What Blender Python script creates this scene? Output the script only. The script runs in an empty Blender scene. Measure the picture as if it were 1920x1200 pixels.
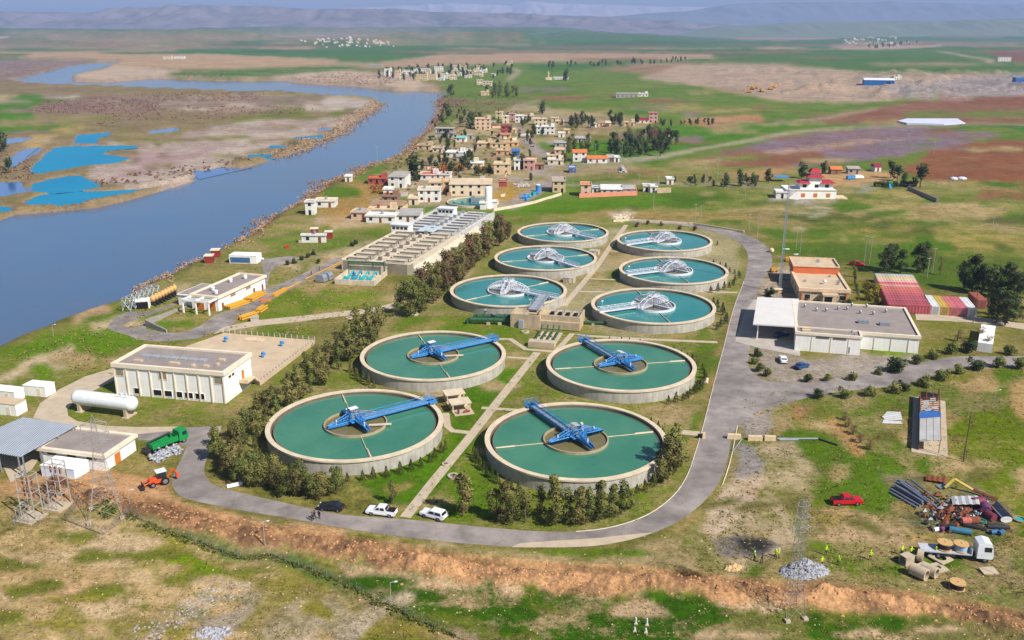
import bpy, bmesh, math, random
import numpy as np
from mathutils import Vector, Matrix
from mathutils.bvhtree import BVHTree
from mathutils.geometry import tessellate_polygon
random.seed(7)
R = math.radians
SC = bpy.context.scene
COL = SC.collection
# ------------------------------------------------------------------ survey
# The photo was taken from a drone 80.5 m above the plant; a survey point
# (u, v) is a photo pixel and is turned into a place on the real ground.
FOC, HORV, CAMH = 1716.4, 46.9, 80.5
PIT = math.atan((600 - HORV) / FOC)
CP, SP = math.cos(PIT), math.sin(PIT)
def G(u, v, z=0.0):
 dx = (u - 960) / FOC
 dy = (600 - v) / FOC
 t = (z - CAMH) / (-SP + dy * CP)
 return (dx * t, (CP + dy * SP) * t)
def proj(x, y, z):
 zz = z - CAMH
 zc = y * CP - zz * SP
 yc = y * SP + zz * CP
 return 960 + FOC * x / zc, 600 - FOC * yc / zc
def depth_at(v, z=0.0):
 x, y = G(960, v, z)
 return y * CP - (z - CAMH) * SP
def lin(c):
 c = c / 255.0
 return c / 12.92 if c <= 0.04045 else ((c + 0.055) / 1.055) ** 2.4
def rgb(r, g, b, k=1.0):
 return (min(0.95, lin(r) * k), min(0.95, lin(g) * k), min(0.95, lin(b) * k), 1.0)
# ------------------------------------------------------------------ noise
def _hash(i, j, s):
 n = (i * 374761393 + j * 668265263 + s * 1442695041) & 0xFFFFFFFF
 n = ((n ^ (n >> 13)) * 1274126177) & 0xFFFFFFFF
 n = n ^ (n >> 16)
 return (n & 0xFFFF) / 65535.0
def vnoise(x, y, s=0):
 xi = np.floor(x).astype(np.int64); yi = np.floor(y).astype(np.int64)
 fx = x - xi; fy = y - yi
 fx = fx * fx * (3 - 2 * fx); fy = fy * fy * (3 - 2 * fy)
 a = _hash(xi, yi, s); b = _hash(xi + 1, yi, s)
 c = _hash(xi, yi + 1, s); d = _hash(xi + 1, yi + 1, s)
 return (a * (1 - fx) + b * fx) * (1 - fy) + (c * (1 - fx) + d * fx) * fy
def fbm(x, y, o=4, s=0):
 t = 0; a = 0.5; n = 0
 for k in range(o):
  t = t + a * vnoise(x, y, s + k * 17); n += a
  x = x * 2.03 + 11.3; y = y * 2.03 + 5.7; a *= 0.5
 return t / n
def sstep(a, b, x):
 t = np.clip((x - a) / (b - a), 0, 1)
 return t * t * (3 - 2 * t)
def inpoly(px, py, poly):
 inside = np.zeros(px.shape, bool)
 n = len(poly)
 for i in range(n):
  x1, y1 = poly[i]; x2, y2 = poly[(i + 1) % n]
  if y1 == y2:
   continue
  c = ((y1 > py) != (y2 > py)) & (px < (x2 - x1) * (py - y1) / (y2 - y1) + x1)
  inside ^= c
 return inside
def dline(px, py, pts, closed=False):
 d = np.full(px.shape, 1e9)
 n = len(pts)
 for i in range(n if closed else n - 1):
  ax, ay = pts[i]; bx, by = pts[(i + 1) % n]
  vx, vy = bx - ax, by - ay
  L = vx * vx + vy * vy + 1e-9
  t = np.clip(((px - ax) * vx + (py - ay) * vy) / L, 0, 1)
  d = np.minimum(d, np.hypot(px - ax - t * vx, py - ay - t * vy))
 return d
def spline(pts, n=6, closed=False):
 P = [Vector(p) for p in pts]
 out = []
 m = len(P)
 for i in range(m if closed else m - 1):
  p1, p2 = P[i], P[(i + 1) % m]
  p0 = P[i - 1] if (i > 0 or closed) else p1 * 2 - p2
  p3 = P[(i + 2) % m] if (i + 2 < m or closed) else p2 * 2 - p1
  for k in range(n):
   t = k / n
   out.append(0.5 * ((2 * p1) + (p2 - p0) * t + (2 * p0 - 5 * p1 + 4 * p2 - p3) * t * t + (3 * p1 - p0 - 3 * p2 + p3) * t ** 3))
 if not closed:
  out.append(P[-1])
 return [tuple(q) for q in out]
# ------------------------------------------------------------------ materials
MATS = {}
def pm(name, col, rough=0.8, var=0.12, scale=0.6, bump=0.0, metal=0.0, col2=None, spec=0.3, stretch=None, streak=0.0):
 """procedural paint / concrete / metal: base colour broken up by two noises"""
 if name in MATS:
  return MATS[name]
 m = bpy.data.materials.new(name); m.use_nodes = True
 nt = m.node_tree; N = nt.nodes; L = nt.links
 b = N['Principled BSDF']
 b.inputs['Roughness'].default_value = rough
 b.inputs['Metallic'].default_value = metal
 b.inputs['Specular IOR Level'].default_value = spec
 tc = N.new('ShaderNodeTexCoord'); mp = N.new('ShaderNodeMapping')
 L.new(tc.outputs['Object'], mp.inputs[0])
 if stretch:
  mp.inputs['Scale'].default_value = stretch
 n1 = N.new('ShaderNodeTexNoise'); n1.inputs['Scale'].default_value = scale; n1.inputs['Detail'].default_value = 8
 n1.inputs['Roughness'].default_value = 0.65
 L.new(mp.outputs[0], n1.inputs['Vector'])
 mx = N.new('ShaderNodeMix'); mx.data_type = 'RGBA'
 c2 = col2 if col2 else tuple(max(0, c * (1 - 2.2 * var)) for c in col[:3]) + (1,)
 c1 = col if col2 else tuple(min(0.95, c * (1 + 0.8 * var)) for c in col[:3]) + (1,)
 mx.inputs['A'].default_value = c2; mx.inputs['B'].default_value = c1
 mr = N.new('ShaderNodeMapRange'); mr.inputs['From Min'].default_value = 0.3; mr.inputs['From Max'].default_value = 0.68
 L.new(n1.outputs[0], mr.inputs[0]); L.new(mr.outputs[0], mx.inputs[0])
 out = mx.outputs['Result']
 if streak > 0:
  mp2 = N.new('ShaderNodeMapping'); mp2.inputs['Scale'].default_value = (1.6, 1.6, 0.12)
  L.new(tc.outputs['Object'], mp2.inputs[0])
  n2 = N.new('ShaderNodeTexNoise'); n2.inputs['Scale'].default_value = 1.0; n2.inputs['Detail'].default_value = 6
  L.new(mp2.outputs[0], n2.inputs['Vector'])
  mr2 = N.new('ShaderNodeMapRange'); mr2.inputs['From Min'].default_value = 0.35; mr2.inputs['From Max'].default_value = 0.7
  mr2.inputs['To Min'].default_value = 1 - streak; mr2.inputs['To Max'].default_value = 1.05
  L.new(n2.outputs[0], mr2.inputs[0])
  mu = N.new('ShaderNodeMix'); mu.data_type = 'RGBA'; mu.blend_type = 'MULTIPLY'; mu.inputs[0].default_value = 1
  L.new(out, mu.inputs['A']); L.new(mr2.outputs[0], mu.inputs['B']); out = mu.outputs['Result']
 L.new(out, b.inputs['Base Color'])
 if bump > 0:
  bp = N.new('ShaderNodeBump'); bp.inputs['Strength'].default_value = bump; bp.inputs['Distance'].default_value = 0.1
  n3 = N.new('ShaderNodeTexNoise'); n3.inputs['Scale'].default_value = scale * 6; n3.inputs['Detail'].default_value = 6
  L.new(mp.outputs[0], n3.inputs['Vector']); L.new(n3.outputs[0], bp.inputs['Height']); L.new(bp.outputs[0], b.inputs['Normal'])
 MATS[name] = m
 return m
def corrugated(name, cols, period=0.9, axis='X', rough=0.6):
 """ribbed sheet metal: wave bump plus rust / paint noise"""
 if name in MATS:
  return MATS[name]
 m = pm(name, cols[0], rough, col2=cols[1], scale=0.35, spec=0.4)
 nt = m.node_tree; N = nt.nodes; L = nt.links; b = N['Principled BSDF']
 tc = N.new('ShaderNodeTexCoord'); w = N.new('ShaderNodeTexWave'); w.bands_direction = axis
 w.inputs['Scale'].default_value = 0.314 / period * 1.0
 L.new(tc.outputs['Object'], w.inputs['Vector'])
 bp = N.new('ShaderNodeBump'); bp.inputs['Strength'].default_value = 0.7; bp.inputs['Distance'].default_value = 0.12
 L.new(w.outputs['Fac'], bp.inputs['Height']); L.new(bp.outputs[0], b.inputs['Normal'])
 return m
def leafmat(name, a, b2, k=1.0, dry=None):
 if name in MATS:
  return MATS[name]
 m = bpy.data.materials.new(name); m.use_nodes = True
 nt = m.node_tree; N = nt.nodes; L = nt.links
 b = N['Principled BSDF']; b.inputs['Roughness'].default_value = 0.75; b.inputs['Specular IOR Level'].default_value = 0.2
 tc = N.new('ShaderNodeTexCoord'); n1 = N.new('ShaderNodeTexNoise'); n1.inputs['Scale'].default_value = 0.9; n1.inputs['Detail'].default_value = 5
 L.new(tc.outputs['Object'], n1.inputs['Vector'])
 oi = N.new('ShaderNodeObjectInfo')
 mr = N.new('ShaderNodeMapRange'); mr.inputs['From Min'].default_value = 0.34; mr.inputs['From Max'].default_value = 0.66
 L.new(n1.outputs[0], mr.inputs[0])
 mx = N.new('ShaderNodeMix'); mx.data_type = 'RGBA'; mx.inputs['A'].default_value = a; mx.inputs['B'].default_value = b2
 L.new(mr.outputs[0], mx.inputs[0])
 hs = N.new('ShaderNodeHueSaturation')
 m1 = N.new('ShaderNodeMapRange'); m1.inputs['To Min'].default_value = 0.7; m1.inputs['To Max'].default_value = 1.3
 L.new(oi.outputs['Random'], m1.inputs[0]); L.new(m1.outputs[0], hs.inputs['Value'])
 m2 = N.new('ShaderNodeMapRange'); m2.inputs['To Min'].default_value = 0.475; m2.inputs['To Max'].default_value = 0.515
 ml = N.new('ShaderNodeMath'); ml.operation = 'FRACT'; mm = N.new('ShaderNodeMath'); mm.operation = 'MULTIPLY'; mm.inputs[1].default_value = 7.31
 L.new(oi.outputs['Random'], mm.inputs[0]); L.new(mm.outputs[0], ml.inputs[0]); L.new(ml.outputs[0], m2.inputs[0]); L.new(m2.outputs[0], hs.inputs['Hue'])
 L.new(mx.outputs['Result'], hs.inputs['Color']); L.new(hs.outputs[0], b.inputs['Base Color'])
 tr = N.new('ShaderNodeBsdfTranslucent'); L.new(hs.outputs[0], tr.inputs['Color'])
 ms = N.new('ShaderNodeMixShader'); ms.inputs[0].default_value = 0.25
 L.new(b.outputs[0], ms.inputs[1]); L.new(tr.outputs[0], ms.inputs[2])
 L.new(ms.outputs[0], N['Material Output'].inputs['Surface'])
 MATS[name] = m
 return m
def watermat(name, col, rough=0.08, wave=3.0, strength=0.15, col2=None, scale=0.05, spec=0.5):
 m = pm(name, col, rough, col2=col2 or tuple(c * 0.86 for c in col[:3]) + (1,), scale=scale, spec=spec)
 nt = m.node_tree; N = nt.nodes; L = nt.links; b = N['Principled BSDF']
 tc = N.new('ShaderNodeTexCoord'); n = N.new('ShaderNodeTexNoise'); n.inputs['Scale'].default_value = wave; n.inputs['Detail'].default_value = 4
 L.new(tc.outputs['Object'], n.inputs['Vector'])
 bp = N.new('ShaderNodeBump'); bp.inputs['Strength'].default_value = strength; bp.inputs['Distance'].default_value = 0.15
 L.new(n.outputs[0], bp.inputs['Height']); L.new(bp.outputs[0], b.inputs['Normal'])
 return m
# ------------------------------------------------------------------ mesh builder
class MB:
 def __init__(s):
  s.v = []; s.f = []; s.mi = []; s.cur = 0
 def add(s, vs, fs):
  o = len(s.v); s.v += [tuple(p) for p in vs]
  for f in fs:
   s.f.append(tuple(o + i for i in f)); s.mi.append(s.cur)
  return s
 def box(s, x0, x1, y0, y1, z0, z1):
  return s.add([(x0, y0, z0), (x1, y0, z0), (x1, y1, z0), (x0, y1, z0), (x0, y0, z1), (x1, y0, z1), (x1, y1, z1), (x0, y1, z1)],
     [(0, 3, 2, 1), (4, 5, 6, 7), (0, 1, 5, 4), (1, 2, 6, 5), (2, 3, 7, 6), (3, 0, 4, 7)])
 def cbox(s, c, sz, rz=0.0, rx=0.0):
  hx, hy, hz = sz[0] / 2, sz[1] / 2, sz[2] / 2
  M = Matrix.Rotation(rz, 3, 'Z') @ Matrix.Rotation(rx, 3, 'X'); C = Vector(c)
  vs = [M @ Vector((a * hx, b * hy, d * hz)) + C for a, b, d in ((-1, -1, -1), (1, -1, -1), (1, 1, -1), (-1, 1, -1), (-1, -1, 1), (1, -1, 1), (1, 1, 1), (-1, 1, 1))]
  return s.add(vs, [(0, 3, 2, 1), (4, 5, 6, 7), (0, 1, 5, 4), (1, 2, 6, 5), (2, 3, 7, 6), (3, 0, 4, 7)])
 def tube(s, p, q, r, n=8, r2=None, cap=True):
  p, q = Vector(p), Vector(q); d = (q - p)
  if d.length < 1e-6: return s
  d.normalize(); u = d.cross(Vector((0, 0, 1)) if abs(d.z) < 0.95 else Vector((1, 0, 0))).normalized(); w = d.cross(u)
  r2 = r if r2 is None else r2
  vs = []
  for k in range(n):
   a = 2 * math.pi * k / n; e = u * math.cos(a) + w * math.sin(a)
   vs += [p + e * r, q + e * r2]
  fs = [(2 * k, 2 * ((k + 1) % n), 2 * ((k + 1) % n) + 1, 2 * k + 1) for k in range(n)]
  if cap:
   fs += [tuple(2 * k for k in range(n))[::-1], tuple(2 * k + 1 for k in range(n))]
  return s.add(vs, fs)
 def bar(s, p, q, w):
  return s.tube(p, q, w * 0.7, 4)
 def lathe(s, prof, n=64, c=(0, 0), closed=False):
  vs = []; m = len(prof)
  for k in range(n):
   a = 2 * math.pi * k / n; ca, sa = math.cos(a), math.sin(a)
   vs += [(c[0] + r * ca, c[1] + r * sa, z) for r, z in prof]
  fs = []
  for k in range(n):
   k2 = (k + 1) % n
   for j in range(m if closed else m - 1):
    j2 = (j + 1) % m
    fs.append((k * m + j, k2 * m + j, k2 * m + j2, k * m + j2))
  return s.add(vs, fs)
 def disc(s, r, z, n=64, c=(0, 0)):
  return s.add([(c[0] + r * math.cos(2 * math.pi * k / n), c[1] + r * math.sin(2 * math.pi * k / n), z) for k in range(n)], [tuple(range(n))])
 def prism(s, poly, z0, z1):
  n = len(poly)
  tri = tessellate_polygon([[Vector((p[0], p[1], 0)) for p in poly]])
  ar = sum(poly[i][0] * poly[(i + 1) % n][1] - poly[(i + 1) % n][0] * poly[i][1] for i in range(n))
  o = 1 if ar > 0 else -1
  fs = []
  for t in tri:
   a, b, c = [Vector((poly[i][0], poly[i][1])) for i in t]
   cr = (b - a).cross(c - a)
   t = t if cr > 0 else t[::-1]
   fs.append(tuple(i + n for i in t)); fs.append(tuple(t[::-1]))
  for i in range(n):
   j = (i + 1) % n
   fs.append((i, j, j + n, i + n) if o > 0 else (j, i, i + n, j + n))
  return s.add([(p[0], p[1], z0) for p in poly] + [(p[0], p[1], z1) for p in poly], fs)
 def sheet(s, poly, z):
  tri = tessellate_polygon([[Vector((p[0], p[1], 0)) for p in poly]])
  fs = []
  for t in tri:
   a, b, c = [Vector((poly[i][0], poly[i][1])) for i in t]
   fs.append(tuple(t) if (b - a).cross(c - a) > 0 else tuple(t[::-1]))
  return s.add([(p[0], p[1], z) for p in poly], fs)
 def profile(s, pts, y0, y1, yt=None):
  """side outline in x-z extruded across y; yt pulls in verts above a height: (z, inset)"""
  n = len(pts)
  def yy(y, z, sg):
   return y - sg * (yt[1] * max(0, min(1, (z - yt[0]) / yt[2])) if yt else 0)
  vs = [(x, yy(y0, z, -1), z) for x, z in pts] + [(x, yy(y1, z, 1), z) for x, z in pts]
  tri = tessellate_polygon([[Vector((p[0], p[1], 0)) for p in pts]])
  fs = []
  for t in tri:
   a, b, c = [Vector(pts[i]) for i in t]
   t = t if (b - a).cross(c - a) > 0 else t[::-1]
   fs.append(tuple(t)); fs.append(tuple(i + n for i in t[::-1]))
  ar = sum(pts[i][0] * pts[(i + 1) % n][1] - pts[(i + 1) % n][0] * pts[i][1] for i in range(n))
  for i in range(n):
   j = (i + 1) % n
   fs.append((j, i, i + n, j + n) if ar > 0 else (i, j, j + n, i + n))
  return s.add(vs, fs)
 def ball(s, c, r, n=8, m=6, sz=1.0):
  prof = [(max(1e-3, r * math.sin(math.pi * k / m)), c[2] - r * sz * math.cos(math.pi * k / m)) for k in range(m + 1)]
  return s.lathe(prof, n, (c[0], c[1]))
 def mesh(s, name, mats, smooth=False):
  me = bpy.data.meshes.new(name)
  me.from_pydata(s.v, [], s.f)
  for m in (mats if isinstance(mats, (list, tuple)) else [mats]):
   me.materials.append(m)
  if any(s.mi):
   me.polygons.foreach_set('material_index', s.mi)
  if smooth:
   me.polygons.foreach_set('use_smooth', [True] * len(me.polygons))
  me.update()
  return me
 def build(s, name, mats, parent=None, smooth=False, loc=None, rz=None):
  return put(name, s.mesh(name, mats, smooth), parent, loc, rz)
def put(name, me, parent=None, loc=None, rz=None):
 o = bpy.data.objects.new(name, me); COL.objects.link(o)
 if parent is not None: o.parent = parent
 if loc is not None: o.location = loc
 if rz is not None: o.rotation_euler = (0, 0, rz)
 return o
def tag(o, label=None, cat=None, group=None, kind=None):
 if label: o['label'] = label
 if cat: o['category'] = cat
 if group: o['group'] = group
 if kind: o['kind'] = kind
 return o
def root(name, label, cat, loc, rz=0.0, group=None, sc=1.0):
 o = bpy.data.objects.new(name, None); COL.objects.link(o)
 o.location = loc; o.rotation_euler = (0, 0, rz); o.scale = (sc, sc, sc) if not isinstance(sc, tuple) else sc
 o.empty_display_size = 0.5
 return tag(o, label, cat, group)
KIDS = {}
def dup(o, loc=None, rz=None, sc=None, label=None, group=None, par=None):
 c = o.copy(); COL.objects.link(c)
 if par is not None: c.parent = par
 if loc is not None: c.location = loc
 if rz is not None: c.rotation_euler = (0, 0, rz)
 if sc is not None: c.scale = sc if isinstance(sc, tuple) else (sc, sc, sc)
 if label: c['label'] = label
 if group: c['group'] = group
 if o not in KIDS:
  KIDS[o] = list(o.children)
 for ch in KIDS[o]:
  dup(ch, par=c)
 return c
def noisy_ring(cx, cy, rx, ry, n, amp, seed):
 rr = random.Random(seed); ph = [rr.uniform(0, 6.28) for _ in range(4)]
 return [(cx + rx * math.cos(a) * (1 + amp * (math.sin(2 * a + ph[0]) + .6 * math.sin(3 * a + ph[1]) + .5 * math.sin(5 * a + ph[2]))),
   cy + ry * math.sin(a) * (1 + amp * (math.sin(2 * a + ph[0]) + .6 * math.sin(3 * a + ph[1]) + .5 * math.sin(5 * a + ph[2])))) for a in [2 * math.pi * k / n for k in range(n)]]
# ------------------------------------------------------------------ camera, light, air
cam = bpy.data.cameras.new('camera'); camo = bpy.data.objects.new('camera', cam); COL.objects.link(camo)
cam.sensor_width = 36; cam.lens = 36 * FOC / 1920
cam.clip_start = 1; cam.clip_end = 120000
camo.location = (0, 0, CAMH); camo.rotation_euler = (math.pi / 2 - PIT, 0, 0)
SC.camera = camo
SUN_DIR = Vector((0.79, -0.66, 1.0)).normalized()      # towards the sun
ELEV = math.asin(SUN_DIR.z); AZ = math.atan2(SUN_DIR.x, SUN_DIR.y)
sl = bpy.data.lights.new('sun', 'SUN'); sl.energy = 5.0; sl.angle = R(0.53); sl.color = (1.0, 0.955, 0.89)
so = bpy.data.objects.new('sun', sl); COL.objects.link(so); so.rotation_euler = (-SUN_DIR).to_track_quat('-Z', 'Y').to_euler(); so.location = (0, 0, 300)
W = bpy.data.worlds.new('World'); SC.world = W; W.use_nodes = True
wn = W.node_tree
sky = wn.nodes.new('ShaderNodeTexSky'); sky.sky_type = 'NISHITA'; sky.sun_disc = False
sky.sun_elevation = ELEV; sky.sun_rotation = AZ; sky.altitude = 400; sky.air_density = 1.0; sky.dust_density = 0.6; sky.ozone_density = 2.0
wn.links.new(sky.outputs[0], wn.nodes['Background'].inputs['Color']); wn.nodes['Background'].inputs['Strength'].default_value = 0.07
SC.view_settings.view_transform = 'Standard'; SC.view_settings.look = 'None'; SC.view_settings.gamma = 1; SC.view_settings.exposure = 0.36
SC.cycles.use_denoising = True
SC.cycles.max_bounces = 5; SC.cycles.diffuse_bounces = 2; SC.cycles.glossy_bounces = 2; SC.cycles.transparent_max_bounces = 8; SC.cycles.volume_bounces = 0
SC.cycles.caustics_reflective = False; SC.cycles.caustics_refractive = False
SC.cycles.volume_step_rate = 4
# ------------------------------------------------------------------ river, banks, relief
BANK_R = [(-400, 860), (-200, 745), (0, 648), (40, 634), (70, 620), (130, 598), (200, 577), (213, 563), (267, 541), (333, 507), (383, 482), (430, 460), (457, 447), (485, 425), (497, 413), (550, 387), (585, 365), (609, 345), (635, 338), (662, 330), (672, 318), (707, 312), (750, 291), (780, 258), (800, 247), (810, 230), (823, 207), (817, 187), (840, 176), (787, 170), (740, 172), (673, 163), (640, 161), (567, 157), (533, 152), (460, 153), (333, 150), (293, 147), (200, 155), (133, 153), (133, 143), (180, 132), (213, 121), (225, 116)]
BANK_L = [(197, 117), (130, 124), (87, 135), (40, 147), (20, 152), (73, 159), (187, 163), (300, 168), (433, 173), (533, 174), (583, 179), (640, 183), (703, 185), (718, 193), (700, 210), (660, 233), (640, 252), (600, 267), (567, 283), (523, 297), (493, 307), (413, 329), (377, 338), (333, 351), (267, 371), (187, 390), (100, 399), (33, 404), (0, 416), (-150, 440), (-400, 480)]
RIVER = BANK_R + BANK_L
PONDS = {
'a': [(87, 297), (110, 277), (140, 274), (200, 275), (263, 272), (258, 279), (200, 284), (190, 289), (240, 297), (215, 304), (160, 311), (90, 321), (72, 324), (73, 303)],
'b': [(137, 255), (200, 250), (207, 253), (187, 259), (180, 270), (140, 269)],
'c': [(67, 344), (100, 336), (127, 331), (147, 330), (160, 338), (187, 352), (110, 361), (67, 359)],
'd': [(60, 380), (83, 366), (140, 361), (217, 357), (262, 354), (307, 350), (265, 360), (233, 369), (147, 387), (87, 389)],
'e': [(-60, 345), (0, 343), (33, 342), (43, 360), (0, 371), (-60, 380)],
'f': [(-60, 392), (0, 388), (23, 392), (0, 400), (-60, 408)],
'g': [(360, 322), (410, 314), (467, 315), (377, 334)],
'h': [(467, 290), (520, 288), (513, 298), (473, 299)],
'i': [(553, 258), (607, 253), (597, 264), (565, 265)],
'j': [(507, 273), (540, 272), (535, 280), (512, 280)],
'k': [(593, 240), (630, 238), (620, 247), (597, 247)],
'l': [(267, 249), (327, 240), (320, 248), (277, 251)],
'm': [(-20, 262), (60, 258), (43, 267), (17, 271), (-20, 272)],
'n': [(20, 299), (50, 280), (73, 277), (50, 293), (43, 305), (20, 312)],
}
WZ = -5.0
def WP(poly, z=WZ):
 return [G(u, v, z) for u, v in poly]
RIVER_W = WP([(u, max(v, 60)) for u, v in RIVER])
PONDS_W = {k: WP(p, -4.8) for k, p in PONDS.items()}
LOW_W = WP(BANK_R[::-1][:1] + BANK_L + [(-3000, 480), (-3000, 100), (-400, 90)], -4.3)
# flat made-up ground of the works
PLANT_W = WP([(-900, 1100), (-300, 720), (20, 690), (200, 600), (330, 535), (470, 470), (620, 420), (800, 380), (930, 395), (960, 408), (1400, 405), (1480, 440), (1900, 470), (2300, 560), (2500, 720), (1900, 760), (1500, 800), (1420, 900), (1380, 960), (1290, 1010), (1150, 1040), (950, 1046), (700, 1020), (330, 955), (250, 935), (0, 930)], 0)
BERM = [(100, 915), (240, 948), (330, 970), (467, 1006), (640, 1034), (773, 1060), (873, 1076), (973, 1088), (1107, 1096), (1273, 1102), (1400, 1114), (1560, 1122), (1720, 1134), (1850, 1162), (1980, 1206)]
BERM_W = spline(WP(BERM, 0), 5)
TRENCH = [(180, 918), (233, 930), (300, 945), (360, 965), (467, 989), (560, 1001), (640, 1014), (733, 1026), (827, 1043), (940, 1056), (1073, 1066), (1273, 1078), (1420, 1098), (1560, 1106), (1700, 1122), (1830, 1138), (1980, 1172)]
TRENCH_W = spline(WP(TRENCH, 0), 5)
def height(x, y):
 h = np.zeros_like(x)
 dist = np.hypot(x, y)
 far = y > 60
 inl = inpoly(x, y, LOW_W)
 low = sstep(-10, 40, np.where(inl, 1, -1) * dline(x, y, LOW_W, True))
 base = -4.3 * low
 # relief outside the works
 inp = inpoly(x, y, PLANT_W)
 dp = dline(x, y, PLANT_W, True)
 rel = np.where(inp, 0, sstep(0, 30, dp))
 amp = np.clip((dist - 250) / 900, 0, 1)
 right = sstep(-50, 120, x)
 relief = (fbm(x * 0.012, y * 0.012, 4, 3) - 0.5) * (0.8 + 5 * amp * right) + (fbm(x * 0.15, y * 0.15, 3, 9) - 0.5) * 0.5
 h = base + relief * rel
 # low mounds of the gravel pits
 PW = WP([(1290, 128), (1920, 128), (2300, 130), (2300, 185), (1700, 195), (1480, 190), (1330, 165)], 0)
 pit = inpoly(x, y, PW) * sstep(0, 110, dline(x, y, PW, True))
 h += pit * np.maximum(0, fbm(x * 0.02, y * 0.02, 4, 31) - 0.5) * 34
 # badland mesas to the far left, rolling ground far right
 fl = sstep(3400, 4600, y) * sstep(900, -600, x - 0.1 * y)
 h += fl * (40 * sstep(0.42, 0.6, fbm(x * 0.0011, y * 0.0016, 5, 40)) + 25 * fbm(x * 0.004, y * 0.004, 4, 41))
 fr = sstep(4500, 8000, y)
 h += fr * 60 * (fbm(x * 0.0006, y * 0.0008, 4, 50) - 0.45)
 # spoil bank and pipe trench
 near = (y < 210) & (y > 70)
 if near.any():
  xn, yn = x[near], y[near]
  db = dline(xn, yn, BERM_W)
  lump = 0.1 + 1.6 * fbm(xn * 0.22, yn * 0.22, 3, 12)
  wid = 1.9 + 1.5 * vnoise(xn * 0.1, yn * 0.1, 5)
  hb = 1.75 * lump * np.exp(-(db / wid) ** 2) + 0.8 * np.exp(-(db / 2.5) ** 2) * (fbm(xn * 1.3, yn * 1.3, 3, 13) - 0.5)
  dt = dline(xn, yn, TRENCH_W)
  hb -= 2.0 * np.exp(-(dt / 1.1) ** 4)
  h[near] += hb
 # water
 sd = np.full(x.shape, -1e9)
 for P in [RIVER_W] + list(PONDS_W.values()):
  xs = [p[0] for p in P]; ys = [p[1] for p in P]
  m = (x > min(xs) - 120) & (x < max(xs) + 120) & (y > min(ys) - 120) & (y < max(ys) + 120)
  if not m.any(): continue
  d = dline(x[m], y[m], P, True); ins = inpoly(x[m], y[m], P)
  sg = np.where(ins, d, -d)
  if len(P) < 20: sg = sg + (fbm(x[m] * .05, y[m] * .03, 4, 88) - .5) * 16
  sd[m] = np.maximum(sd[m], sg)
 bw = 4 + 10 * (1 - low)
 t = sstep(0, 1, -sd / bw + 0.12)
 wob = (fbm(x * 0.12, y * 0.12, 3, 77) - 0.5)
 h = np.where(sd > -bw * 1.05, (-5.9 + wob * 0.5) * (1 - t) + h * t, h)
 h = np.where(sd > 3, -6.6, h)
 return h
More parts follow.
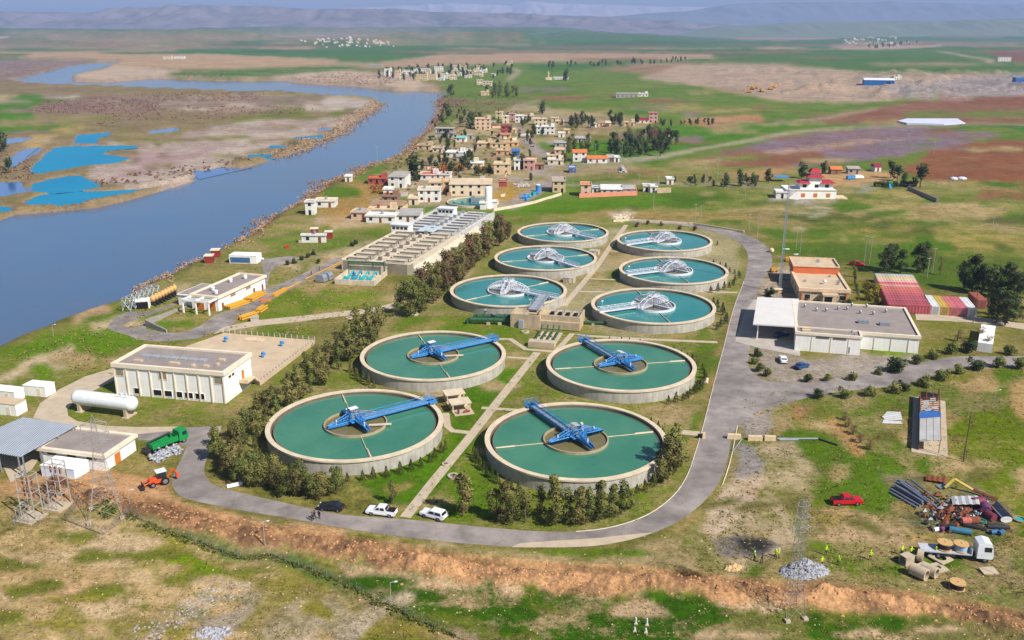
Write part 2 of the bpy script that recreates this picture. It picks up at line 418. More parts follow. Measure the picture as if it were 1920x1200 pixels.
# ------------------------------------------------------------------ ground cover zones: polygon, colour A, colour B, share of B
def C3(c):
 k = 0.74 if c[1] >= c[0] * .96 else .62 if c[0] > c[1] * 1.3 and c[2] < 100 else 0.84
 q = np.array([lin(c[0]), lin(c[1]), lin(c[2])]) * k
 return q * np.array([1.0, 1.04, .84]) if k == .74 else q * .88 + q.mean() * .12 if k < .7 else q
GR = (94, 112, 44); GRD = (88, 102, 48); OLV = (124, 120, 66); STR = (168, 148, 98); TAN = (196, 168, 128); SOIL = (202, 158, 116); GRV = (168, 156, 146); PNK = (196, 178, 164); RED = (166, 104, 70); PUR = (136, 118, 126)
ZONES = [
# far plain, bands of crops and bare ground
([(-900, 48), (3000, 48), (3000, 130), (-900, 130)], (76, 112, 58), (104, 124, 66), .45),
([(-900, 60), (1000, 60), (700, 104), (-900, 112)], (140, 128, 96), (176, 152, 116), .45),
([(600, 76), (850, 74), (1000, 96), (820, 106), (560, 108), (480, 96)], (78, 116, 56), (90, 120, 60), .3),
([(860, 62), (1330, 60), (1310, 98), (1120, 98), (960, 92)], (78, 116, 60), (150, 136, 96), .3),
([(1380, 68), (1590, 66), (1560, 78), (1380, 76)], (170, 148, 116), (150, 136, 96), .4),
([(1280, 92), (1480, 76), (1920, 60), (1920, 92), (1600, 90), (1500, 96), (1290, 96)], (76, 116, 60), (96, 120, 60), .3),
([(1560, 88), (1600, 74), (1720, 80), (1770, 86), (1690, 92), (1580, 92)], (190, 164, 136), (170, 150, 130), .4),
([(1290, 100), (1920, 90), (2400, 92), (2400, 140), (1660, 140), (1560, 128), (1290, 126)], (84, 118, 50), (104, 126, 56), .4),
([(1840, 96), (1920, 92), (2400, 92), (2400, 112), (1900, 116)], (160, 104, 76), (140, 104, 84), .4),
([(800, 98), (1330, 97), (1340, 112), (1010, 116), (860, 122), (640, 130), (560, 124), (640, 110)], (194, 164, 132), (176, 148, 116), .5),
([(330, 92), (640, 88), (830, 102), (700, 118), (430, 112), (340, 110)], (84, 122, 52), (100, 124, 60), .3),
([(0, 96), (330, 98), (640, 112), (600, 124), (380, 130), (210, 126), (180, 112), (0, 108)], (196, 164, 128), (150, 130, 100), .35),
([(300, 135), (480, 128), (640, 122), (700, 120), (640, 134), (430, 146), (310, 142)], (86, 122, 50), (180, 158, 120), .35),
([(130, 140), (220, 124), (330, 132), (310, 144), (440, 150), (560, 138), (640, 132), (760, 138), (840, 172), (640, 160), (400, 152), (140, 154)], (206, 182, 158), (180, 160, 140), .4),
([(-900, 108), (190, 112), (120, 126), (30, 150), (-900, 160)], (136, 118, 112), (156, 134, 118), .5),
# floodplain
([(-900, 150), (30, 150), (180, 162), (640, 182), (720, 190), (640, 255), (520, 300), (330, 352), (180, 392), (-900, 480)], (150, 128, 98), (128, 120, 74), .45),
([(200, 186), (480, 176), (640, 184), (660, 205), (420, 212), (240, 200)], (146, 126, 110), (196, 176, 152), .35),
([(60, 190), (200, 178), (300, 190), (280, 212), (90, 210)], (140, 112, 104), (160, 136, 108), .4),
([(-900, 172), (60, 176), (150, 186), (70, 196), (50, 222), (150, 232), (110, 250), (-900, 256)], (92, 132, 46), (104, 130, 52), .3),
([(-900, 180), (40, 178), (20, 186), (-900, 188)], (198, 170, 130), TAN, .5),
([(0, 226), (130, 218), (200, 214), (120, 234), (0, 238)], (150, 140, 90), (160, 140, 100), .5),
([(420, 222), (560, 200), (660, 205), (650, 220), (520, 226), (440, 230)], (122, 128, 60), (140, 132, 76), .4),
([(620, 182), (715, 190), (690, 206), (640, 200), (600, 196)], (204, 188, 172), PNK, .5),
([(190, 262), (330, 246), (480, 226), (620, 222), (690, 214), (640, 236), (560, 256), (460, 290), (410, 312), (330, 350), (280, 352), (180, 340), (160, 320), (200, 300), (270, 288)], (198, 180, 164), (176, 158, 144), .5),
([(250, 290), (400, 270), (420, 280), (330, 310), (260, 330), (200, 336)], (176, 150, 144), (196, 176, 164), .4),
([(190, 262), (330, 244), (380, 240), (370, 246), (330, 254), (270, 262), (460, 254), (470, 258), (340, 268), (250, 270)], (132, 130, 66), (150, 138, 86), .4),
([(60, 250), (160, 230), (200, 226), (180, 236), (100, 256), (40, 300), (20, 320), (30, 290)], (186, 160, 108), STR, .5),
# right bank country
([(840, 128), (1010, 116), (1340, 112), (1560, 128), (1300, 165), (1480, 192), (1920, 180), (2600, 180), (2600, 420), (1100, 420), (800, 420), (560, 420), (700, 310), (800, 245)], (108, 132, 58), (132, 140, 74), .4),
([(990, 120), (1280, 112), (1290, 122), (1130, 128), (1010, 134)], (78, 120, 50), GR, .3),
([(1110, 128), (1290, 116), (1310, 134), (1220, 140)], (164, 130, 104), (140, 128, 86), .4),
([(1280, 122), (1440, 120), (1640, 136), (1920, 138), (2500, 140), (2500, 176), (1760, 180), (1620, 192), (1470, 190), (1330, 164), (1200, 146)], (196, 168, 142), (160, 144, 128), .45),
([(1640, 160), (1920, 138), (2500, 140), (2500, 172), (1700, 184)], (176, 162, 154), (140, 128, 124), .45),
([(1060, 206), (1300, 196), (1500, 204), (1480, 214), (1200, 210), (1040, 214)], (150, 146, 84), (190, 160, 124), .45),
([(1490, 222), (1620, 206), (1700, 190), (1920, 178), (2500, 172), (2500, 236), (1560, 234)], (166, 106, 76), (146, 116, 92), .45),
([(1700, 210), (2500, 205), (2500, 218), (1690, 222)], (116, 130, 64), (150, 120, 90), .4),
([(1280, 222), (1420, 214), (1430, 228), (1330, 236), (1280, 234)], (190, 140, 104), (150, 140, 90), .4),
([(1010, 258), (1280, 236), (1480, 232), (1640, 234), (1530, 240), (1400, 262), (1250, 292), (1180, 300), (1060, 284)], (92, 132, 46), (104, 132, 52), .3),
([(1000, 270), (1060, 284), (1050, 290), (1000, 284)], (100, 140, 44), GR, .3),
([(1560, 238), (1920, 232), (2500, 232), (2500, 246), (1880, 246), (1700, 242)], (88, 124, 46), GR, .3),
([(1300, 298), (1500, 254), (1600, 240), (1720, 238), (1880, 252), (1840, 262), (1700, 292), (1480, 316), (1290, 316)], (138, 120, 132), (140, 110, 98), .45),
([(1290, 300), (1400, 280), (1560, 286), (1480, 312), (1330, 318)], (168, 112, 76), (164, 120, 90), .4),
([(1430, 282), (1620, 262), (1700, 258), (1600, 274), (1450, 290)], (182, 150, 128), PUR, .4),
([(1690, 322), (1760, 276), (1860, 262), (2500, 256), (2500, 332), (1760, 344)], (168, 106, 68), (156, 122, 84), .35),
([(1620, 300), (1700, 292), (1740, 300), (1690, 318), (1640, 316)], (120, 128, 60), OLV, .4),
([(1180, 306), (1480, 316), (1700, 330), (1760, 345), (2500, 336), (2500, 470), (1920, 440), (1400, 430), (1180, 400)], (112, 126, 56), (160, 150, 92), .45),
([(1360, 322), (1480, 312), (1500, 322), (1400, 340), (1330, 342)], (180, 140, 100), STR, .4),
([(1840, 350), (1920, 344), (2300, 345), (2300, 378), (1840, 376)], (180, 124, 84), OLV, .4),
([(1540, 318), (1680, 322), (1690, 340), (1600, 350), (1540, 345)], (196, 160, 116), (160, 140, 90), .3),
([(1590, 350), (1640, 348), (1650, 362), (1600, 372), (1490, 382), (1440, 372), (1480, 362)], (188, 176, 160), GRV, .4),
([(1620, 364), (1720, 362), (1740, 380), (1620, 380)], (94, 128, 42), GR, .3),
([(1650, 350), (1716, 350), (1722, 357), (1645, 357)], (110, 120, 56), GR, .3),
([(1400, 388), (1560, 384), (1820, 382), (1900, 386), (1860, 408), (1560, 420), (1420, 420)], (170, 152, 104), (150, 130, 84), .5),
([(1800, 374), (1840, 378), (1836, 398), (1812, 396)], (184, 136, 92), TAN, .3),
([(1490, 395), (1520, 385), (1560, 392), (1540, 412), (1500, 414)], (196, 184, 168), (150, 140, 100), .5),
([(1500, 420), (1920, 404), (2400, 410), (2400, 560), (1760, 530), (1560, 470), (1450, 490), (1400, 440)], (98, 120, 44), (152, 142, 80), .45),
([(1560, 420), (1920, 424), (2300, 440), (2300, 475), (1720, 462), (1600, 440)], (124, 126, 56), (178, 158, 98), .5),
([(1560, 455), (1700, 470), (1920, 500), (2300, 520), (2300, 560), (1720, 560), (1500, 500)], (92, 114, 44), OLV, .35),
([(1840, 404), (1920, 398), (2300, 400), (2300, 430), (1880, 428), (1836, 416)], (94, 108, 50), (120, 104, 70), .45),
# village
([(800, 250), (930, 190), (1020, 200), (1230, 225), (1200, 240), (1060, 262), (1000, 262), (1020, 310), (1240, 300), (1200, 320), (1100, 330), (960, 345), (900, 340), (700, 335), (760, 290)], (146, 136, 86), (188, 166, 132), .5),
([(830, 195), (900, 185), (1000, 190), (920, 215), (850, 220)], (140, 124, 92), (120, 126, 66), .5),
([(580, 372), (660, 340), (760, 340), (780, 372), (760, 400), (640, 410), (600, 400)], (180, 144, 88), (160, 144, 90), .45),
([(600, 352), (670, 352), (680, 366), (600, 374)], (104, 130, 46), GR, .3),
([(520, 430), (600, 404), (690, 408), (680, 424), (560, 436)], (186, 150, 98), (200, 176, 144), .5),
([(620, 432), (760, 418), (800, 405), (800, 398), (700, 420), (618, 428)], (204, 180, 146), TAN, .3),
([(780, 330), (1000, 335), (1030, 345), (940, 390), (800, 390), (700, 380)], (184, 168, 142), (164, 146, 104), .45),
([(925, 345), (1000, 350), (960, 375), (920, 372)], (196, 152, 76), STR, .4),
([(930, 398), (1050, 376), (1100, 374), (1240, 366), (1260, 378), (1200, 396), (1000, 408), (940, 412)], (100, 136, 40), (120, 134, 56), .35),
([(1090, 330), (1240, 322), (1400, 330), (1380, 344), (1180, 342), (1060, 338)], (112, 124, 58), (170, 146, 100), .45),
([(930, 405), (1250, 393), (1420, 402), (1400, 418), (1180, 412), (980, 418)], (176, 148, 96), (130, 124, 70), .45),
([(1145, 400), (1180, 396), (1182, 414), (1148, 414)], (206, 186, 160), STR, .4),
# works, river side
([(-900, 720), (0, 650), (130, 600), (330, 512), (460, 450), (560, 400), (640, 440), (800, 420), (660, 470), (600, 500), (520, 540), (640, 640), (430, 780), (250, 830), (-900, 900)], (122, 130, 58), (168, 148, 104), .45),
([(480, 445), (640, 430), (740, 424), (660, 462), (560, 470), (500, 470)], (112, 132, 52), (150, 140, 84), .4),
([(250, 548), (330, 515), (400, 484), (500, 488), (500, 500), (420, 520), (340, 560)], (150, 138, 90), (112, 128, 52), .45),
([(20, 665), (120, 612), (240, 585), (300, 625), (230, 650), (130, 690), (60, 710)], (108, 136, 44), (150, 144, 80), .35),
([(60, 680), (130, 660), (180, 670), (190, 690), (90, 700)], (176, 158, 124), (140, 130, 84), .5),
([(-300, 790), (0, 708), (60, 668), (140, 650), (150, 656), (70, 684), (0, 724), (-300, 830)], (208, 184, 152), TAN, .3),
([(180, 560), (215, 577), (213, 590), (130, 606)], (200, 168, 132), TAN, .5),
([(290, 590), (350, 572), (400, 592), (350, 618), (300, 612)], (98, 132, 40), (160, 140, 92), .3),
([(490, 560), (620, 540), (740, 560), (720, 575), (600, 585), (450, 605)], (118, 136, 48), (150, 140, 80), .35),
([(580, 640), (700, 590), (760, 590), (700, 640), (590, 690)], (140, 132, 80), STR, .4),
# works, inside the ring road
([(390, 880), (460, 760), (700, 600), (760, 520), (960, 400), (1400, 420), (1400, 500), (1330, 700), (1300, 880), (1200, 990), (1000, 1000), (520, 945)], (122, 130, 58), (166, 150, 104), .45),
([(740, 600), (960, 590), (980, 640), (700, 640)], (110, 132, 46), (150, 136, 78), .35),
([(930, 540), (1150, 430), (1400, 440), (1380, 520), (1200, 640), (1100, 620)], (158, 148, 108), (178, 166, 128), .5),
([(850, 740), (960, 680), (1000, 660), (930, 760), (840, 900), (760, 960), (560, 935), (700, 900), (840, 830)], (92, 126, 38), (120, 130, 54), .3),
([(900, 830), (980, 760), (930, 900), (1000, 980), (800, 975), (850, 900)], (104, 130, 44), (140, 134, 66), .35),
([(1160, 990), (1240, 900), (1310, 820), (1330, 700), (1360, 640), (1310, 640), (1300, 760), (1250, 880)], (102, 124, 46), OLV, .4),
([(1190, 770), (1290, 740), (1320, 760), (1280, 800)], (168, 146, 108), OLV, .4),
([(430, 900), (700, 910), (760, 965), (640, 962), (520, 940)], (150, 140, 80), OLV, .5),
# right of the road
([(1400, 415), (1500, 470), (1740, 540), (2400, 600), (2400, 730), (1500, 740), (1390, 700), (1400, 600), (1440, 520)], (124, 122, 58), (166, 146, 106), .45),
([(1400, 655), (1500, 670), (1720, 668), (1700, 690), (1560, 722), (1460, 720), (1405, 700)], (172, 160, 148), (160, 146, 124), .45),
([(1610, 660), (1720, 660), (1700, 672), (1620, 672)], (122, 144, 36), OLV, .4),
([(1440, 505), (1500, 500), (1500, 575), (1400, 580)], (186, 168, 148), (130, 120, 80), .4),
([(1390, 745), (1600, 738), (1900, 700), (2500, 690), (2500, 1300), (1350, 1110), (1280, 1000), (1380, 900)], (104, 120, 46), (170, 148, 108), .5),
([(1720, 780), (2400, 690), (2400, 1060), (1860, 1000), (1800, 880)], (112, 126, 40), (168, 148, 92), .35),
([(1500, 790), (1570, 800), (1560, 850), (1680, 860), (1700, 940), (1560, 990), (1490, 900), (1440, 850)], (96, 122, 40), OLV, .3),
([(1385, 830), (1500, 830), (1530, 900), (1480, 960), (1500, 1030), (1380, 1090), (1230, 1085), (1290, 990), (1360, 920)], (184, 164, 132), (140, 136, 78), .4),
([(1370, 900), (1440, 890), (1410, 960), (1340, 1000), (1310, 990)], (198, 176, 150), TAN, .3),
([(1480, 762), (1560, 770), (1590, 800), (1575, 826), (1545, 800), (1490, 776)], (192, 146, 98), (150, 136, 70), .3),
([(1395, 770), (1450, 762), (1460, 790), (1440, 812), (1400, 812)], (166, 154, 144), GRV, .4),
([(1385, 815), (1425, 830), (1420, 890), (1380, 900)], (148, 142, 138), GRV, .4),
([(1590, 960), (1720, 960), (1760, 1000), (1690, 1030), (1560, 1020), (1500, 1010)], (188, 160, 126), (140, 130, 74), .4),
([(1650, 890), (1780, 880), (1890, 960), (1900, 1010), (1760, 1010), (1670, 950)], (150, 134, 110), (120, 116, 84), .5),
([(1880, 720), (2000, 710), (2000, 830), (1900, 790)], (186, 154, 108), OLV, .4),
# front strip between road and spoil
([(-900, 930), (240, 905), (420, 950), (700, 1004), (900, 1030), (1150, 1034), (1300, 1000), (1400, 1090), (900, 1060), (500, 985), (-900, 960)], (172, 152, 112), (122, 126, 58), .4),
([(980, 1030), (1200, 1028), (1250, 1040), (1100, 1045)], (104, 128, 44), OLV, .35),
([(-900, 900), (60, 895), (200, 885), (330, 905), (300, 940), (60, 935), (-900, 935)], (196, 154, 112), (160, 140, 90), .3),
([(60, 880), (240, 900), (345, 925), (460, 962), (560, 984), (640, 996), (640, 1016), (467, 992), (300, 950), (100, 935), (0, 930)], (204, 162, 122), (180, 150, 110), .3),
# foreground
([(-900, 935), (60, 940), (250, 965), (420, 1040), (520, 1060), (640, 1110), (840, 1200), (900, 1700), (-900, 1700)], (142, 132, 70), (186, 162, 120), .46),
([(20, 1010), (120, 1020), (210, 1040), (205, 1090), (120, 1130), (0, 1140), (-200, 1100)], (200, 166, 128), (176, 152, 104), .3),
([(40, 940), (120, 950), (60, 1040), (0, 1060), (-100, 1000)], (190, 164, 118), OLV, .4),
([(225, 1028), (260, 1020), (320, 1028), (380, 1048), (436, 1064), (400, 1068), (330, 1056), (260, 1042)], (112, 140, 30), (130, 140, 50), .25),
([(380, 1100), (460, 1086), (500, 1120), (440, 1180), (420, 1260), (240, 1260), (290, 1180)], (170, 154, 134), (142, 134, 84), .4),
([(560, 1130), (640, 1120), (700, 1150), (600, 1260), (440, 1260), (500, 1170)], (182, 164, 136), (140, 130, 84), .4),
([(420, 1040), (520, 1060), (640, 1110), (700, 1140), (660, 1100), (600, 1060), (540, 1030), (480, 1010), (330, 980), (340, 1000)], (104, 122, 62), (170, 148, 110), .4),
([(640, 1060), (760, 1062), (1000, 1090), (1380, 1120), (1380, 1300), (900, 1300), (840, 1200), (700, 1130)], (62, 98, 20), (198, 168, 132), .46),
([(640, 1060), (760, 1075), (900, 1092), (860, 1110), (740, 1100), (700, 1110)], (196, 168, 134), (110, 124, 54), .35),
([(1000, 1090), (1250, 1100), (1240, 1120), (1020, 1120)], (178, 156, 118), (120, 126, 60), .4),
([(1380, 1120), (1500, 1140), (1700, 1130), (1920, 1180), (2400, 1200), (2400, 1700), (1300, 1700), (1370, 1300)], (104, 112, 54), (142, 130, 84), .45),
([(1220, 1100), (1270, 1100), (1260, 1150), (1210, 1150)], (70, 108, 24), GR, .2),
]
PR = random.Random(77)
def mottle(poly, n, rx, ry, pal):
 us = [p[0] for p in poly]; vs = [p[1] for p in poly]; k = 0
 while k < n:
  u, v = PR.uniform(min(us), max(us)), PR.uniform(min(vs), max(vs))
  if not inpoly(np.array([u]), np.array([v]), poly)[0]: continue
  a, b, f = PR.choice(pal); ZONES.append((noisy_ring(u, v, PR.uniform(*rx), PR.uniform(*ry), 18, .22, PR.random()), a, b, f)); k += 1
FLOODP = [(0, 190), (60, 180), (480, 178), (650, 200), (600, 250), (460, 300), (200, 330), (60, 300)]
mottle(FLOODP, 90, (8, 45), (1.2, 4), [((120, 110, 70), (146, 130, 92), .4), ((206, 190, 174), PNK, .5), ((160, 140, 128), (180, 160, 146), .5), ((132, 130, 66), (150, 138, 86), .4), ((170, 140, 120), (150, 126, 100), .5), ((140, 112, 104), (160, 136, 108), .4)])
mottle([(-300, 66), (2300, 58), (2300, 118), (1340, 122), (800, 100), (0, 104)], 110, (30, 190), (.7, 2.6), [((76, 114, 56), (92, 122, 62), .3), ((96, 122, 66), (120, 126, 76), .4), ((186, 156, 124), (160, 136, 104), .4), ((150, 130, 100), (130, 124, 84), .5), ((70, 104, 54), (84, 112, 60), .3), ((168, 120, 90), (150, 124, 96), .4)])
mottle([(1000, 135), (1300, 165), (1500, 200), (1900, 240), (1900, 330), (1200, 330), (1080, 250), (960, 190)], 70, (12, 70), (1.2, 4), [((96, 126, 50), (112, 130, 60), .3), ((124, 132, 66), (146, 140, 84), .4), ((176, 156, 112), (150, 140, 90), .4), ((170, 118, 84), (160, 124, 92), .4), ((140, 120, 110), PUR, .5)])
mottle([(1200, 335), (1900, 345), (2000, 560), (1500, 480), (1420, 420), (1180, 400)], 70, (12, 80), (2, 7), [((92, 122, 40), (104, 124, 48), .3), ((90, 118, 42), (112, 124, 52), .3), ((160, 146, 90), (130, 130, 66), .4), ((104, 112, 54), (96, 104, 48), .4), ((184, 160, 118), (150, 140, 90), .5)])
mottle([(820, 250), (930, 200), (1200, 230), (1060, 300), (1020, 340), (740, 380), (700, 340)], 80, (5, 22), (1.5, 5), [((120, 122, 58), (140, 128, 70), .4), ((196, 176, 146), (176, 156, 120), .4), ((136, 116, 88), (156, 132, 96), .4), ((180, 168, 152), GRV, .4), ((104, 126, 50), OLV, .3)])
mottle([(0, 660), (300, 540), (640, 440), (740, 440), (640, 560), (430, 740), (100, 720)], 60, (10, 50), (4, 12), [((106, 128, 46), OLV, .3), ((186, 160, 118), (150, 136, 84), .45), ((140, 132, 70), STR, .5), ((196, 176, 140), TAN, .4)])
mottle([(1390, 760), (1900, 700), (1950, 1050), (1700, 1090), (1400, 1080), (1330, 990)], 55, (12, 60), (5, 18), [((96, 120, 40), OLV, .35), ((190, 164, 124), (150, 136, 84), .45), ((120, 122, 58), STR, .4), ((178, 150, 108), (140, 128, 70), .45), ((110, 106, 60), (136, 124, 74), .4)])
mottle([(0, 960), (240, 985), (640, 1120), (820, 1210), (0, 1230)], 70, (15, 80), (5, 22), [((150, 138, 70), (132, 128, 60), .4), ((196, 168, 126), (176, 152, 104), .45), ((122, 126, 54), OLV, .4), ((204, 178, 140), TAN, .4)])
mottle([(660, 1075), (1000, 1105), (1400, 1130), (1900, 1190), (1900, 1240), (880, 1230)], 60, (15, 60), (5, 16), [((62, 96, 20), (84, 108, 34), .25), ((64, 100, 22), (90, 108, 36), .3), ((198, 170, 136), (176, 152, 116), .4), ((104, 114, 48), (140, 128, 80), .4)])
mottle([(400, 880), (700, 620), (900, 460), (1380, 440), (1320, 700), (1260, 930), (800, 970)], 90, (12, 50), (4, 12), [((106, 126, 46), (120, 128, 56), .35), ((168, 150, 104), (146, 134, 84), .45), ((140, 132, 72), STR, .4), ((180, 160, 120), TAN, .4)])
ZONES += [
([(1340, 1010), (1385, 998), (1450, 1000), (1468, 1018), (1450, 1040), (1390, 1046), (1352, 1030)], (104, 98, 96), (164, 150, 132), .35),
([(1388, 1006), (1440, 1002), (1456, 1018), (1430, 1032), (1392, 1028)], (56, 54, 58), (90, 84, 84), .3),
]
ROADW = [  # far tracks and village streets: centre line, half width m, colour
([(968, 238), (985, 258), (1003, 278), (1020, 290), (1040, 296), (1030, 310), (1000, 322), (1045, 328), (1040, 338), (1000, 360), (960, 388)], 4.5, (172, 158, 150)),
([(1000, 266), (1060, 258), (1110, 248), (1130, 242), (1200, 238), (1400, 236), (1560, 230)], 2.2, (198, 178, 140)),
([(1100, 304), (1240, 292), (1330, 276), (1440, 256), (1540, 242), (1640, 236), (1920, 233), (2300, 232)], 3.5, (192, 178, 152)),
([(1040, 310), (1160, 306), (1250, 294)], 3.0, (184, 170, 150)),
([(1060, 345), (1200, 344), (1330, 346), (1480, 352)], 3, (180, 164, 140)),
([(960, 128), (972, 134), (960, 144), (954, 150)], 4, (190, 172, 150)),
([(1010, 190), (960, 202), (1020, 202)], 3, (190, 176, 156)),
([(1280, 216), (1420, 230), (1530, 224), (1640, 206)], 3.5, (186, 168, 140)),
([(1760, 96), (1840, 110), (1860, 116)], 8, (200, 176, 152)),
([(1600, 72), (1560, 66), (1500, 72), (1440, 70)], 10, (206, 180, 150)),
([(1590, 400), (1700, 385), (1830, 383)], 1.6, (190, 164, 120)),
([(0, 606 - 300), (60, 246), (140, 238)], 0.1, (190, 164, 120)),
([(500, 500), (560, 488), (640, 470), (700, 452)], 1.6, (186, 168, 138)),
([(1560, 790), (1590, 815), (1610, 850)], 1.4, (190, 150, 104)),
([(620, 1230), (700, 1150), (760, 1120)], 1.6, (196, 178, 150)),
]
def build_ground():
 du = 3.2
 us = np.concatenate([[-3.2, -2.2, -1.5, -1.1, -0.9], np.arange(-0.74, 0.7401, du / FOC), [0.9, 1.1, 1.5, 2.2, 3.2]])
 vs = np.concatenate([[HORV + 2.3, HORV + 2.8, HORV + 3.6], np.arange(HORV + 4.5, HORV + 60, 0.9), np.arange(HORV + 60, 420, 1.8), np.arange(420, 1240, 2.6), np.arange(1240, 1700, 20)])
 zc = CAMH * FOC * CP / (vs - HORV) * (1.0) / CP * CP
 # row distance on the flat from the survey equation
 Yr = np.array([G(960, v, 0)[1] for v in vs]); Zr = np.array([depth_at(v, 0) for v in vs])
 U, Zg = np.meshgrid(us, Zr); _, Yg = np.meshgrid(us, Yr)
 X = (U * Zg).ravel(); Y = Yg.ravel()
 h = height(X, Y)
 pu, pv = proj(X, Y, h)
 k = np.clip((pv - 60) / 500, 0.05, 1.3)
 jx = (fbm(X * 0.09, Y * 0.09, 4, 60) - .5); jy = (fbm(X * 0.09, Y * 0.09, 4, 61) - .5)
 kx = (fbm(X * 0.02, Y * 0.012, 3, 62) - .5); ky = (fbm(X * 0.02, Y * 0.012, 3, 63) - .5)
 rj = np.random.RandomState(3)
 wu = pu + 46 * jx * k + 30 * kx + rj.normal(0, 2.6, X.shape) * k
 wv = pv + 26 * jy * k + 6 * ky * k + rj.normal(0, 1.2, X.shape) * k
 n = len(X)
 A = np.tile(C3(OLV), (n, 1)); B = np.tile(C3(STR), (n, 1)); FR = np.full(n, 0.45)
 for poly, a, b, f in ZONES:
  xs = [p[0] for p in poly]; ys = [p[1] for p in poly]
  m = (wu > min(xs)) & (wu < max(xs)) & (wv > min(ys)) & (wv < max(ys))
  idx = np.nonzero(m)[0]
  if len(idx) == 0: continue
  idx = idx[inpoly(wu[idx], wv[idx], poly)]
  A[idx] = C3(a); B[idx] = C3(b); FR[idx] = f
 # bank: wet edge and brush belt
 low = (h < -4.55) & (Y > 80)
 A[low] = C3((150, 128, 104)); B[low] = C3((176, 152, 126)); FR[low] = .5
 slope = (h > -4.55) & (h < -0.9) & (inpoly(pu, pv, [(-400, 900), (0, 700), (400, 520), (600, 400), (850, 230), (830, 180), (700, 250), (560, 360), (300, 510), (-400, 800)]))
 A[slope] = C3((162, 126, 96)); B[slope] = C3((132, 124, 66)); FR[slope] = .5
 # spoil bank
 near = np.nonzero((Y < 215) & (Y > 70))[0]
 db = dline(X[near], Y[near], BERM_W) + (fbm(X[near] * 0.3, Y[near] * 0.3, 3, 19) - .5) * 4
 dt = dline(X[near], Y[near], TRENCH_W)
 s = near[(db < 2.5) | (dt < 1.6)]
 A[s] = C3((202, 158, 118)); B[s] = C3((164, 122, 88)); FR[s] = .48
 for pts, hw, c in ROADW:
  P = spline([G(u, v, 0) for u, v in pts], 5)
  xs = [p[0] for p in P]; ys = [p[1] for p in P]
  m = np.nonzero((X > min(xs) - 20) & (X < max(xs) + 20) & (Y > min(ys) - 20) & (Y < max(ys) + 20))[0]
  if len(m) == 0: continue
  mm = m[dline(X[m], Y[m], P) < hw + 0.25 * np.hypot(1, 1) * hw * (fbm(X[m] * .2, Y[m] * .2, 2, 8) - .5)]
  A[mm] = C3(c); B[mm] = C3(tuple(q * .93 for q in c)); FR[mm] = .4
 nr, nc = len(vs), len(us)
 # cover changes over a metre or two, not along a knife edge
 AB = np.concatenate([A, B, FR[:, None]], 1).reshape(nr, nc, 7)
 for it in range(3):
  Q = AB.copy()
  Q[1:-1] = (AB[:-2] + 2 * AB[1:-1] + AB[2:]) / 4
  Q2 = Q.copy(); Q2[:, 1:-1] = (Q[:, :-2] + 2 * Q[:, 1:-1] + Q[:, 2:]) / 4
  AB = Q2
 AB = AB.reshape(-1, 7); A, B, FR = AB[:, :3], AB[:, 3:6], AB[:, 6]
 ii, jj = np.meshgrid(np.arange(nr - 1), np.arange(nc - 1), indexing='ij')
 a = (ii * nc + jj).ravel()
 quads = np.stack([a, a + nc, a + nc + 1, a + 1], 1)
 # row 0 is farthest: orientation up
 me = bpy.data.meshes.new('ground')
 nv = n + 4; nf = len(quads) + 1
 ymin = float(Yr.min()); wx = 6000.0
 co = np.concatenate([np.stack([X, Y, h], 1), np.array([[-wx, -4000, -.2], [wx, -4000, -.2], [wx, ymin + .2, -.2], [-wx, ymin + .2, -.2]])])
 me.vertices.add(nv); me.vertices.foreach_set('co', co.ravel())
 loops = np.concatenate([quads.ravel(), [n, n + 1, n + 2, n + 3]]).astype(np.int32)
 me.loops.add(len(loops)); me.loops.foreach_set('vertex_index', loops)
 me.polygons.add(nf); me.polygons.foreach_set('loop_start', (np.arange(nf) * 4).astype(np.int32))
 me.update(calc_edges=True); me.validate()
 def colattr(nm, arr):
  at = me.attributes.new(nm, 'FLOAT_COLOR', 'POINT')
  full = np.concatenate([np.concatenate([arr, np.ones((n, 1))], 1), np.tile([[0.2, 0.18, 0.08, 1]], (4, 1))])
  at.data.foreach_set('color', full.ravel().astype(np.float32))
 colattr('cover_a', A); colattr('cover_b', B)
 at = me.attributes.new('share', 'FLOAT', 'POINT'); at.data.foreach_set('value', np.concatenate([FR, [.45] * 4]).astype(np.float32))
 me.polygons.foreach_set('use_smooth', [True] * nf)
 return me, co, quads
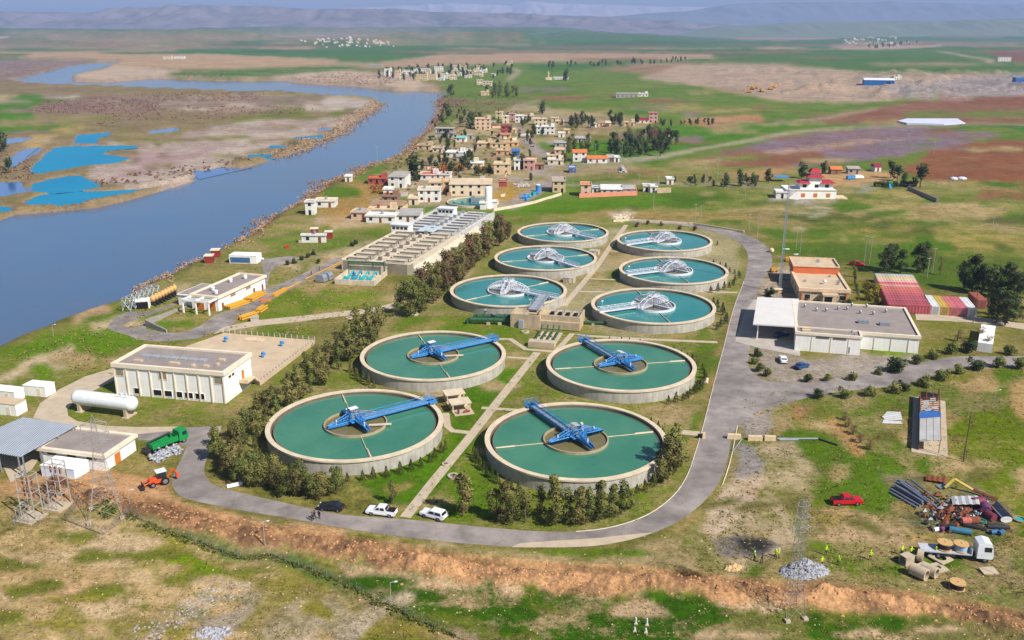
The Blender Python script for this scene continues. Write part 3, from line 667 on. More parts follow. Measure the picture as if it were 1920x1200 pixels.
def ground_mat():
 m = bpy.data.materials.new('ground_cover'); m.use_nodes = True
 nt = m.node_tree; N = nt.nodes; L = nt.links; b = N['Principled BSDF']
 b.inputs['Roughness'].default_value = 0.95; b.inputs['Specular IOR Level'].default_value = 0.1
 def attr(nm):
  a = N.new('ShaderNodeAttribute'); a.attribute_name = nm; return a
 ca, cb, sh = attr('cover_a'), attr('cover_b'), attr('share')
 tc = N.new('ShaderNodeTexCoord')
 def noise(sc, det, rough=.6, stretch=None):
  n = N.new('ShaderNodeTexNoise'); n.inputs['Scale'].default_value = sc; n.inputs['Detail'].default_value = det; n.inputs['Roughness'].default_value = rough
  L.new(tc.outputs['Object'], n.inputs['Vector']); return n.outputs[0]
 def math_(op, a, b2=None, clamp=False):
  q = N.new('ShaderNodeMath'); q.operation = op; q.use_clamp = clamp
  for i, t in enumerate((a, b2)):
   if t is None: continue
   if isinstance(t, (int, float)): q.inputs[i].default_value = t
   else: L.new(t, q.inputs[i])
  return q.outputs[0]
 n1 = noise(0.11, 12, .72); n2 = noise(0.012, 8, .62)
 s = math_('ADD', math_('MULTIPLY', n1, .5), math_('ADD', math_('MULTIPLY', n2, .3), math_('MULTIPLY', noise(.9, 8, .7), .2)))
 s = math_('ADD', math_('MULTIPLY', math_('SUBTRACT', s, .5), 3.0), .5)
 d = math_('SUBTRACT', s, sh.outputs['Fac'])
 t = math_('ADD', math_('MULTIPLY', d, 3.4), .5, True)
 mx = N.new('ShaderNodeMix'); mx.data_type = 'RGBA'
 L.new(t, mx.inputs[0]); L.new(cb.outputs['Color'], mx.inputs['A']); L.new(ca.outputs['Color'], mx.inputs['B'])
 # tufts, clods and stones: real variation of the cover
 f1 = noise(0.7, 6, .75); f2 = noise(2.2, 4, .7)
 v = math_('ADD', math_('MULTIPLY', math_('SUBTRACT', f1, .5), 2.0), 1.0)
 v = math_('ADD', v, math_('MULTIPLY', math_('SUBTRACT', f2, .5), 1.7))
 v = math_('ADD', v, math_('MULTIPLY', math_('SUBTRACT', noise(.22, 5, .6), .5), .8))
 v = math_('ADD', v, math_('MULTIPLY', math_('SUBTRACT', noise(.03, 5, .65), .5), .9))
 v = math_('MAXIMUM', v, .35)
 mu = N.new('ShaderNodeMix'); mu.data_type = 'RGBA'; mu.blend_type = 'MULTIPLY'; mu.inputs[0].default_value = 1
 L.new(mx.outputs['Result'], mu.inputs['A']); L.new(v, mu.inputs['B'])
 # pale stones
 vo = N.new('ShaderNodeTexVoronoi'); vo.inputs['Scale'].default_value = 0.8; L.new(tc.outputs['Object'], vo.inputs['Vector'])
 st = math_('LESS_THAN', vo.outputs['Distance'], math_('MULTIPLY', math_('SUBTRACT', noise(.06, 4), .46), 1.1))
 st2 = math_('MULTIPLY', st, .28)
 mz = N.new('ShaderNodeMix'); mz.data_type = 'RGBA'; L.new(st2, mz.inputs[0]); L.new(mu.outputs['Result'], mz.inputs['A']); mz.inputs['B'].default_value = rgb(206, 186, 156)
 hs = N.new('ShaderNodeHueSaturation'); hs.inputs['Saturation'].default_value = 1.08; hs.inputs['Value'].default_value = 0.86
 L.new(mz.outputs['Result'], hs.inputs['Color']); L.new(hs.outputs[0], b.inputs['Base Color'])
 bp = N.new('ShaderNodeBump'); bp.inputs['Strength'].default_value = 0.5; bp.inputs['Distance'].default_value = 0.35
 L.new(math_('ADD', f1, math_('MULTIPLY', f2, .4)), bp.inputs['Height']); L.new(bp.outputs[0], b.inputs['Normal'])
 return m
gme, GCO, GQ = build_ground()
gme.materials.append(ground_mat())
ground = tag(put('ground', gme), 'grassy and bare earth ground of the river terrace', None, None, 'structure')
GB = BVHTree.FromPolygons([tuple(c) for c in GCO.tolist()], [tuple(q) for q in GQ.tolist()])
EYE = Vector((0, 0, CAMH))
def at(u, v):
 x, y = G(u, v, 0); d = (Vector((x, y, 0)) - EYE).normalized()
 h = GB.ray_cast(EYE, d)
 return h[0] if h[0] is not None else Vector((x, y, 0))
def ht(x, y):
 h = GB.ray_cast(Vector((x, y, 400)), Vector((0, 0, -1)))
 return h[0].z if h[0] is not None else 0.0
def V2(u, v, z=0): return Vector(G(u, v, z))
# river and ponds
rw = MB(); rw.sheet(WP([(u, v + (0 if v > 125 else -0)) for u, v in RIVER]), WZ)
xs = [p[0] for p in RIVER_W]; ys = [p[1] for p in RIVER_W]
rw = MB(); rw.sheet([(-2500, 60), (60, 60), (20, 700), (40, 2600), (-2500, 2600)], WZ)
rm = watermat('river_water', rgb(74, 116, 160, .72), 0.14, 1.2, 0.14, rgb(98, 114, 138, .72), 0.006)
tag(rw.build('river', rm), 'wide slate blue river', None, None, 'structure')
pmats = {'cy': watermat('pond_cyan', rgb(0, 138, 184, .78), 0.4, 2, .05, rgb(16, 150, 190, .78), .02, .12), 'bl': watermat('pond_blue', rgb(70, 116, 176, .9), 0.1, 2, .05)}
for k, P in PONDS.items():
 cx = sum(p[0] for p in P) / len(P); cy = sum(p[1] for p in P) / len(P)
 big = [(cx + (u - cx) * 1.12, cy + (v - cy) * 1.16) for u, v in P]
 w = MB(); w.sheet(WP(big, -4.8), -4.82)
 o = w.build('pond', pmats['bl' if k in 'egnlmk' else 'cy']); tag(o, 'turquoise gravel pit pond on the floodplain', None, None, 'structure')
# ------------------------------------------------------------------ roads and paths
M_ASPH = pm('asphalt', rgb(160, 149, 142), 0.9, 0.16, 0.22, 0.2, col2=rgb(114, 107, 103))
def seams(m):
 # repaired cracks and joints in the asphalt
 N = m.node_tree.nodes; L = m.node_tree.links; b = N['Principled BSDF']; src = b.inputs['Base Color'].links[0].from_socket
 tc = N.new('ShaderNodeTexCoord'); nz = N.new('ShaderNodeTexNoise'); nz.inputs['Scale'].default_value = .3; ad = N.new('ShaderNodeMixRGB'); ad.inputs[0].default_value = .06
 L.new(tc.outputs['Object'], nz.inputs['Vector']); L.new(tc.outputs['Object'], ad.inputs[1]); L.new(nz.outputs[1], ad.inputs[2])
 v = N.new('ShaderNodeTexVoronoi'); v.feature = 'DISTANCE_TO_EDGE'; v.inputs['Scale'].default_value = .13; L.new(ad.outputs[0], v.inputs['Vector'])
 r = N.new('ShaderNodeMapRange'); r.inputs['From Max'].default_value = .012; r.inputs['To Min'].default_value = .84; L.new(v.outputs[0], r.inputs[0])
 n2 = N.new('ShaderNodeTexNoise'); n2.inputs['Scale'].default_value = .07; L.new(tc.outputs['Object'], n2.inputs['Vector']); r2 = N.new('ShaderNodeMapRange'); r2.inputs['From Min'].default_value = .4; r2.inputs['From Max'].default_value = .6; r2.inputs['To Min'].default_value = .82; r2.inputs['To Max'].default_value = 1.1; L.new(n2.outputs[0], r2.inputs[0])
 q = N.new('ShaderNodeMath'); q.operation = 'MULTIPLY'; L.new(r.outputs[0], q.inputs[0]); L.new(r2.outputs[0], q.inputs[1])
 u = N.new('ShaderNodeMix'); u.data_type = 'RGBA'; u.blend_type = 'MULTIPLY'; u.inputs[0].default_value = 1; L.new(src, u.inputs['A']); L.new(q.outputs[0], u.inputs['B']); L.new(u.outputs['Result'], b.inputs['Base Color'])
seams(M_ASPH)
M_CONC = pm('concrete_paving', rgb(196, 178, 152), 0.9, 0.12, 0.5, 0.15, col2=rgb(172, 156, 134))
M_CONCG = pm('grey_concrete', rgb(186, 176, 164), 0.9, 0.1, 0.4, 0.15, col2=rgb(164, 154, 144))
def road(poly, z, mat, name, label, smooth=True, kerb=None):
 w = [G(u, v, 0) for u, v in poly]
 m = MB(); m.prism(w, -0.3, z)
 return tag(m.build(name, mat), label, None, None, 'structure')
OUTER = spline([(352, 833), (340, 860), (326, 890), (322, 908), (332, 924), (352, 936), (440, 955), (560, 975), (660, 993), (760, 1007), (880, 1020), (980, 1026), (1080, 1026), (1150, 1019), (1220, 1001), (1280, 972), (1322, 938), (1350, 900), (1364, 860), (1372, 820), (1378, 795), (1388, 750), (1398, 710), (1405, 660), (1410, 610), (1414, 570), (1428, 530), (1446, 500), (1446, 478), (1430, 456), (1392, 438), (1330, 424), (1260, 415), (1180, 411)], 4)
INNER = spline([(402, 833), (390, 855), (383, 880), (390, 900), (415, 915), (520, 940), (640, 965), (760, 974), (900, 988), (1000, 996), (1080, 997), (1150, 988), (1215, 965), (1262, 930), (1288, 892), (1303, 850), (1318, 800), (1332, 745), (1346, 690), (1357, 650), (1368, 605), (1380, 565), (1392, 535), (1400, 505), (1402, 480), (1390, 458), (1360, 441), (1310, 428), (1250, 420), (1180, 417)], 4)
road(OUTER + INNER[::-1], 0.05, M_ASPH, 'ring_road', 'grey asphalt ring road around the tanks')
BRANCH = spline([(1374, 812), (1410, 778), (1470, 757), (1560, 737), (1640, 728), (1700, 719), (1790, 692), (1850, 688), (2100, 690)], 4) + spline([(2100, 668), (1850, 668), (1780, 670), (1700, 686), (1620, 704), (1540, 716), (1470, 718), (1430, 712), (1408, 695), (1396, 668)], 4) + [(1370, 700), (1350, 790)]
road(BRANCH, 0.054, M_ASPH, 'side_road', 'grey asphalt side road')
road([(258, 812), (330, 803), (415, 799), (412, 815), (402, 838), (345, 838), (330, 829), (258, 825)], 0.046, M_ASPH, 'link_road', 'short asphalt link road')
UPR = [(202, 616), (206, 606), (222, 592), (240, 584), (275, 586), (318, 571), (350, 557), (352, 562), (310, 580), (270, 594), (236, 606), (230, 611), (240, 613), (272, 611), (274, 617), (310, 624), (340, 624), (372, 613), (392, 600), (402, 592), (425, 583), (470, 566), (494, 553), (498, 543), (530, 530), (560, 517), (600, 498), (632, 483), (644, 486), (610, 508), (560, 534), (520, 556), (492, 572), (470, 585), (446, 599), (425, 616), (389, 627), (369, 635), (294, 641), (256, 636), (232, 626), (215, 622)]
road(UPR, 0.05, M_ASPH, 'river_road', 'asphalt service road by the river')
road(spline([(418, 614), (481, 601), (560, 593), (640, 584), (700, 577), (738, 568)], 3) + spline([(745, 575), (700, 586), (640, 593), (560, 603), (470, 613), (400, 626)], 3), 0.056, M_CONC, 'service_path', 'pale concrete service path')
road([(486, 487), (545, 480), (562, 484), (530, 493), (507, 510), (502, 530), (498, 546), (492, 546), (495, 515), (492, 498)], 0.058, M_ASPH, 'river_lane', 'short asphalt lane')
road([(62, 784), (75, 757), (110, 731), (160, 706), (214, 690), (216, 712), (170, 735), (140, 752), (126, 768), (128, 780), (145, 790), (200, 799), (260, 801), (340, 800), (345, 806), (262, 814), (230, 812), (140, 800)], 0.06, M_CONC, 'yard_road', 'pale concrete yard road')
road([(1715, 582), (1760, 585), (1850, 597), (1920, 607), (2100, 620), (2100, 632), (1920, 618), (1850, 607), (1780, 602), (1718, 600)], 0.05, M_CONC, 'back_road', 'pale concrete back road')
road([(1378, 640), (1396, 585), (1414, 562), (1500, 566), (1500, 668), (1420, 652)], 0.062, M_CONCG, 'forecourt', 'grey concrete forecourt under the canopy')
road([(20, 905), (0, 860), (0, 820), (45, 800), (80, 850), (60, 880)], 0.05, M_CONC, 'shed_floor', 'bare concrete floor of the open shed')
road([(960, 1026), (975, 1019), (1030, 1015), (1080, 1012), (1125, 1009), (1175, 1003), (1222, 999)] + [p for p in OUTER if 985 < p[0] < 1222 and p[1] > 990][::-1], 0.058, M_CONC, 'road_patch', 'pale concrete apron on the outer road edge')
def path(pts, w, z):
 P = [Vector(G(u, v, 0)) for u, v in pts]
 L_, R_ = [], []
 for i, p in enumerate(P):
  d = ((P[min(i + 1, len(P) - 1)] - P[max(i - 1, 0)])).normalized(); nrm = Vector((-d.y, d.x)) * w / 2
  L_.append(tuple(p + nrm)); R_.append(tuple(p - nrm))
 m = MB(); m.prism(L_ + R_[::-1], -0.2, z)
 tag(m.build('path', M_CONC), 'narrow pale concrete footpath', None, None, 'structure')
for i, (pts, w) in enumerate([([(760, 970), (815, 900), (872, 831), (930, 757), (1007, 661)], 2.0), ([(1174, 422), (1147, 458), (1117, 503), (1088, 537), (1056, 574)], 1.9),
 ([(936, 636), (957, 636), (985, 655), (1043, 660)], 1.5), ([(1040, 661), (1073, 626), (1100, 630), (1200, 636), (1345, 642)], 1.5), ([(951, 670), (1000, 673)], 1.2),
 ([(836, 775), (839, 800), (848, 808), (884, 812)], 1.5), ([(903, 765), (978, 770)], 1.2), ([(1272, 810), (1312, 814)], 2.2), ([(1087, 547), (1135, 547)], 1.2), ([(1107, 523), (1155, 525)], 1.2), ([(1308, 547), (1382, 549)], 1.4), ([(1135, 470), (1160, 472)], 1.2)]):
 path(pts, w, 0.064 + 0.006 * i)
# kerb of the ring road on its outer right side
km = MB()
kp = [G(u, v, 0) for u, v in spline([(1352, 910), (1366, 868), (1376, 822), (1380, 798)], 5)]
for a, b in zip(kp[:-1], kp[1:]): km.tube((a[0] + .2, a[1], .06), (b[0] + .2, b[1], .06), 0.14, 4)
kp = [G(u, v, 0) for u, v in INNER[40:90]]
for a, b in zip(kp[:-1], kp[1:]): km.tube((a[0], a[1], .05), (b[0], b[1], .05), 0.1, 4)
tag(km.build('kerb', pm('kerb_concrete', rgb(200, 188, 166), 0.9)), 'low concrete kerb along the ring road', None, None, 'structure')
# ------------------------------------------------------------------ clarifier tanks
M_WALL = pm('tank_concrete', rgb(186, 180, 168), 0.9, 0.14, 0.35, 0.2, streak=0.22)
M_RIM = pm('tank_rim', rgb(214, 196, 168), 0.85, 0.1, 0.5, 0.1)
M_DARKC = pm('wet_concrete', rgb(120, 108, 92), 0.8, 0.15)
M_W1 = watermat('tank_water_green', rgb(58, 124, 98, .85), 0.08, 1.6, .05, rgb(84, 142, 110, .85), .07)
M_W2 = watermat('tank_water_teal', rgb(36, 128, 126, .85), 0.08, 1.6, .05, rgb(66, 146, 136, .85), .07)
M_WIN = watermat('tank_floc_brown', rgb(134, 120, 74, .8), 0.12, 2, .05, rgb(118, 112, 70, .8), .5)
M_WIN2 = watermat('tank_floc_grey', rgb(136, 128, 104, .8), 0.12, 2, .05, rgb(110, 116, 100, .8), .5)
M_BLUE = pm('blue_paint', rgb(70, 154, 222), 0.55, 0.15, .8, col2=rgb(48, 120, 182))
M_WHITE = pm('white_paint', rgb(226, 228, 230), 0.5, 0.06, 1.0)
M_WHITE2 = pm('white_steel', rgb(222, 222, 228), 0.5, 0.08, 1.5)
M_GREY = pm('galvanised', rgb(156, 162, 168), 0.45, 0.12, 1.2, metal=0.3)
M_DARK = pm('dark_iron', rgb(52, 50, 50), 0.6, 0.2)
HZ = 3.0
TANKS = [  # centre, bridge end (photo), style, label
(-32.1, 172.3, (818, 752), 'b', 'green water clarifier tank nearest the camera on the left of the central path'),
(12.6, 164.8, (993, 760), 'b', 'green water clarifier tank nearest the camera on the right, a tree shading its edge'),
(-19.5, 213.4, (936, 636), 'b', 'second left clarifier tank, its blue bridge ending beside the pipe building'),
(26.2, 206.7, (1095, 640), 'b', 'second right clarifier tank by the ring road, blue bridge pointing to upper left'),
(-1.1, 271.1, (1030, 558), 'w', 'teal clarifier tank joined by a covered gangway to the concrete distribution building'),
(41.1, 255.1, (1118, 586), 'w', 'teal clarifier tank with white bridge, nearest the camera of the right white bridged three'),
(11.8, 312.5, (1074, 499), 'w', 'middle teal clarifier tank of the left white bridged three'),
(53.8, 295.5, (1175, 516), 'w', 'middle teal clarifier tank of the right white bridged three'),
(20.1, 354.3, (1105, 446), 'w', 'farthest left teal clarifier tank next to the grove'),
(57.8, 339.8, (1170, 460), 'w', 'farthest right teal clarifier tank where the ring road bends'),
]
def ring_wall(ri, ro, z0, z1, n=96):
 m = MB(); m.lathe([(ro, z0), (ro, z1), (ri, z1), (ri, z0)], n, closed=True); return m
me_wall = ring_wall(17.35, 17.75, -0.4, HZ - .32).mesh('outer_wall', M_WALL, False)
me_rim = ring_wall(17.0, 18.0, HZ - .32, HZ).mesh('rim_walkway', M_RIM, False)
mm = MB(); mm.lathe([(17.0, HZ - .3), (17.0, HZ - 1.1), (16.45, HZ - 1.1), (16.45, HZ - .52), (16.3, HZ - .52), (16.3, HZ - 1.2)], 96); me_laun = mm.mesh('launder', M_DARKC)
mm = MB(); mm.disc(16.4, HZ - .62, 96); me_wat = {'b': mm.mesh('water', M_W1), 'w': mm.mesh('water', M_W2)}
for k in 'bw': pass
me_ring = ring_wall(6.2, 6.45, HZ - 1.2, HZ - .1, 64).mesh('centre_ring', pm('ring_concrete', rgb(176, 158, 128), .9, .15))
me_ring_w = ring_wall(6.15, 6.45, HZ - 1.2, HZ + .05, 64).mesh('centre_ring', M_WHITE2)
mm = MB(); mm.disc(6.25, HZ - .5, 48); me_cw = {'b': mm.mesh('centre_water', M_WIN), 'w': mm.mesh('centre_water', M_WIN2)}
def truss(m, p, q, h, n, w):
 p, q = Vector(p), Vector(q); up = Vector((0, 0, h))
 m.bar(p, q, w); m.bar(p + up, q + up, w)
 for k in range(n + 1):
  a = p.lerp(q, k / n); m.bar(a, a + up, w * .7)
  if k < n: m.bar(a if k % 2 else a + up, p.lerp(q, (k + 1) / n) + (up if k % 2 else Vector()), w * .7)
def rail(m, p, q, h=1.0, n=6, w=.05):
 p, q = Vector(p), Vector(q)
 for z in (h, h * .5): m.bar(p + Vector((0, 0, z)), q + Vector((0, 0, z)), w)
 for k in range(n + 1):
  a = p.lerp(q, k / n); m.bar(a, a + Vector((0, 0, h)), w)
def bridge_parts_blue():
 P = {}
 d = MB(); d.box(-.4, 18.4, -.6, .6, .42, .5); P['deck'] = d.mesh('deck', M_GREY)
 g = MB()
 for y in (-.66, .66):
  g.box(-.4, 18.4, y - .05, y + .05, .22, .62)
  truss(g, (0, y, .62), (18.2, y, .62), 0.85, 14, .07)
 P['girder'] = g.mesh('girder', M_BLUE)
 c = MB(); c.box(17.0, 18.7, -1.3, 1.3, .25, .5); rail(c, (17, -1.3, .5), (18.7, -1.3, .5), 1, 2); rail(c, (17, 1.3, .5), (18.7, 1.3, .5), 1, 2); rail(c, (18.7, -1.3, .5), (18.7, 1.3, .5), 1, 3)
 P['end_carriage'] = c.mesh('end_carriage', M_BLUE)
 w = MB(); w.tube((0, -.12, 0), (0, .12, 0), .16, 12); P['carriage_wheels'] = w.mesh('wheel', M_DARK)
 def arm(a):
  m = MB(); ca, sa = math.cos(a), math.sin(a)
  def X(x, y, z): return (x * ca - y * sa, x * sa + y * ca, z)
  for y in (-.55, .55):
   m.add([X(.6, y, .1), X(6.2, y * .55, .1), X(6.2, y * .55, .5), X(.6, y, .75)], [(0, 1, 2, 3), (3, 2, 1, 0)])
   m.bar(X(.8, y, 2.3), X(6.0, y * .55, .55), .12)
   m.bar(X(.8, y, .75), X(6.0, y * .55, .5), .14)
   for k in range(1, 6):
    x = .8 + k * 5.2 / 6.5; z = 2.3 - 1.75 * k / 6.5
    m.bar(X(x, y * (1 - .07 * k), .6), X(x, y * (1 - .07 * k), z), .08)
    m.bar(X(x, y * (1 - .07 * k), .6), X(x - .8, y * (1 - .07 * k + .07), z + .27), .07)
  vs = [X(.6, -.55, .55), X(6.2, -.3, .46), X(6.2, .3, .46), X(.6, .55, .55)]
  m.add(vs, [(0, 1, 2, 3), (3, 2, 1, 0)])
  return m
 P['arms'] = [arm(a).mesh('arm', M_BLUE) for a in (math.pi / 2, math.pi, -math.pi / 2)]
 t = MB(); t.box(-1.5, 1.5, -1.5, 1.5, .55, .7)
 for x in (-1.45, 1.45):
  for y in (-1.45, 1.45): t.bar((x, y, .7), (x, y, 2.4), .14)
 for s in (-1.45, 1.45):
  t.bar((-1.45, s, 2.4), (1.45, s, 2.4), .12); t.bar((s, -1.45, 2.4), (s, 1.45, 2.4), .12)
  t.bar((-1.45, s, 1.6), (1.45, s, 1.6), .08); t.bar((s, -1.45, 1.6), (s, 1.45, 1.6), .08)
 P['centre_platform'] = t.mesh('centre_platform', M_BLUE)
 dr = MB(); dr.tube((.3, 0, .7), (.3, 0, 1.7), .42, 12); dr.cbox((-.6, .2, 1.05), (.9, .7, .7)); dr.tube((-.6, .2, 1.4), (-.6, .2, 1.9), .2, 10); P['drive_motor'] = dr.mesh('drive_motor', M_GREY)
 rf = MB(); rf.cbox((-.2, .3, 3.05), (1.9, 1.2, .07), .1, .12); rf.bar((-.9, .3, 2.4), (-.9, .3, 3.05), .08); rf.bar((.5, .3, 2.4), (.5, .3, 3.05), .08); P['motor_roof'] = rf.mesh('motor_roof', M_WHITE)
 lm = MB(); lm.tube((0, 0, .5), (0, 0, 1.5), .14, 8); P['lamp_post'] = lm.mesh('bollard', M_WHITE)
 return P
def bridge_parts_white():
 P = {}
 d = MB(); d.box(2, 18.2, -.65, .65, .3, .38); P['deck'] = d.mesh('deck', pm('galv_pale', rgb(188, 196, 206), .5, .1, 1))
 g = MB()
 for y in (-.7, .7): truss(g, (5.4, y, .1), (18.0, y, .1), 1.25, 11, .1)
 g.box(5.2, 18.2, -.75, -.66, .0, .35); g.box(5.2, 18.2, .66, .75, .0, .35)
 P['girder'] = g.mesh('girder', M_WHITE2)
 def arch(a):
  m = MB(); ca, sa = math.cos(a), math.sin(a)
  def X(x, y, z): return (x * ca - y * sa, x * sa + y * ca, z)
  n = 10
  for y in (-.75, .75):
   pr = None
   for k in range(n + 1):
    x = 6.3 * k / n; z = (.55) + 2.1 * (math.cos(min(1, max(0, (x - 1.2) / 5.1)) * math.pi / 2) ** .8)
    b, t = X(x, y, .15), X(x, y, z)
    m.bar(b, t, .07)
    if pr: m.bar(pr[1], t, .12); m.bar(pr[0], t if k % 2 else t, .07)
    pr = (b, t)
   m.add([X(.3, y, -.05), X(6.3, y, -.05), X(6.3, y, .42), X(.3, y, .42)], [(0, 1, 2, 3), (3, 2, 1, 0)])
  for k in range(2, n + 1, 2):
   x = 6.3 * k / n; z = (.55) + 2.1 * (math.cos(min(1, max(0, (x - 1.2) / 5.1)) * math.pi / 2) ** .8)
   m.bar(X(x, -.75, z), X(x, .75, z), .09)
  m.add([X(.3, -.7, .2), X(6.2, -.7, .2), X(6.2, .7, .2), X(.3, .7, .2)], [(0, 1, 2, 3), (3, 2, 1, 0)])
  return m
 P['arms'] = [arch(a).mesh('arched_truss', M_WHITE2) for a in (R(20), R(110), R(200), R(290))]
 t = MB(); t.box(-1.3, 1.3, -1.3, 1.3, 2.6, 2.7)
 for s in (-1.3, 1.3):
  rail(t, (-1.3, s, 2.7), (1.3, s, 2.7), .9, 3); rail(t, (s, -1.3, 2.7), (s, 1.3, 2.7), .9, 3)
 for x in (-1.1, 1.1):
  for y in (-1.1, 1.1): t.bar((x, y, .1), (x, y, 2.6), .12)
 P['centre_platform'] = t.mesh('centre_platform', M_WHITE2)
 dr = MB(); dr.tube((.2, 0, 2.7), (.2, 0, 3.3), .3, 10); dr.tube((0, 0, -.3), (0, 0, 2.6), .35, 10); P['drive_motor'] = dr.mesh('drive_motor', M_GREY)
 return P
BP = {'b': bridge_parts_blue(), 'w': bridge_parts_white()}
for i, (cx, cy, end, st, lab) in enumerate(TANKS):
 t = root('clarifier_tank', lab, 'water tank', (cx, cy, 0), 0, 'round concrete clarifier tanks')
 put('outer_wall', me_wall, t); put('rim_walkway', me_rim, t); put('launder', me_laun, t); put('water', me_wat[st], t)
 put('centre_ring', me_ring if st == 'b' else me_ring_w, t); put('centre_water', me_cw[st], t)
 ex, ey = G(end[0], end[1], HZ); ang = math.atan2(ey - cy, ex - cx)
 # floating scum pipes
 for s_, da in enumerate((R(74), R(-106))):
  p = MB(); a = ang + da
  p.tube((6.4 * math.cos(a), 6.4 * math.sin(a), HZ - .5), (16.2 * math.cos(a), 16.2 * math.sin(a), HZ - .5), .09, 6)
  p.tube((12.4 * math.cos(a + .01), 12.4 * math.sin(a + .01), HZ - .45), (16.2 * math.cos(a + .01), 16.2 * math.sin(a + .01), HZ - .45), .17, 6)
  p.build('scum_pipe', M_RIM, t)
 bb = BP[st]
 blab = {'b': 'blue steel scraper bridge with cross arms', 'w': 'white lattice scraper bridge with domed centre'}[st]
 where = ['on the near left tank', 'on the near right tank', 'on the second left green tank', 'on the second right green tank', 'on the tank beside the distribution building', 'on the near tank of the right teal row', 'on the middle tank of the left teal row', 'on the middle tank of the right teal row', 'on the far tank beside the grove', 'on the far tank by the road bend'][i]
 b = root('scraper_bridge', blab + ' ' + where, 'bridge', (cx, cy, HZ), ang, 'scraper bridges on the tanks')
 put('deck', bb['deck'], b); put('girder', bb['girder'], b)
 for a in bb['arms']: put(a.name.split('.')[0], a, b)
 put('centre_platform', bb['centre_platform'], b); put('drive_motor', bb['drive_motor'], b)
 if st == 'b':
  ec = put('end_carriage', bb['end_carriage'], b)
  for wy in (-1.22, 1.22): put('wheel', bb['carriage_wheels'], ec, (17.6, wy, .16)); put('motor_roof', bb['motor_roof'], b)
  for x, y in ((0, 4.2), (0, -4.2), (-4.2, 0)):
   put('bollard', bb['lamp_post'], b, (x, y, 0))
  tr = MB(); tr.cbox((3.6, -3.9, -.05), (4.6, .5, .25), R(-28)); tr.build('scum_trough', M_RIM, b)
 else:
  fl = MB(); fl.tube((13, -7, -.5), (13, -7, .6), .05, 6); fl.cbox((13, -7, .8), (.9, .1, .3), .4); fl.build('float_marker', M_WHITE, b)
# stairs up to the far left tanks
def stairs(u, v, ang, lab):
 x, y = G(u, v, 0); s = root('steel_stairs', lab, 'stairs', (x, y, 0), ang, 'steel stairs up to the tanks')
 m = MB()
 for k in range(12): m.box(k * .3, k * .3 + .3, -.5, .5, 3 - k * .25 - .05, 3 - k * .25)
 m.build('treads', M_GREY, s)
 m = MB()
 for yy in (-.5, .5): rail(m, (0, yy, 3), (3.6, yy, 0.1), 1, 5, .05); m.bar((0, yy, 2.9), (3.6, yy, .0), .12)
 m.build('handrail', M_GREY, s)
stairs(1050, 512, R(-35), 'steel stairs on the middle tank of the left teal row')
stairs(1098, 461, R(-35), 'steel stairs on the far tank beside the grove')
# ------------------------------------------------------------------ building kit
M_PLAST = pm('white_plaster', rgb(242, 239, 232), 0.85, 0.04, 0.4, 0.05, streak=0.05)
M_CREAM = pm('cream_plaster', rgb(222, 196, 160), 0.85, 0.1, 0.4, 0.05, streak=0.1)
M_TRIM = pm('pale_parapet', rgb(232, 216, 192), 0.85, 0.06, 0.5)
M_ROOFG = pm('gravel_roof', rgb(156, 144, 138), 0.95, 0.12, 0.25, 0.3, col2=rgb(136, 124, 118))
M_ROOFB = pm('beige_roof', rgb(206, 184, 154), 0.95, 0.1, 0.25, 0.2, col2=rgb(184, 160, 132))
M_GLASS = pm('dark_glass', rgb(40, 46, 54), 0.15, 0.2, 1, spec=0.6)
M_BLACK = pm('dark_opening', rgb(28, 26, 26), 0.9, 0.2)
M_ORANGE = pm('orange_paint', rgb(206, 120, 52), 0.6, 0.1, 1)
M_SHEET = pm('grey_sheet', rgb(166, 172, 180), 0.5, 0.06, 0.3, metal=0.15)
M_YEL = pm('yellow_pipe', rgb(206, 152, 48), 0.5, 0.12, 1)
M_GREEN = pm('green_pipe', rgb(58, 96, 66), 0.5, 0.15, 0.8)
M_CYAN = pm('cyan_pump', rgb(40, 172, 180), 0.45, 0.12, 1)
M_RUST = pm('rust', rgb(140, 78, 50), 0.85, 0.25, 1)
M_REDB = pm('red_box', rgb(150, 54, 44), 0.7, 0.2, 1)
def frame_of(fl, fr, h, z0=0.0):
 A, B = Vector(G(*fl, h)), Vector(G(*fr, h)); d = B - A
 return (A.x, A.y, z0), math.atan2(d.y, d.x), d.length
WCACHE = {}
def window(par, pos, rz, w, h, glass=M_GLASS, fm=None, name='window', flush=.04):
 """frame standing proud of the wall with a pane inside it"""
 fm = fm or M_TRIM
 key = (round(w, 2), round(h, 2), fm.name)
 if key not in WCACHE:
  m = MB(); t = .09
  for x0, x1, z0, z1 in ((-w / 2 - t, w / 2 + t, h, h + t), (-w / 2 - t, w / 2 + t, -t, 0), (-w / 2 - t, -w / 2, 0, h), (w / 2, w / 2 + t, 0, h)):
   m.box(x0, x1, -.1, .0, z0, z1)
  WCACHE[key] = m.mesh('window', fm)
 k2 = (round(w, 2), round(h, 2), glass.name, 'p')
 if k2 not in WCACHE:
  m = MB(); m.box(-w / 2, w / 2, -.04, 0, 0, h); WCACHE[k2] = m.mesh('pane', glass)
 o = put(name, WCACHE[key], par, pos, rz); put('pane' if name == 'window' else 'panel', WCACHE[k2], o)
 return o
def simple_win(par, pos, rz, w, h, mat=M_GLASS, name='window'):
 key = ('s', round(w, 1), round(h, 1), mat.name)
 if key not in WCACHE:
  m = MB(); m.box(-w / 2, w / 2, -.06, 0.02, 0, h); WCACHE[key] = m.mesh(name, mat)
 return put(name, WCACHE[key], par, pos, rz)
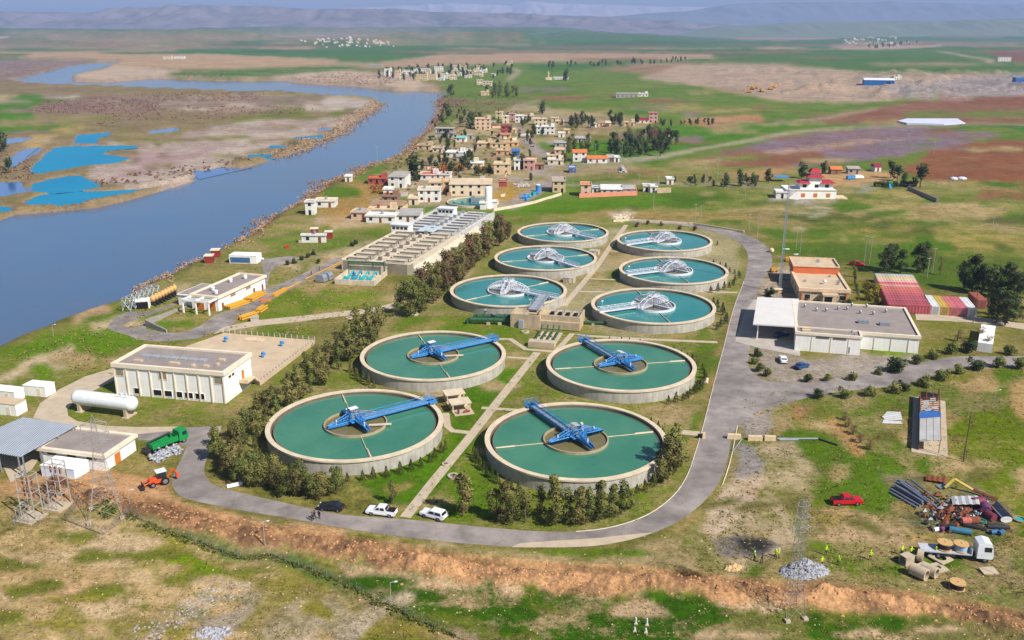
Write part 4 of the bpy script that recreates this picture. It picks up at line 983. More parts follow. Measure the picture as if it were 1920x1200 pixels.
def shell(par, w, d, h, wall, roof, trim=None, ov=.15, pt=.35, ph=.55, lip=.5):
 """walls, a roof sunk inside a parapet"""
 m = MB(); m.box(0, w, 0, d, -.5, h - .02); o = m.build('wall', wall, par)
 m = MB(); m.box(pt, w - pt, pt, d - pt, h - .01, h + .06); m.build('roof', roof, par)
 if trim:
  m = MB()
  m.box(-ov, w + ov, -ov, pt, h - lip, h + ph); m.box(-ov, w + ov, d - pt, d + ov, h - lip, h + ph)
  m.box(-ov, pt, pt, d - pt, h - lip, h + ph); m.box(w - pt, w + ov, pt, d - pt, h - lip, h + ph)
  m.build('parapet', trim, par)
 return o
FACE = {'f': (lambda w, d, a: (a, 0.0), 0.0), 'r': (lambda w, d, a: (w, a), math.pi / 2), 'l': (lambda w, d, a: (0.0, a), -math.pi / 2), 'b': (lambda w, d, a: (a, d), math.pi)}
def fwin(par, face, w, d, a, z, ww, wh, glass=M_GLASS, fm=None, name='window'):
 p, rz = FACE[face]; x, y = p(w, d, a)
 return window(par, (x, y, z), rz, ww, wh, glass, fm, name)
# ---- filter house, the big white hall on the left
loc, a, w = frame_of((211, 680), (418, 697), 7.6); d = 12.6
b = root('filter_house', 'large white hall with pilasters, a row of dark ground floor openings and grey flat roof', 'building', loc, a)
shell(b, w, d, 7.1, M_PLAST, M_ROOFG, M_TRIM, ov=.35, ph=.5, lip=.45)
for k in range(10):
 x = .15 + k * (w - .3) / 9
 m = MB(); m.box(x - .14, x + .14, -.22, 0, -.3, 6.65); m.build('pilaster', M_TRIM, b)
for k, f in enumerate((.055, .45, .95)):
 fwin(b, 'f', w, d, w * f, 4.6, 1.9, 1.6, pm('blind', rgb(150, 140, 120), .8), name='window')
for f, ww in ((.2, 1.7), (.385, 2.0), (.48, 2.0), (.575, 2.0), (.67, 2.0), (.77, 2.2)):
 fwin(b, 'f', w, d, w * f, .5, ww, 1.35, M_BLACK, M_PLAST)
for f in (.2, .32): fwin(b, 'r', w, d, d * f, 5.2, 1.1, .6)
dr = fwin(b, 'r', w, d, d * .66, 2.7, 1.1, 2.2, M_ORANGE, name='door')
m = MB(); m.box(w, w + 2.2, d * .5, d * .82, 2.45, 2.68); m.box(w + .05, w + 2.2, d * .5, d * .52, 2.68, 3.3)
for k in range(8): m.box(w + .2, w + 1.8, d * .82 + k * .3, d * .82 + k * .3 + .3, 2.3 - k * .3, 2.5 - k * .3)
m.build('porch', M_CREAM, b)
for k in range(7):
 m = MB(); m.cbox((4.2 + k * 2.4, d * .52, 7.3), (1.7, 1.4, .35)); m.build('skylight', M_SHEET, b)
for x, y, sx in ((4.5, 3, 2.0), (13.5, 3.2, 2.4), (18.5, 2.8, .7), (21.6, 3, 1.2), (23, 7.5, 1.4), (23.5, 4.6, .6)):
 m = MB(); m.cbox((x, y, 7.35), (sx, 1.0, .5)); m.build('roof_vent', M_ROOFB, b)
# ---- covered reservoir beside it
P = [Vector(G(u, v, 1)) for u, v in ((347, 650), (420, 624), (590, 638), (487, 716))]
o3 = P[0]; e = root('covered_reservoir', 'low beige covered reservoir slab with three blue vents and a fence along its edge', 'reservoir', (o3.x, o3.y, 0))
q = [p - o3 for p in P]
m = MB(); m.prism([tuple(p) for p in q], -.3, 1.0); m.build('slab', M_ROOFB, e)
m = MB(); m.cbox(((q[1] + q[2]) / 2 + Vector((-3, -3))).to_3d() + Vector((0, 0, 1.15)), (5, 2.2, .3), R(-14)); m.build('hatch', M_CREAM, e)
for u, v in ((422, 641), (527, 649), (492, 670)):
 x, y = G(u, v, 1); vt = MB()
 vt.tube((0, 0, 0), (0, 0, 1.1), .28, 10); vt.tube((0, 0, 1.1), (.5, -.1, 1.3), .3, 10); vt.tube((.5, -.1, 1.3), (.8, -.1, .75), .3, 10)
 vt.build('vent', M_BLUE, e, True, (x - o3.x, y - o3.y, 1.0))
n = 0
for A, B, k_ in ((q[2], q[3], 20), (q[1], q[2], 16)):
 for k in range(k_):
  p = A.lerp(B, k / k_); m = MB(); m.box(-.05, .05, -.05, .05, .9, 2.1); m.build('fence_post', M_TRIM, e, loc=(p.x, p.y, 0))
 m = MB()
 for z in (1.35, 1.7, 2.05): m.tube((A.x, A.y, z), (B.x, B.y, z), .02, 4)
 m.build('fence_wire', M_GREY, e)
# ---- pressure vessel
P0, P1 = Vector(G(148, 768, 0)), Vector(G(252, 781, 0))
dv = (P1 - P0); ang = math.atan2(dv.y, dv.x); L = dv.length
e = root('pressure_vessel', 'long white cylindrical tank lying on two concrete saddles', 'tank', (P0.x, P0.y, 0), ang)
m = MB(); prof = [(.01, -.9), (.7, -.8), (1.25, -.5), (1.6, 0), (1.65, .4), (1.65, L - .4), (1.6, L), (1.25, L + .5), (.7, L + .8), (.01, L + .9)]
m.lathe(prof, 32); m.v = [(z, -y, x + 3.0) for x, y, z in m.v]
m.build('vessel', M_WHITE, e, True)
for x in (1.2, L - 1.2):
 m = MB(); m.box(x - .35, x + .35, -1.4, 1.4, -.2, 2.0); m.box(x - .7, x + .7, -1.7, 1.7, -.2, .25); m.build('saddle', M_CONC, e)
m = MB(); m.tube((L * .82, 0, 4.6), (L * .82, 0, 5.2), .25, 8); m.tube((L * .9, .2, 4.6), (L * .9, .2, 5.1), .18, 8); rail(m, (L * .75, -.8, 4.4), (L * .98, -.8, 4.4), .8, 4); rail(m, (L * .75, .8, 4.4), (L * .98, .8, 4.4), .8, 4); m.build('manhole', M_WHITE2, e)
# ---- low store, open shed, cabins on the left edge
loc, a, w = frame_of((72, 838), (195, 853), 3.4); d = 9.2
b = root('low_store', 'low white store with brown flat roof and orange double door', 'building', loc, a)
shell(b, w, d, 3.1, M_PLAST, M_ROOFG, M_TRIM, ov=.45, ph=.35, lip=.3)
dd = fwin(b, 'r', w, d, d * .38, 0, 1.7, 2.2, M_ORANGE, name='door')
for f in (.2, .5, .8): fwin(b, 'f', w, d, w * f, 2.0, 2.0, .7)
e = root('open_shed', 'open sided shed with wide grey sheet roof on the left edge', 'shed', (-98, 162, 0))
pts = [Vector(G(u, v, 4)) for u, v in ((143, 797), (37, 856), (-80, 835), (43, 782))]
m = MB(); m.prism([(p.x + 98, p.y - 162) for p in pts], 3.85, 4.0); m.build('roof', corrugated('grey_corrugated', (rgb(170, 176, 184), rgb(158, 164, 172)), .5), e)
for A, B in ((pts[0], pts[1]), (pts[1], pts[2])):
 for k in range(4):
  p = A.lerp(B, .03 + k * .31); m = MB(); m.box(-.1, .1, -.1, .1, -.2, 3.85); m.build('post', M_GREY, e, loc=(p.x + 98, p.y - 162, 0))
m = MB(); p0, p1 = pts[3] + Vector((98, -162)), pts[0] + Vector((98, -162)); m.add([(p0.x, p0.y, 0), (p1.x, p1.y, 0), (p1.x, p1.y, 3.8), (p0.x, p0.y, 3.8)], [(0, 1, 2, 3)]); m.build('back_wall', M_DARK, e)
def cabin(u, v, sx, sy, sz, rz, lab, mat=M_PLAST, name='white_cabin', cat='cabin', roofm=None):
 x, y = G(u, v, 0); c = root(name, lab, cat, (x, y, 0), rz)
 m = MB(); m.box(-sx / 2, sx / 2, 0, sy, -.2, sz); m.build('wall', mat, c)
 m = MB(); m.box(-sx / 2 - .08, sx / 2 + .08, -.08, sy + .08, sz, sz + .14); m.build('roof', roofm or M_PLAST, c)
 simple_win(c, (sx * .2, 0, 0.1), 0, .9, 1.9, M_TRIM, 'door')
 return c
cabin(66, 743, 5.8, 3.2, 2.4, R(-13), 'small white flat roofed cabin between the river path and the white vessel')
cabin(8, 778, 6.5, 3.2, 2.6, R(-14), 'white cabin cut by the left edge, nearest of the three', roofm=M_ROOFB)
cabin(6, 752, 6.5, 3.0, 2.4, R(-14), 'white cabin cut by the left edge, half behind another')
cabin(110, 897, 7.2, 4.0, 2.2, R(-14), 'pale blue white transformer housing in front of the low store', pm('bluish_white', rgb(214, 224, 238), .6, .04), 'transformer_housing', 'housing')
# ---- river pump house with portico
loc, a, w = frame_of((408, 557), (496, 517), 4.4); d = 9.2
b = root('pump_house', 'white flat roofed pump house with open concrete portico by the river road', 'building', loc, a)
shell(b, w, d, 4.2, M_PLAST, M_ROOFG, M_TRIM, ov=.5, ph=.4, lip=.35)
for f in (.08, .74, .93): fwin(b, 'f', w, d, w * f, 0, 1.0, 2.1, M_RUST, name='door')
for f in (.3, .62): fwin(b, 'f', w, d, w * f, 2.6, 2.6, .9, pm('blind', rgb(150, 140, 120), .8))
fwin(b, 'l', w, d, d * .25, 0, 2.6, 3.0, M_ORANGE, name='door'); fwin(b, 'l', w, d, d * .68, 0, 2.6, 3.0, M_ORANGE, name='door')
m = MB()
for y in (.2, d / 2, d - .2): m.box(-4.6, -.5, y - .2, y + .2, 3.7, 4.25)
m.box(-4.6, -4.2, -.2, d + .2, 3.7, 4.26); m.box(-2.6, -2.3, 0, d, 3.75, 4.2)
m.build('portico_beam', M_PLAST, b)
for y in (.2, d / 2, d - .2):
 m = MB(); m.box(-4.55, -4.2, y - .2, y + .2, -.2, 3.7); m.build('column', M_PLAST, b)
m = MB(); m.box(2, 14, d, d + 6.2, -.3, 3.2); m.box(1.7, 14.3, d + .5, d + 6.5, 3.2, 3.5); m.build('annex', M_PLAST, b)
m = MB(); m.box(2.2, 13.8, d + .6, d + 6.1, 3.5, 3.56); m.build('annex_roof', M_ROOFG, b)
for x, y in ((3, 2.6), (6, 5.8), (15.6, 6), (20.5, 4)):
 m = MB(); m.tube((x, y, 4.2), (x, y, 5.2), .55, 12); m.ball((x, y, 5.2), .7, 12, 6, .6); m.build('roof_vent', M_WHITE, b, True)
# retaining wall and its return
m = MB()
for (p, q_, h0, h1) in (((274, 612), (313, 624), 2.0, .9), ((274, 612), (356, 572), 2.0, .3)):
 A, B = G(*p), G(*q_); n = Vector((B[1] - A[1], A[0] - B[0])).normalized() * .2
 m.add([(A[0] - n.x, A[1] - n.y, -.2), (B[0] - n.x, B[1] - n.y, -.2), (B[0] + n.x, B[1] + n.y, -.2), (A[0] + n.x, A[1] + n.y, -.2), (A[0] - n.x, A[1] - n.y, h0), (B[0] - n.x, B[1] - n.y, h1), (B[0] + n.x, B[1] + n.y, h1), (A[0] + n.x, A[1] + n.y, h0)],
  [(0, 3, 2, 1), (4, 5, 6, 7), (0, 1, 5, 4), (1, 2, 6, 5), (2, 3, 7, 6), (3, 0, 4, 7)])
tag(m.build('retaining_wall', pm('grey_wall', rgb(158, 150, 142), .9, .1)), 'sloping grey retaining wall with beige coping at the lawn by the river road', 'wall')
# ---- canteen, valve stage, red pump boxes
c = cabin(456, 494, 10, 5, 2.8, R(-6), 'white flat roofed canteen with blue front by the river', M_PLAST, 'canteen', 'building')
m = MB(); m.box(-4.6, 2.6, -.07, 0, .3, 2.2); m.build('blue_front', pm('blue_shutter', rgb(70, 106, 150), .6), c)
M_TANCOL = pm('tan_motor', rgb(214, 170, 108), 0.6, 0.1)
ps = Vector(G(288, 572)); pe = Vector(G(328, 552)); st = root('pump_stage', 'concrete river intake stage with a grey lattice gantry', 'stage', (ps.x, ps.y, 0), math.atan2((pe - ps).y, (pe - ps).x))
m = MB(); m.box(-9, 15, -3, 5, -6, -.1); m.build('deck', M_CONCG, st)
m = MB()
for k in range(7):
 x = -8 + k * 2.6
 for y in (2.5, 5): m.bar((x, y, -.1), (x, y, 4), .2)
 m.bar((x, 2.5, 4), (x, 5, 4), .18); m.bar((x, 2.5, .5), (x, 5, 4), .12)
 if k < 6:
  for y in (2.5, 5): m.bar((x, y, 4), (x + 2.6, y, 4), .18); m.bar((x, y, .2), (x + 2.6, y, 4), .12); m.bar((x, y, 2), (x + 2.6, y, 2), .12)
m.build('gantry', M_GREY, st)
for k in range(8):
 p = ps.lerp(pe, k / 7)
 mo = root('pump_motor', 'tan vertical pump motor on the river intake stage', 'pump', (p.x, p.y, -.1), 0, 'pump motors on the river intake stage')
 m = MB(); m.tube((0, 0, 1.3), (0, 0, 3.0), .75, 12); m.tube((0, 0, 3.0), (0, 0, 3.3), .5, 12); m.build('motor', M_TANCOL, mo, True)
 m = MB(); m.tube((0, 0, 0), (0, 0, 1.3), .45, 10); m.tube((0, 0, .6), (1.6, -1.6, .6), .3, 8); m.build('pump_base', M_DARK, mo)
c = cabin(266, 579, 4.4, 3.0, 2.4, R(14), 'small white hut with dark open front on the intake stage', M_PLAST, 'stage_hut', 'hut')
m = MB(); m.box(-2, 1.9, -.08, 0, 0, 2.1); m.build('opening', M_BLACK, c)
for i, (u, v, lab) in enumerate(((393, 492, 'red pump box with white cap nearest the canteen'), (405, 481, 'red pump box with white cap behind another at the water edge'), (590, 440, 'dark red pump box on the bank above the long white wall'), (617, 446, 'red brown pump box at the right end of the long white wall'), (539, 465, 'small bright red bin on the bank lawn'))):
 p = at(u, v); c = root('pump_box', lab, 'box', p, .1, 'red pump boxes along the bank'); s_ = 2.8 if i < 4 else 1.3
 m = MB(); m.box(-s_ / 2, s_ / 2, -s_ / 2, s_ / 2, 0, s_ * .9); m.build('body', M_REDB if i < 4 else pm('bright_red', rgb(206, 60, 40), .5), c)
 if i < 4: m = MB(); m.box(-s_ / 2 - .2, s_ / 2 + .2, -s_ / 2 - .2, s_ / 2 + .2, s_ * .9, s_ * .9 + .3); m.build('cap', M_TRIM, c)
# ---- rapid filter block
loc, a, w = frame_of((640, 487), (773, 497), 3.6); w = 26.5; D1, D2 = 49.0, 92.0
b = root('filter_block', 'long concrete filter block with two rows of open cells and covered channels', 'filter block', loc, a)
M_CB = pm('filter_concrete', rgb(214, 200, 176), .9, .12, .3, .15, streak=.12); M_CG = pm('filter_concrete_grey', rgb(200, 197, 192), .9, .1, .3, .15, streak=.1)
def cells(y0, y1, nrow, mat, nm):
 m = MB(); h = 3.6
 m.box(0, .5, y0, y1, -.5, h); m.box(w - 2.2, w, y0, y1, -.5, h - .01); m.box(10.3, 14.2, y0, y1, -.5, h)
 for k in range(nrow + 1):
  y = y0 + (y1 - y0) * k / nrow
  yy0, yy1 = (y, y + .5) if k < nrow else (y - .5, y)
  m.box(.5, 10.3, yy0, yy1, -.5, h - .02); m.box(14.2, w - 2.2, yy0, yy1, -.5, h - .02)
 m.box(.5, w - 2.2, y0, y0 + .03, -.5, h - .03)
 m.box(0, .3, y0, y1, h, h + .5); m.box(w - .3, w, y0, y1, h, h + .6)
 m.build(nm, mat, b)
 f = MB(); f.box(.5, 10.3, y0 + .5, y1 - .5, 2.2, 2.75); f.box(14.2, w - 2.2, y0 + .5, y1 - .5, 2.2, 2.75); f.build('cell_bed', pm('filter_sand', rgb(190, 180, 166), .95, .12, .6), b)
 st_ = (y1 - y0) / nrow
 for k in range(nrow):
  y = y0 + st_ * (k + .5)
  for x0, x1 in ((1.6, 8.6), (15.6, 22.6)):
   c = MB(); c.box(x0, x1, y - .75, y + .75, 3.05, 4.15); c.box(x0 - .3, x1 + .3, y - .95, y + .95, 4.15, 4.3); c.build('channel', mat, b)
  c = MB(); c.box(12.6, 13.8, y - .5, y + .5, 3.6, 4.9); c.build('valve_box', M_GREY if nm == 'rear_cells' else pm('valve_brown', rgb(140, 124, 108), .8), b)
  c = MB(); rail(c, (9.0, y - 1.2, 3.6), (9.0, y + 1.2, 3.6), 1, 3, .07); c.bar((9.6, y, 3.6), (9.6, y, 4.8), .2); c.bar((23.6, y, 3.6), (23.6, y, 4.8), .2); c.build('handwheel', M_GREY if nm == 'rear_cells' else M_DARK, b)
cells(0, D1, 8, M_CB, 'front_cells'); cells(D1 + 1.5, D2, 8, M_CG, 'rear_cells')
m = MB(); m.box(0, w, D1, D1 + 1.5, -.5, 3.45); m.build('expansion_bay', M_CG, b)
m = MB(); m.box(9, 16, D1 - 2.5, D1 + 8, 4.4, 4.6)
m.build('gallery_roof', pm('pale_blue_sheet', rgb(190, 204, 210), .5, .05), b)
m = MB(); m.add([(w, 0, -.5), (w + 2.6, 0, -.5), (w, 0, 3.0), (w, D1 + 20, -.5), (w + 2.6, D1 + 20, -.5), (w, D1 + 20, 3.0)], [(0, 1, 2), (1, 4, 5, 2), (3, 5, 4)]); m.build('buttress', M_CB, b)
m = MB(); rail(m, (w - .1, D1, 3.6), (w - .1, D2, 3.6), 1, 20, .08); rail(m, (.1, D1, 3.6), (.1, D2, 3.6), 1, 20, .08); m.build('railing', M_WHITE2, b)
for x, y, lab in ((2.5, D1 - 1.2, 'x'), (8, D2 - 8, 'y')):
 k = MB(); k.box(x - 3.6, x + 3.6, y - 2.2, y + 2.2, 3.55, 6.6); kk = k.build('control_kiosk', M_PLAST, b)
 k = MB(); k.box(x - 4, x + 4, y - 2.6, y + 2.6, 6.6, 6.85); k.build('kiosk_roof', M_WHITE, kk)
 for i in range(4): simple_win(kk, (x - 2.5 + i * 1.65, y - 2.2, 4.9), 0, 1.2, 1.0, M_GLASS)
# pump pit in front of it
loc, a, w2 = frame_of((627, 524), (708, 534), 1.6)
b = root('pump_pit', 'open concrete pit in front of the filter block with cyan pumps', 'pump pit', loc, R(-10)); w2 = 13.5; d2 = 14
m = MB(); t = .35
m.box(0, w2, 0, t, -.4, 1.7); m.box(0, w2, d2 - t, d2, -.4, 3.0); m.box(0, t, t, d2 - t, -.4, 1.9); m.box(w2 - t, w2, t, d2 - t, -.4, 1.7); m.box(t, w2 - t, t, d2 - t, -.4, .1)
m.build('pit_wall', M_CB, b)
for i in range(4):
 x = 2.4 + i * 2.6; m = MB(); m.tube((x, 4, .9), (x, 7.4, .9), .55, 10); m.tube((x, 3.2, .7), (x, 3.2, 2.0), .4, 8); m.cbox((x, 2.6, .9), (1.1, 1.2, 1.0)); m.tube((x, 7.4, .9), (x + .8, 9.5, 2.4), .3, 8); m.tube((x + .8, 9.5, 2.4), (x + .8, 10.2, 1.0), .3, 8)
 m.build('pump', M_CYAN if i != 1 else pm('cyan_dark', rgb(36, 150, 170), .5), b)
m = MB()
for x in (.4, 13): m.bar((x, 12.5, 0), (x, 12.5, 4.6), .35)
m.bar((.4, 12.5, 4.6), (13, 12.5, 4.6), .4); m.bar((.4, 12.5, 3.9), (13, 12.5, 3.9), .25); m.bar((9, 12.5, 4.6), (9, 12.5, 3.0), .4)
m.build('gantry', M_GREEN, b)
m = MB(); m.cbox((3, 10.5, .8), (1, 1, .8)); m.build('valve', M_BLUE, b)
for u, v, lab in ((603, 528, 'left'), (614, 524, 'right')):
 x, y = G(u, v); c = root('generator', 'rounded grey generator set left of the pump pit, ' + ('nearer of two' if lab == 'left' else 'farther of two'), 'generator', (x, y, 0), R(-20))
 m = MB(); m.box(-1.6, 1.6, -1.3, 1.3, 0, 1.7); m.profile([(-1.6, 1.7), (1.6, 1.7), (1.0, 2.5), (-1.0, 2.5)], -1.3, 1.3); m.build('housing', M_GREY, c)
 m = MB(); m.box(-1.65, 1.65, -1.35, 1.35, -.1, .2); m.build('skid', M_DARK, c)
# ---- distribution building between the tanks
loc, a, w = frame_of((957, 590), (1011, 594), 3.6)
b = root('distribution_chamber', 'concrete distribution chamber with stepped blocks between the tank groups', 'chamber', loc, R(-14))
M_DB = pm('chamber_concrete', rgb(198, 176, 144), .9, .12, .4, .15, streak=.16)
m = MB(); m.box(0, 8.4, 0, 7.5, -.4, 3.3); m.box(0, 8.4, 0, .5, 3.3, 3.9); m.box(0, .5, .5, 7.5, 3.3, 3.9); m.box(3.8, 4.2, .5, 7.5, 3.3, 3.9); m.box(7.9, 8.4, .5, 7.5, 3.3, 4.4); m.build('front_block', M_DB, b)
m = MB(); m.box(8.42, 19.5, 1.2, 8.8, -.4, 3.3); m.box(8.42, 19.5, .4, 1.2, .2, 2.4); m.box(8.42, 19.5, 1.2, 1.6, 3.3, 3.9); m.box(19.1, 19.5, 1.6, 8.8, 3.3, 3.9); m.build('rear_block', M_DB, b)
for i in range(4):
 m = MB(); m.box(10.3 + i * 2.2, 11.5 + i * 2.2, 3.6, 6.4, 3.1, 3.45); m.build('hatch', M_BLACK, b)
 m = MB(); m.bar((11.9 + i * 2.2, 3.4, 3.3), (11.9 + i * 2.2, 3.4, 4.6), .18); m.bar((11.9 + i * 2.2, 6.6, 3.3), (11.9 + i * 2.2, 6.6, 4.6), .18); m.bar((11.9 + i * 2.2, 3.4, 4.6), (11.9 + i * 2.2, 6.6, 4.6), .18); m.build('sluice_frame', M_GREY, b)
m = MB(); m.box(2.5, 3.8, -.7, 0, 0, 2.4); m.build('door_box', M_SHEET, b)
m = MB(); m.box(4.6, 7.6, .6, 3.0, 3.3, 3.34); m.build('dark_pool', M_BLACK, b)
# gangway up to the tank bridge
A = Vector(G(1000, 582, 4.0)); B = Vector(G(1022, 556, 3.6)); dv = B - A
g = root('gangway', 'grey covered gangway from the distribution chamber to the tank bridge', 'gangway', (A.x, A.y, 0), math.atan2(dv.y, dv.x)); L = dv.length
m = MB()
for k in range(9): m.box(L * k / 9, L * (k + .92) / 9, -1.5, 1.5, 4.2 + .05 * (k % 2), 4.3 + .05 * (k % 2))
m.build('cover', M_SHEET, g)
m = MB()
for y in (-1.5, 1.5): rail(m, (0, y, 4.3), (L, y, 4.3), 1, 7, .08)
for x in (.3, L * .5, L - .3):
 for y in (-1.3, 1.3): m.bar((x, y, 0), (x, y, 4.2), .16)
m.build('gangway_frame', M_GREY, g)
# green manifold
A = Vector(G(958, 610, 0)); e = root('pipe_manifold', 'two thick dark green pipes on concrete blocks left of the distribution chamber', 'pipework', (A.x, A.y, 0), math.pi - R(4))
for i, (y, L) in enumerate(((-.6, 11.8), (-4.2, 10.2))):
 m = MB(); m.tube((0, y, 1.3), (L, y, 1.3), .62, 14); m.tube((L, y, 1.3), (L + .6, y, .9), .62, 14); m.tube((L + .6, y, .95), (L + .6, y, -.2), .62, 14)
 for x in (2, 4.6, 8, L - .4): m.tube((x - .12, y, 1.3), (x + .12, y, 1.3), .82, 14)
 m.build('pipe', M_GREEN, e, False)
 for x in (3.2, 6.4): m = MB(); m.box(x - .5, x + .5, y - .6, y + .6, -.2, .75); m.build('block', M_CONC, e)
m = MB(); m.tube((7.6, -4.2, 1.9), (7.6, -4.2, 3.0), .3, 8); m.tube((7.2, -4.2, 3.0), (8.0, -4.2, 3.0), .5, 8); m.cbox((5, -3.6, 2.1), (1.0, .7, .5)); m.build('valve_wheel', M_GREY, e)
# pipe race and its block
loc, a, w = frame_of((990, 640), (1037, 645), 1.5)
e = root('pipe_race', 'sloping concrete pipe race with four green pipes and a square end block', 'pipework', loc, R(-14))
m = MB(); m.box(0, 7, 0, 2.4, -.3, 1.5); m.build('end_block', M_CONC, e); m = MB(); m.box(.3, 6.8, 2.4, 12.5, -.3, .35); m.build('bed', M_CONC, e)
for i in range(4):
 m = MB(); x = 1.1 + i * 1.6; m.tube((x, 1.8, .95), (x, 12, .95), .26, 10); m.tube((x, 12, .95), (x, 12.8, 2.2), .26, 10)
 for y in (4.5, 7, 9.5): m.tube((x, y - .1, .95), (x, y + .1, .95), .36, 10)
 m.build('pipe', M_GREEN, e)
for i in range(6):
 m = MB(); m.box(.6 + (i % 3) * 1.6 + .9, 1.0 + (i % 3) * 1.6 + .9, 4 + (i // 3) * 4, 5.2 + (i // 3) * 4, .35, .9); m.build('support', M_CREAM, e)
m = MB(); A = Vector(G(1080, 608, 0))
e = root('side_pipe', 'green pipe on a small block right of the distribution chamber', 'pipework', (A.x, A.y, 0), R(-6))
m.tube((0, 0, .7), (10, 0, .7), .38, 10); m.tube((10, 0, .7), (10.4, 0, .7), .55, 10); m.build('pipe', M_GREEN, e); m = MB(); m.box(4.4, 5.2, -.5, .5, -.2, .5); m.build('block', M_CONC, e)
# valve kiosks among the green tanks
A = Vector(G(853, 781, 0)); e = root('valve_kiosk', 'pair of small beige roofs over a valve pit between the two left green tanks', 'kiosk', (A.x, A.y, 0), R(18))
m = MB(); m.box(0, 4.4, 0, 9.8, -.2, .2); m.build('base', M_CONC, e)
for y, z in ((1.4, 2.0), (6.4, 2.2)):
 m = MB(); m.box(-.4, 4.2, y, y + 3.4, z, z + .2); m.build('roof', M_RIM, e)
 m = MB()
 for px_ in (0, 3.8):
  for py_ in (y + .2, y + 3.2): m.box(px_ - .1, px_ + .1, py_ - .1, py_ + .1, .2, z)
 m.box(.1, 3.7, y + 3.0, y + 3.3, .2, z - .02); m.build('walls', M_CREAM, e)
m = MB(); m.tube((1, .8, .2), (1, .8, 1.1), .25, 8); m.tube((2.2, .8, .6), (3.6, .8, .6), .22, 8); m.build('valve', M_RUST, e)
for i, (u, v, lab) in enumerate(((597, 812 + 55, 'x'),)): pass
cabin(1065, 531, 3.4, 3.0, 1.6, R(-20), 'small concrete valve cover right of the tank beside the distribution building', M_CONC, 'valve_cover', 'cover', M_CONCG)
cabin(1112, 478, 3.6, 3.0, 1.3, R(-20), 'small concrete valve cover right of the middle tank of the left teal row', M_CONC, 'valve_cover', 'cover', M_CONCG)
def manhole(u, v, r, lab):
 x, y = G(u, v); c = root('manhole', lab, 'manhole', (x, y, 0)); m = MB(); m.lathe([(r, -.2), (r, .35), (.01, .35)], 20); m.build('ring', M_CONC, c); m = MB(); m.disc(r * .55, .37, 12); m.build('cover', M_DARKC, c)
manhole(777, 590, 1.2, 'round concrete manhole on the lawn beside the big round tree'); manhole(655, 597, 1.0, 'round concrete manhole beside the service path'); manhole(836, 872, .8, 'dark manhole on the central path'); manhole(985, 643 - 20, 1.1, 'concrete manhole in front of the distribution chamber'); manhole(850, 894, 1.1, 'concrete slab with a small green valve by the central path')
# ---- workshop right of the road
loc, a, w = frame_of((1494, 614), (1725, 631), 4.6); d = 25.5
b = root('workshop', 'long white workshop with grey flat roof and a wide pale carport at its left end', 'building', loc, a)
shell(b, w, d, 4.3, M_PLAST, M_ROOFG, M_TRIM, ov=.3, ph=.45, lip=.35)
m = MB(); m.box(-.4, 15.6, -5.2, -.32, -.5, 4.75); m.build('front_bay', M_PLAST, b)
m = MB(); m.box(-.1, 15.3, -4.9, -.5, 4.76, 4.82); m.build('bay_roof', M_ROOFG, b)
m = MB(); m.box(-.6, 15.8, -5.45, -4.9, 4.5, 5.15); m.box(-.6, 15.8, -.6, -.32, 4.5, 5.15); m.box(-.6, -.1, -4.9, -.6, 4.5, 5.15); m.box(15.3, 15.8, -4.9, -.6, 4.5, 5.15); m.build('bay_parapet', M_TRIM, b)
for x in (3.6, 8.3, 12.6):
 m = MB(); m.box(x - .08, x + .08, -5.28, -5.2, 0, 4.4); m.build('pilaster', M_TRIM, b)
for x in (6.2, 10.4):
 simple_win(b, (x, -5.2, 3.7), 0, 3.2, .55, pm('louvre', rgb(110, 104, 98), .8), 'louvre')
for x in (19.5, 23.6, 27.8):
 m = MB(); m.box(x - .1, x + .1, -.12, 0, 0, 3.9); m.build('pilaster', M_TRIM, b)
simple_win(b, (12.9, -5.2, .4), 0, .5, 1.6, M_GREY, 'drain_pipe')
for x, y in ((6, 17), (8.6, 17.5), (12, 20), (14.4, 20.4), (17.6, 17.6), (21, 17.4), (24.6, 20.4), (3, 20), (16, 24.4), (20, 24.4)):
 m = MB(); m.tube((x, y, 4.35), (x, y, 4.9), .28, 8); m.ball((x, y, 5.1), .4, 8, 5); m.build('roof_vent', M_GREY, b)
for x, y, s_ in ((17.5, 9, 2.6), (22.8, 8.4, 2.6)):
 m = MB(); m.box(x - s_ / 2, x + s_ / 2, y - .8, y + .8, 4.35, 5.2); m.build('roof_unit', M_GREY, b)
for x, y in ((2.2, -1.6), (2.2, -3.6)):
 m = MB(); m.box(x - 1, x + 1, y - .5, y + .5, 4.82, 5.3); m.build('roof_unit', M_CREAM, b)
for x, y in ((13.6, -1.5), (14, -4)):
 m = MB(); m.tube((x, y, 4.8), (x, y, 5.4), .22, 8); m.build('roof_vent', M_GREY, b)
cl, ca_, cw = frame_of((1412, 607), (1497, 612), 4.7)
cp = [Vector(G(u, v, 4.7)) for u, v in ((1412, 607), (1493, 612), (1498, 560), (1420, 557))]; inv = Matrix.Translation(Vector(loc)) @ Matrix.Rotation(a, 4, 'Z'); inv = inv.inverted()
cq = [inv @ p.to_3d() for p in cp]
m = MB(); m.prism([(p.x, p.y) for p in cq], 4.35, 4.7); m.build('carport_roof', pm('pale_slab', rgb(214, 210, 204), .8, .04, .2), b)
for f in ((.12, .04), (.12, .5), (.12, .96)):
 q0 = cq[0].lerp(cq[3], f[1]); q1 = cq[1].lerp(cq[2], f[1]); p = q0.lerp(q1, f[0]); m = MB(); m.box(-.14, .14, -.14, .14, -.2, 4.35); m.build('post', M_PLAST, b, loc=(p.x, p.y, 0))
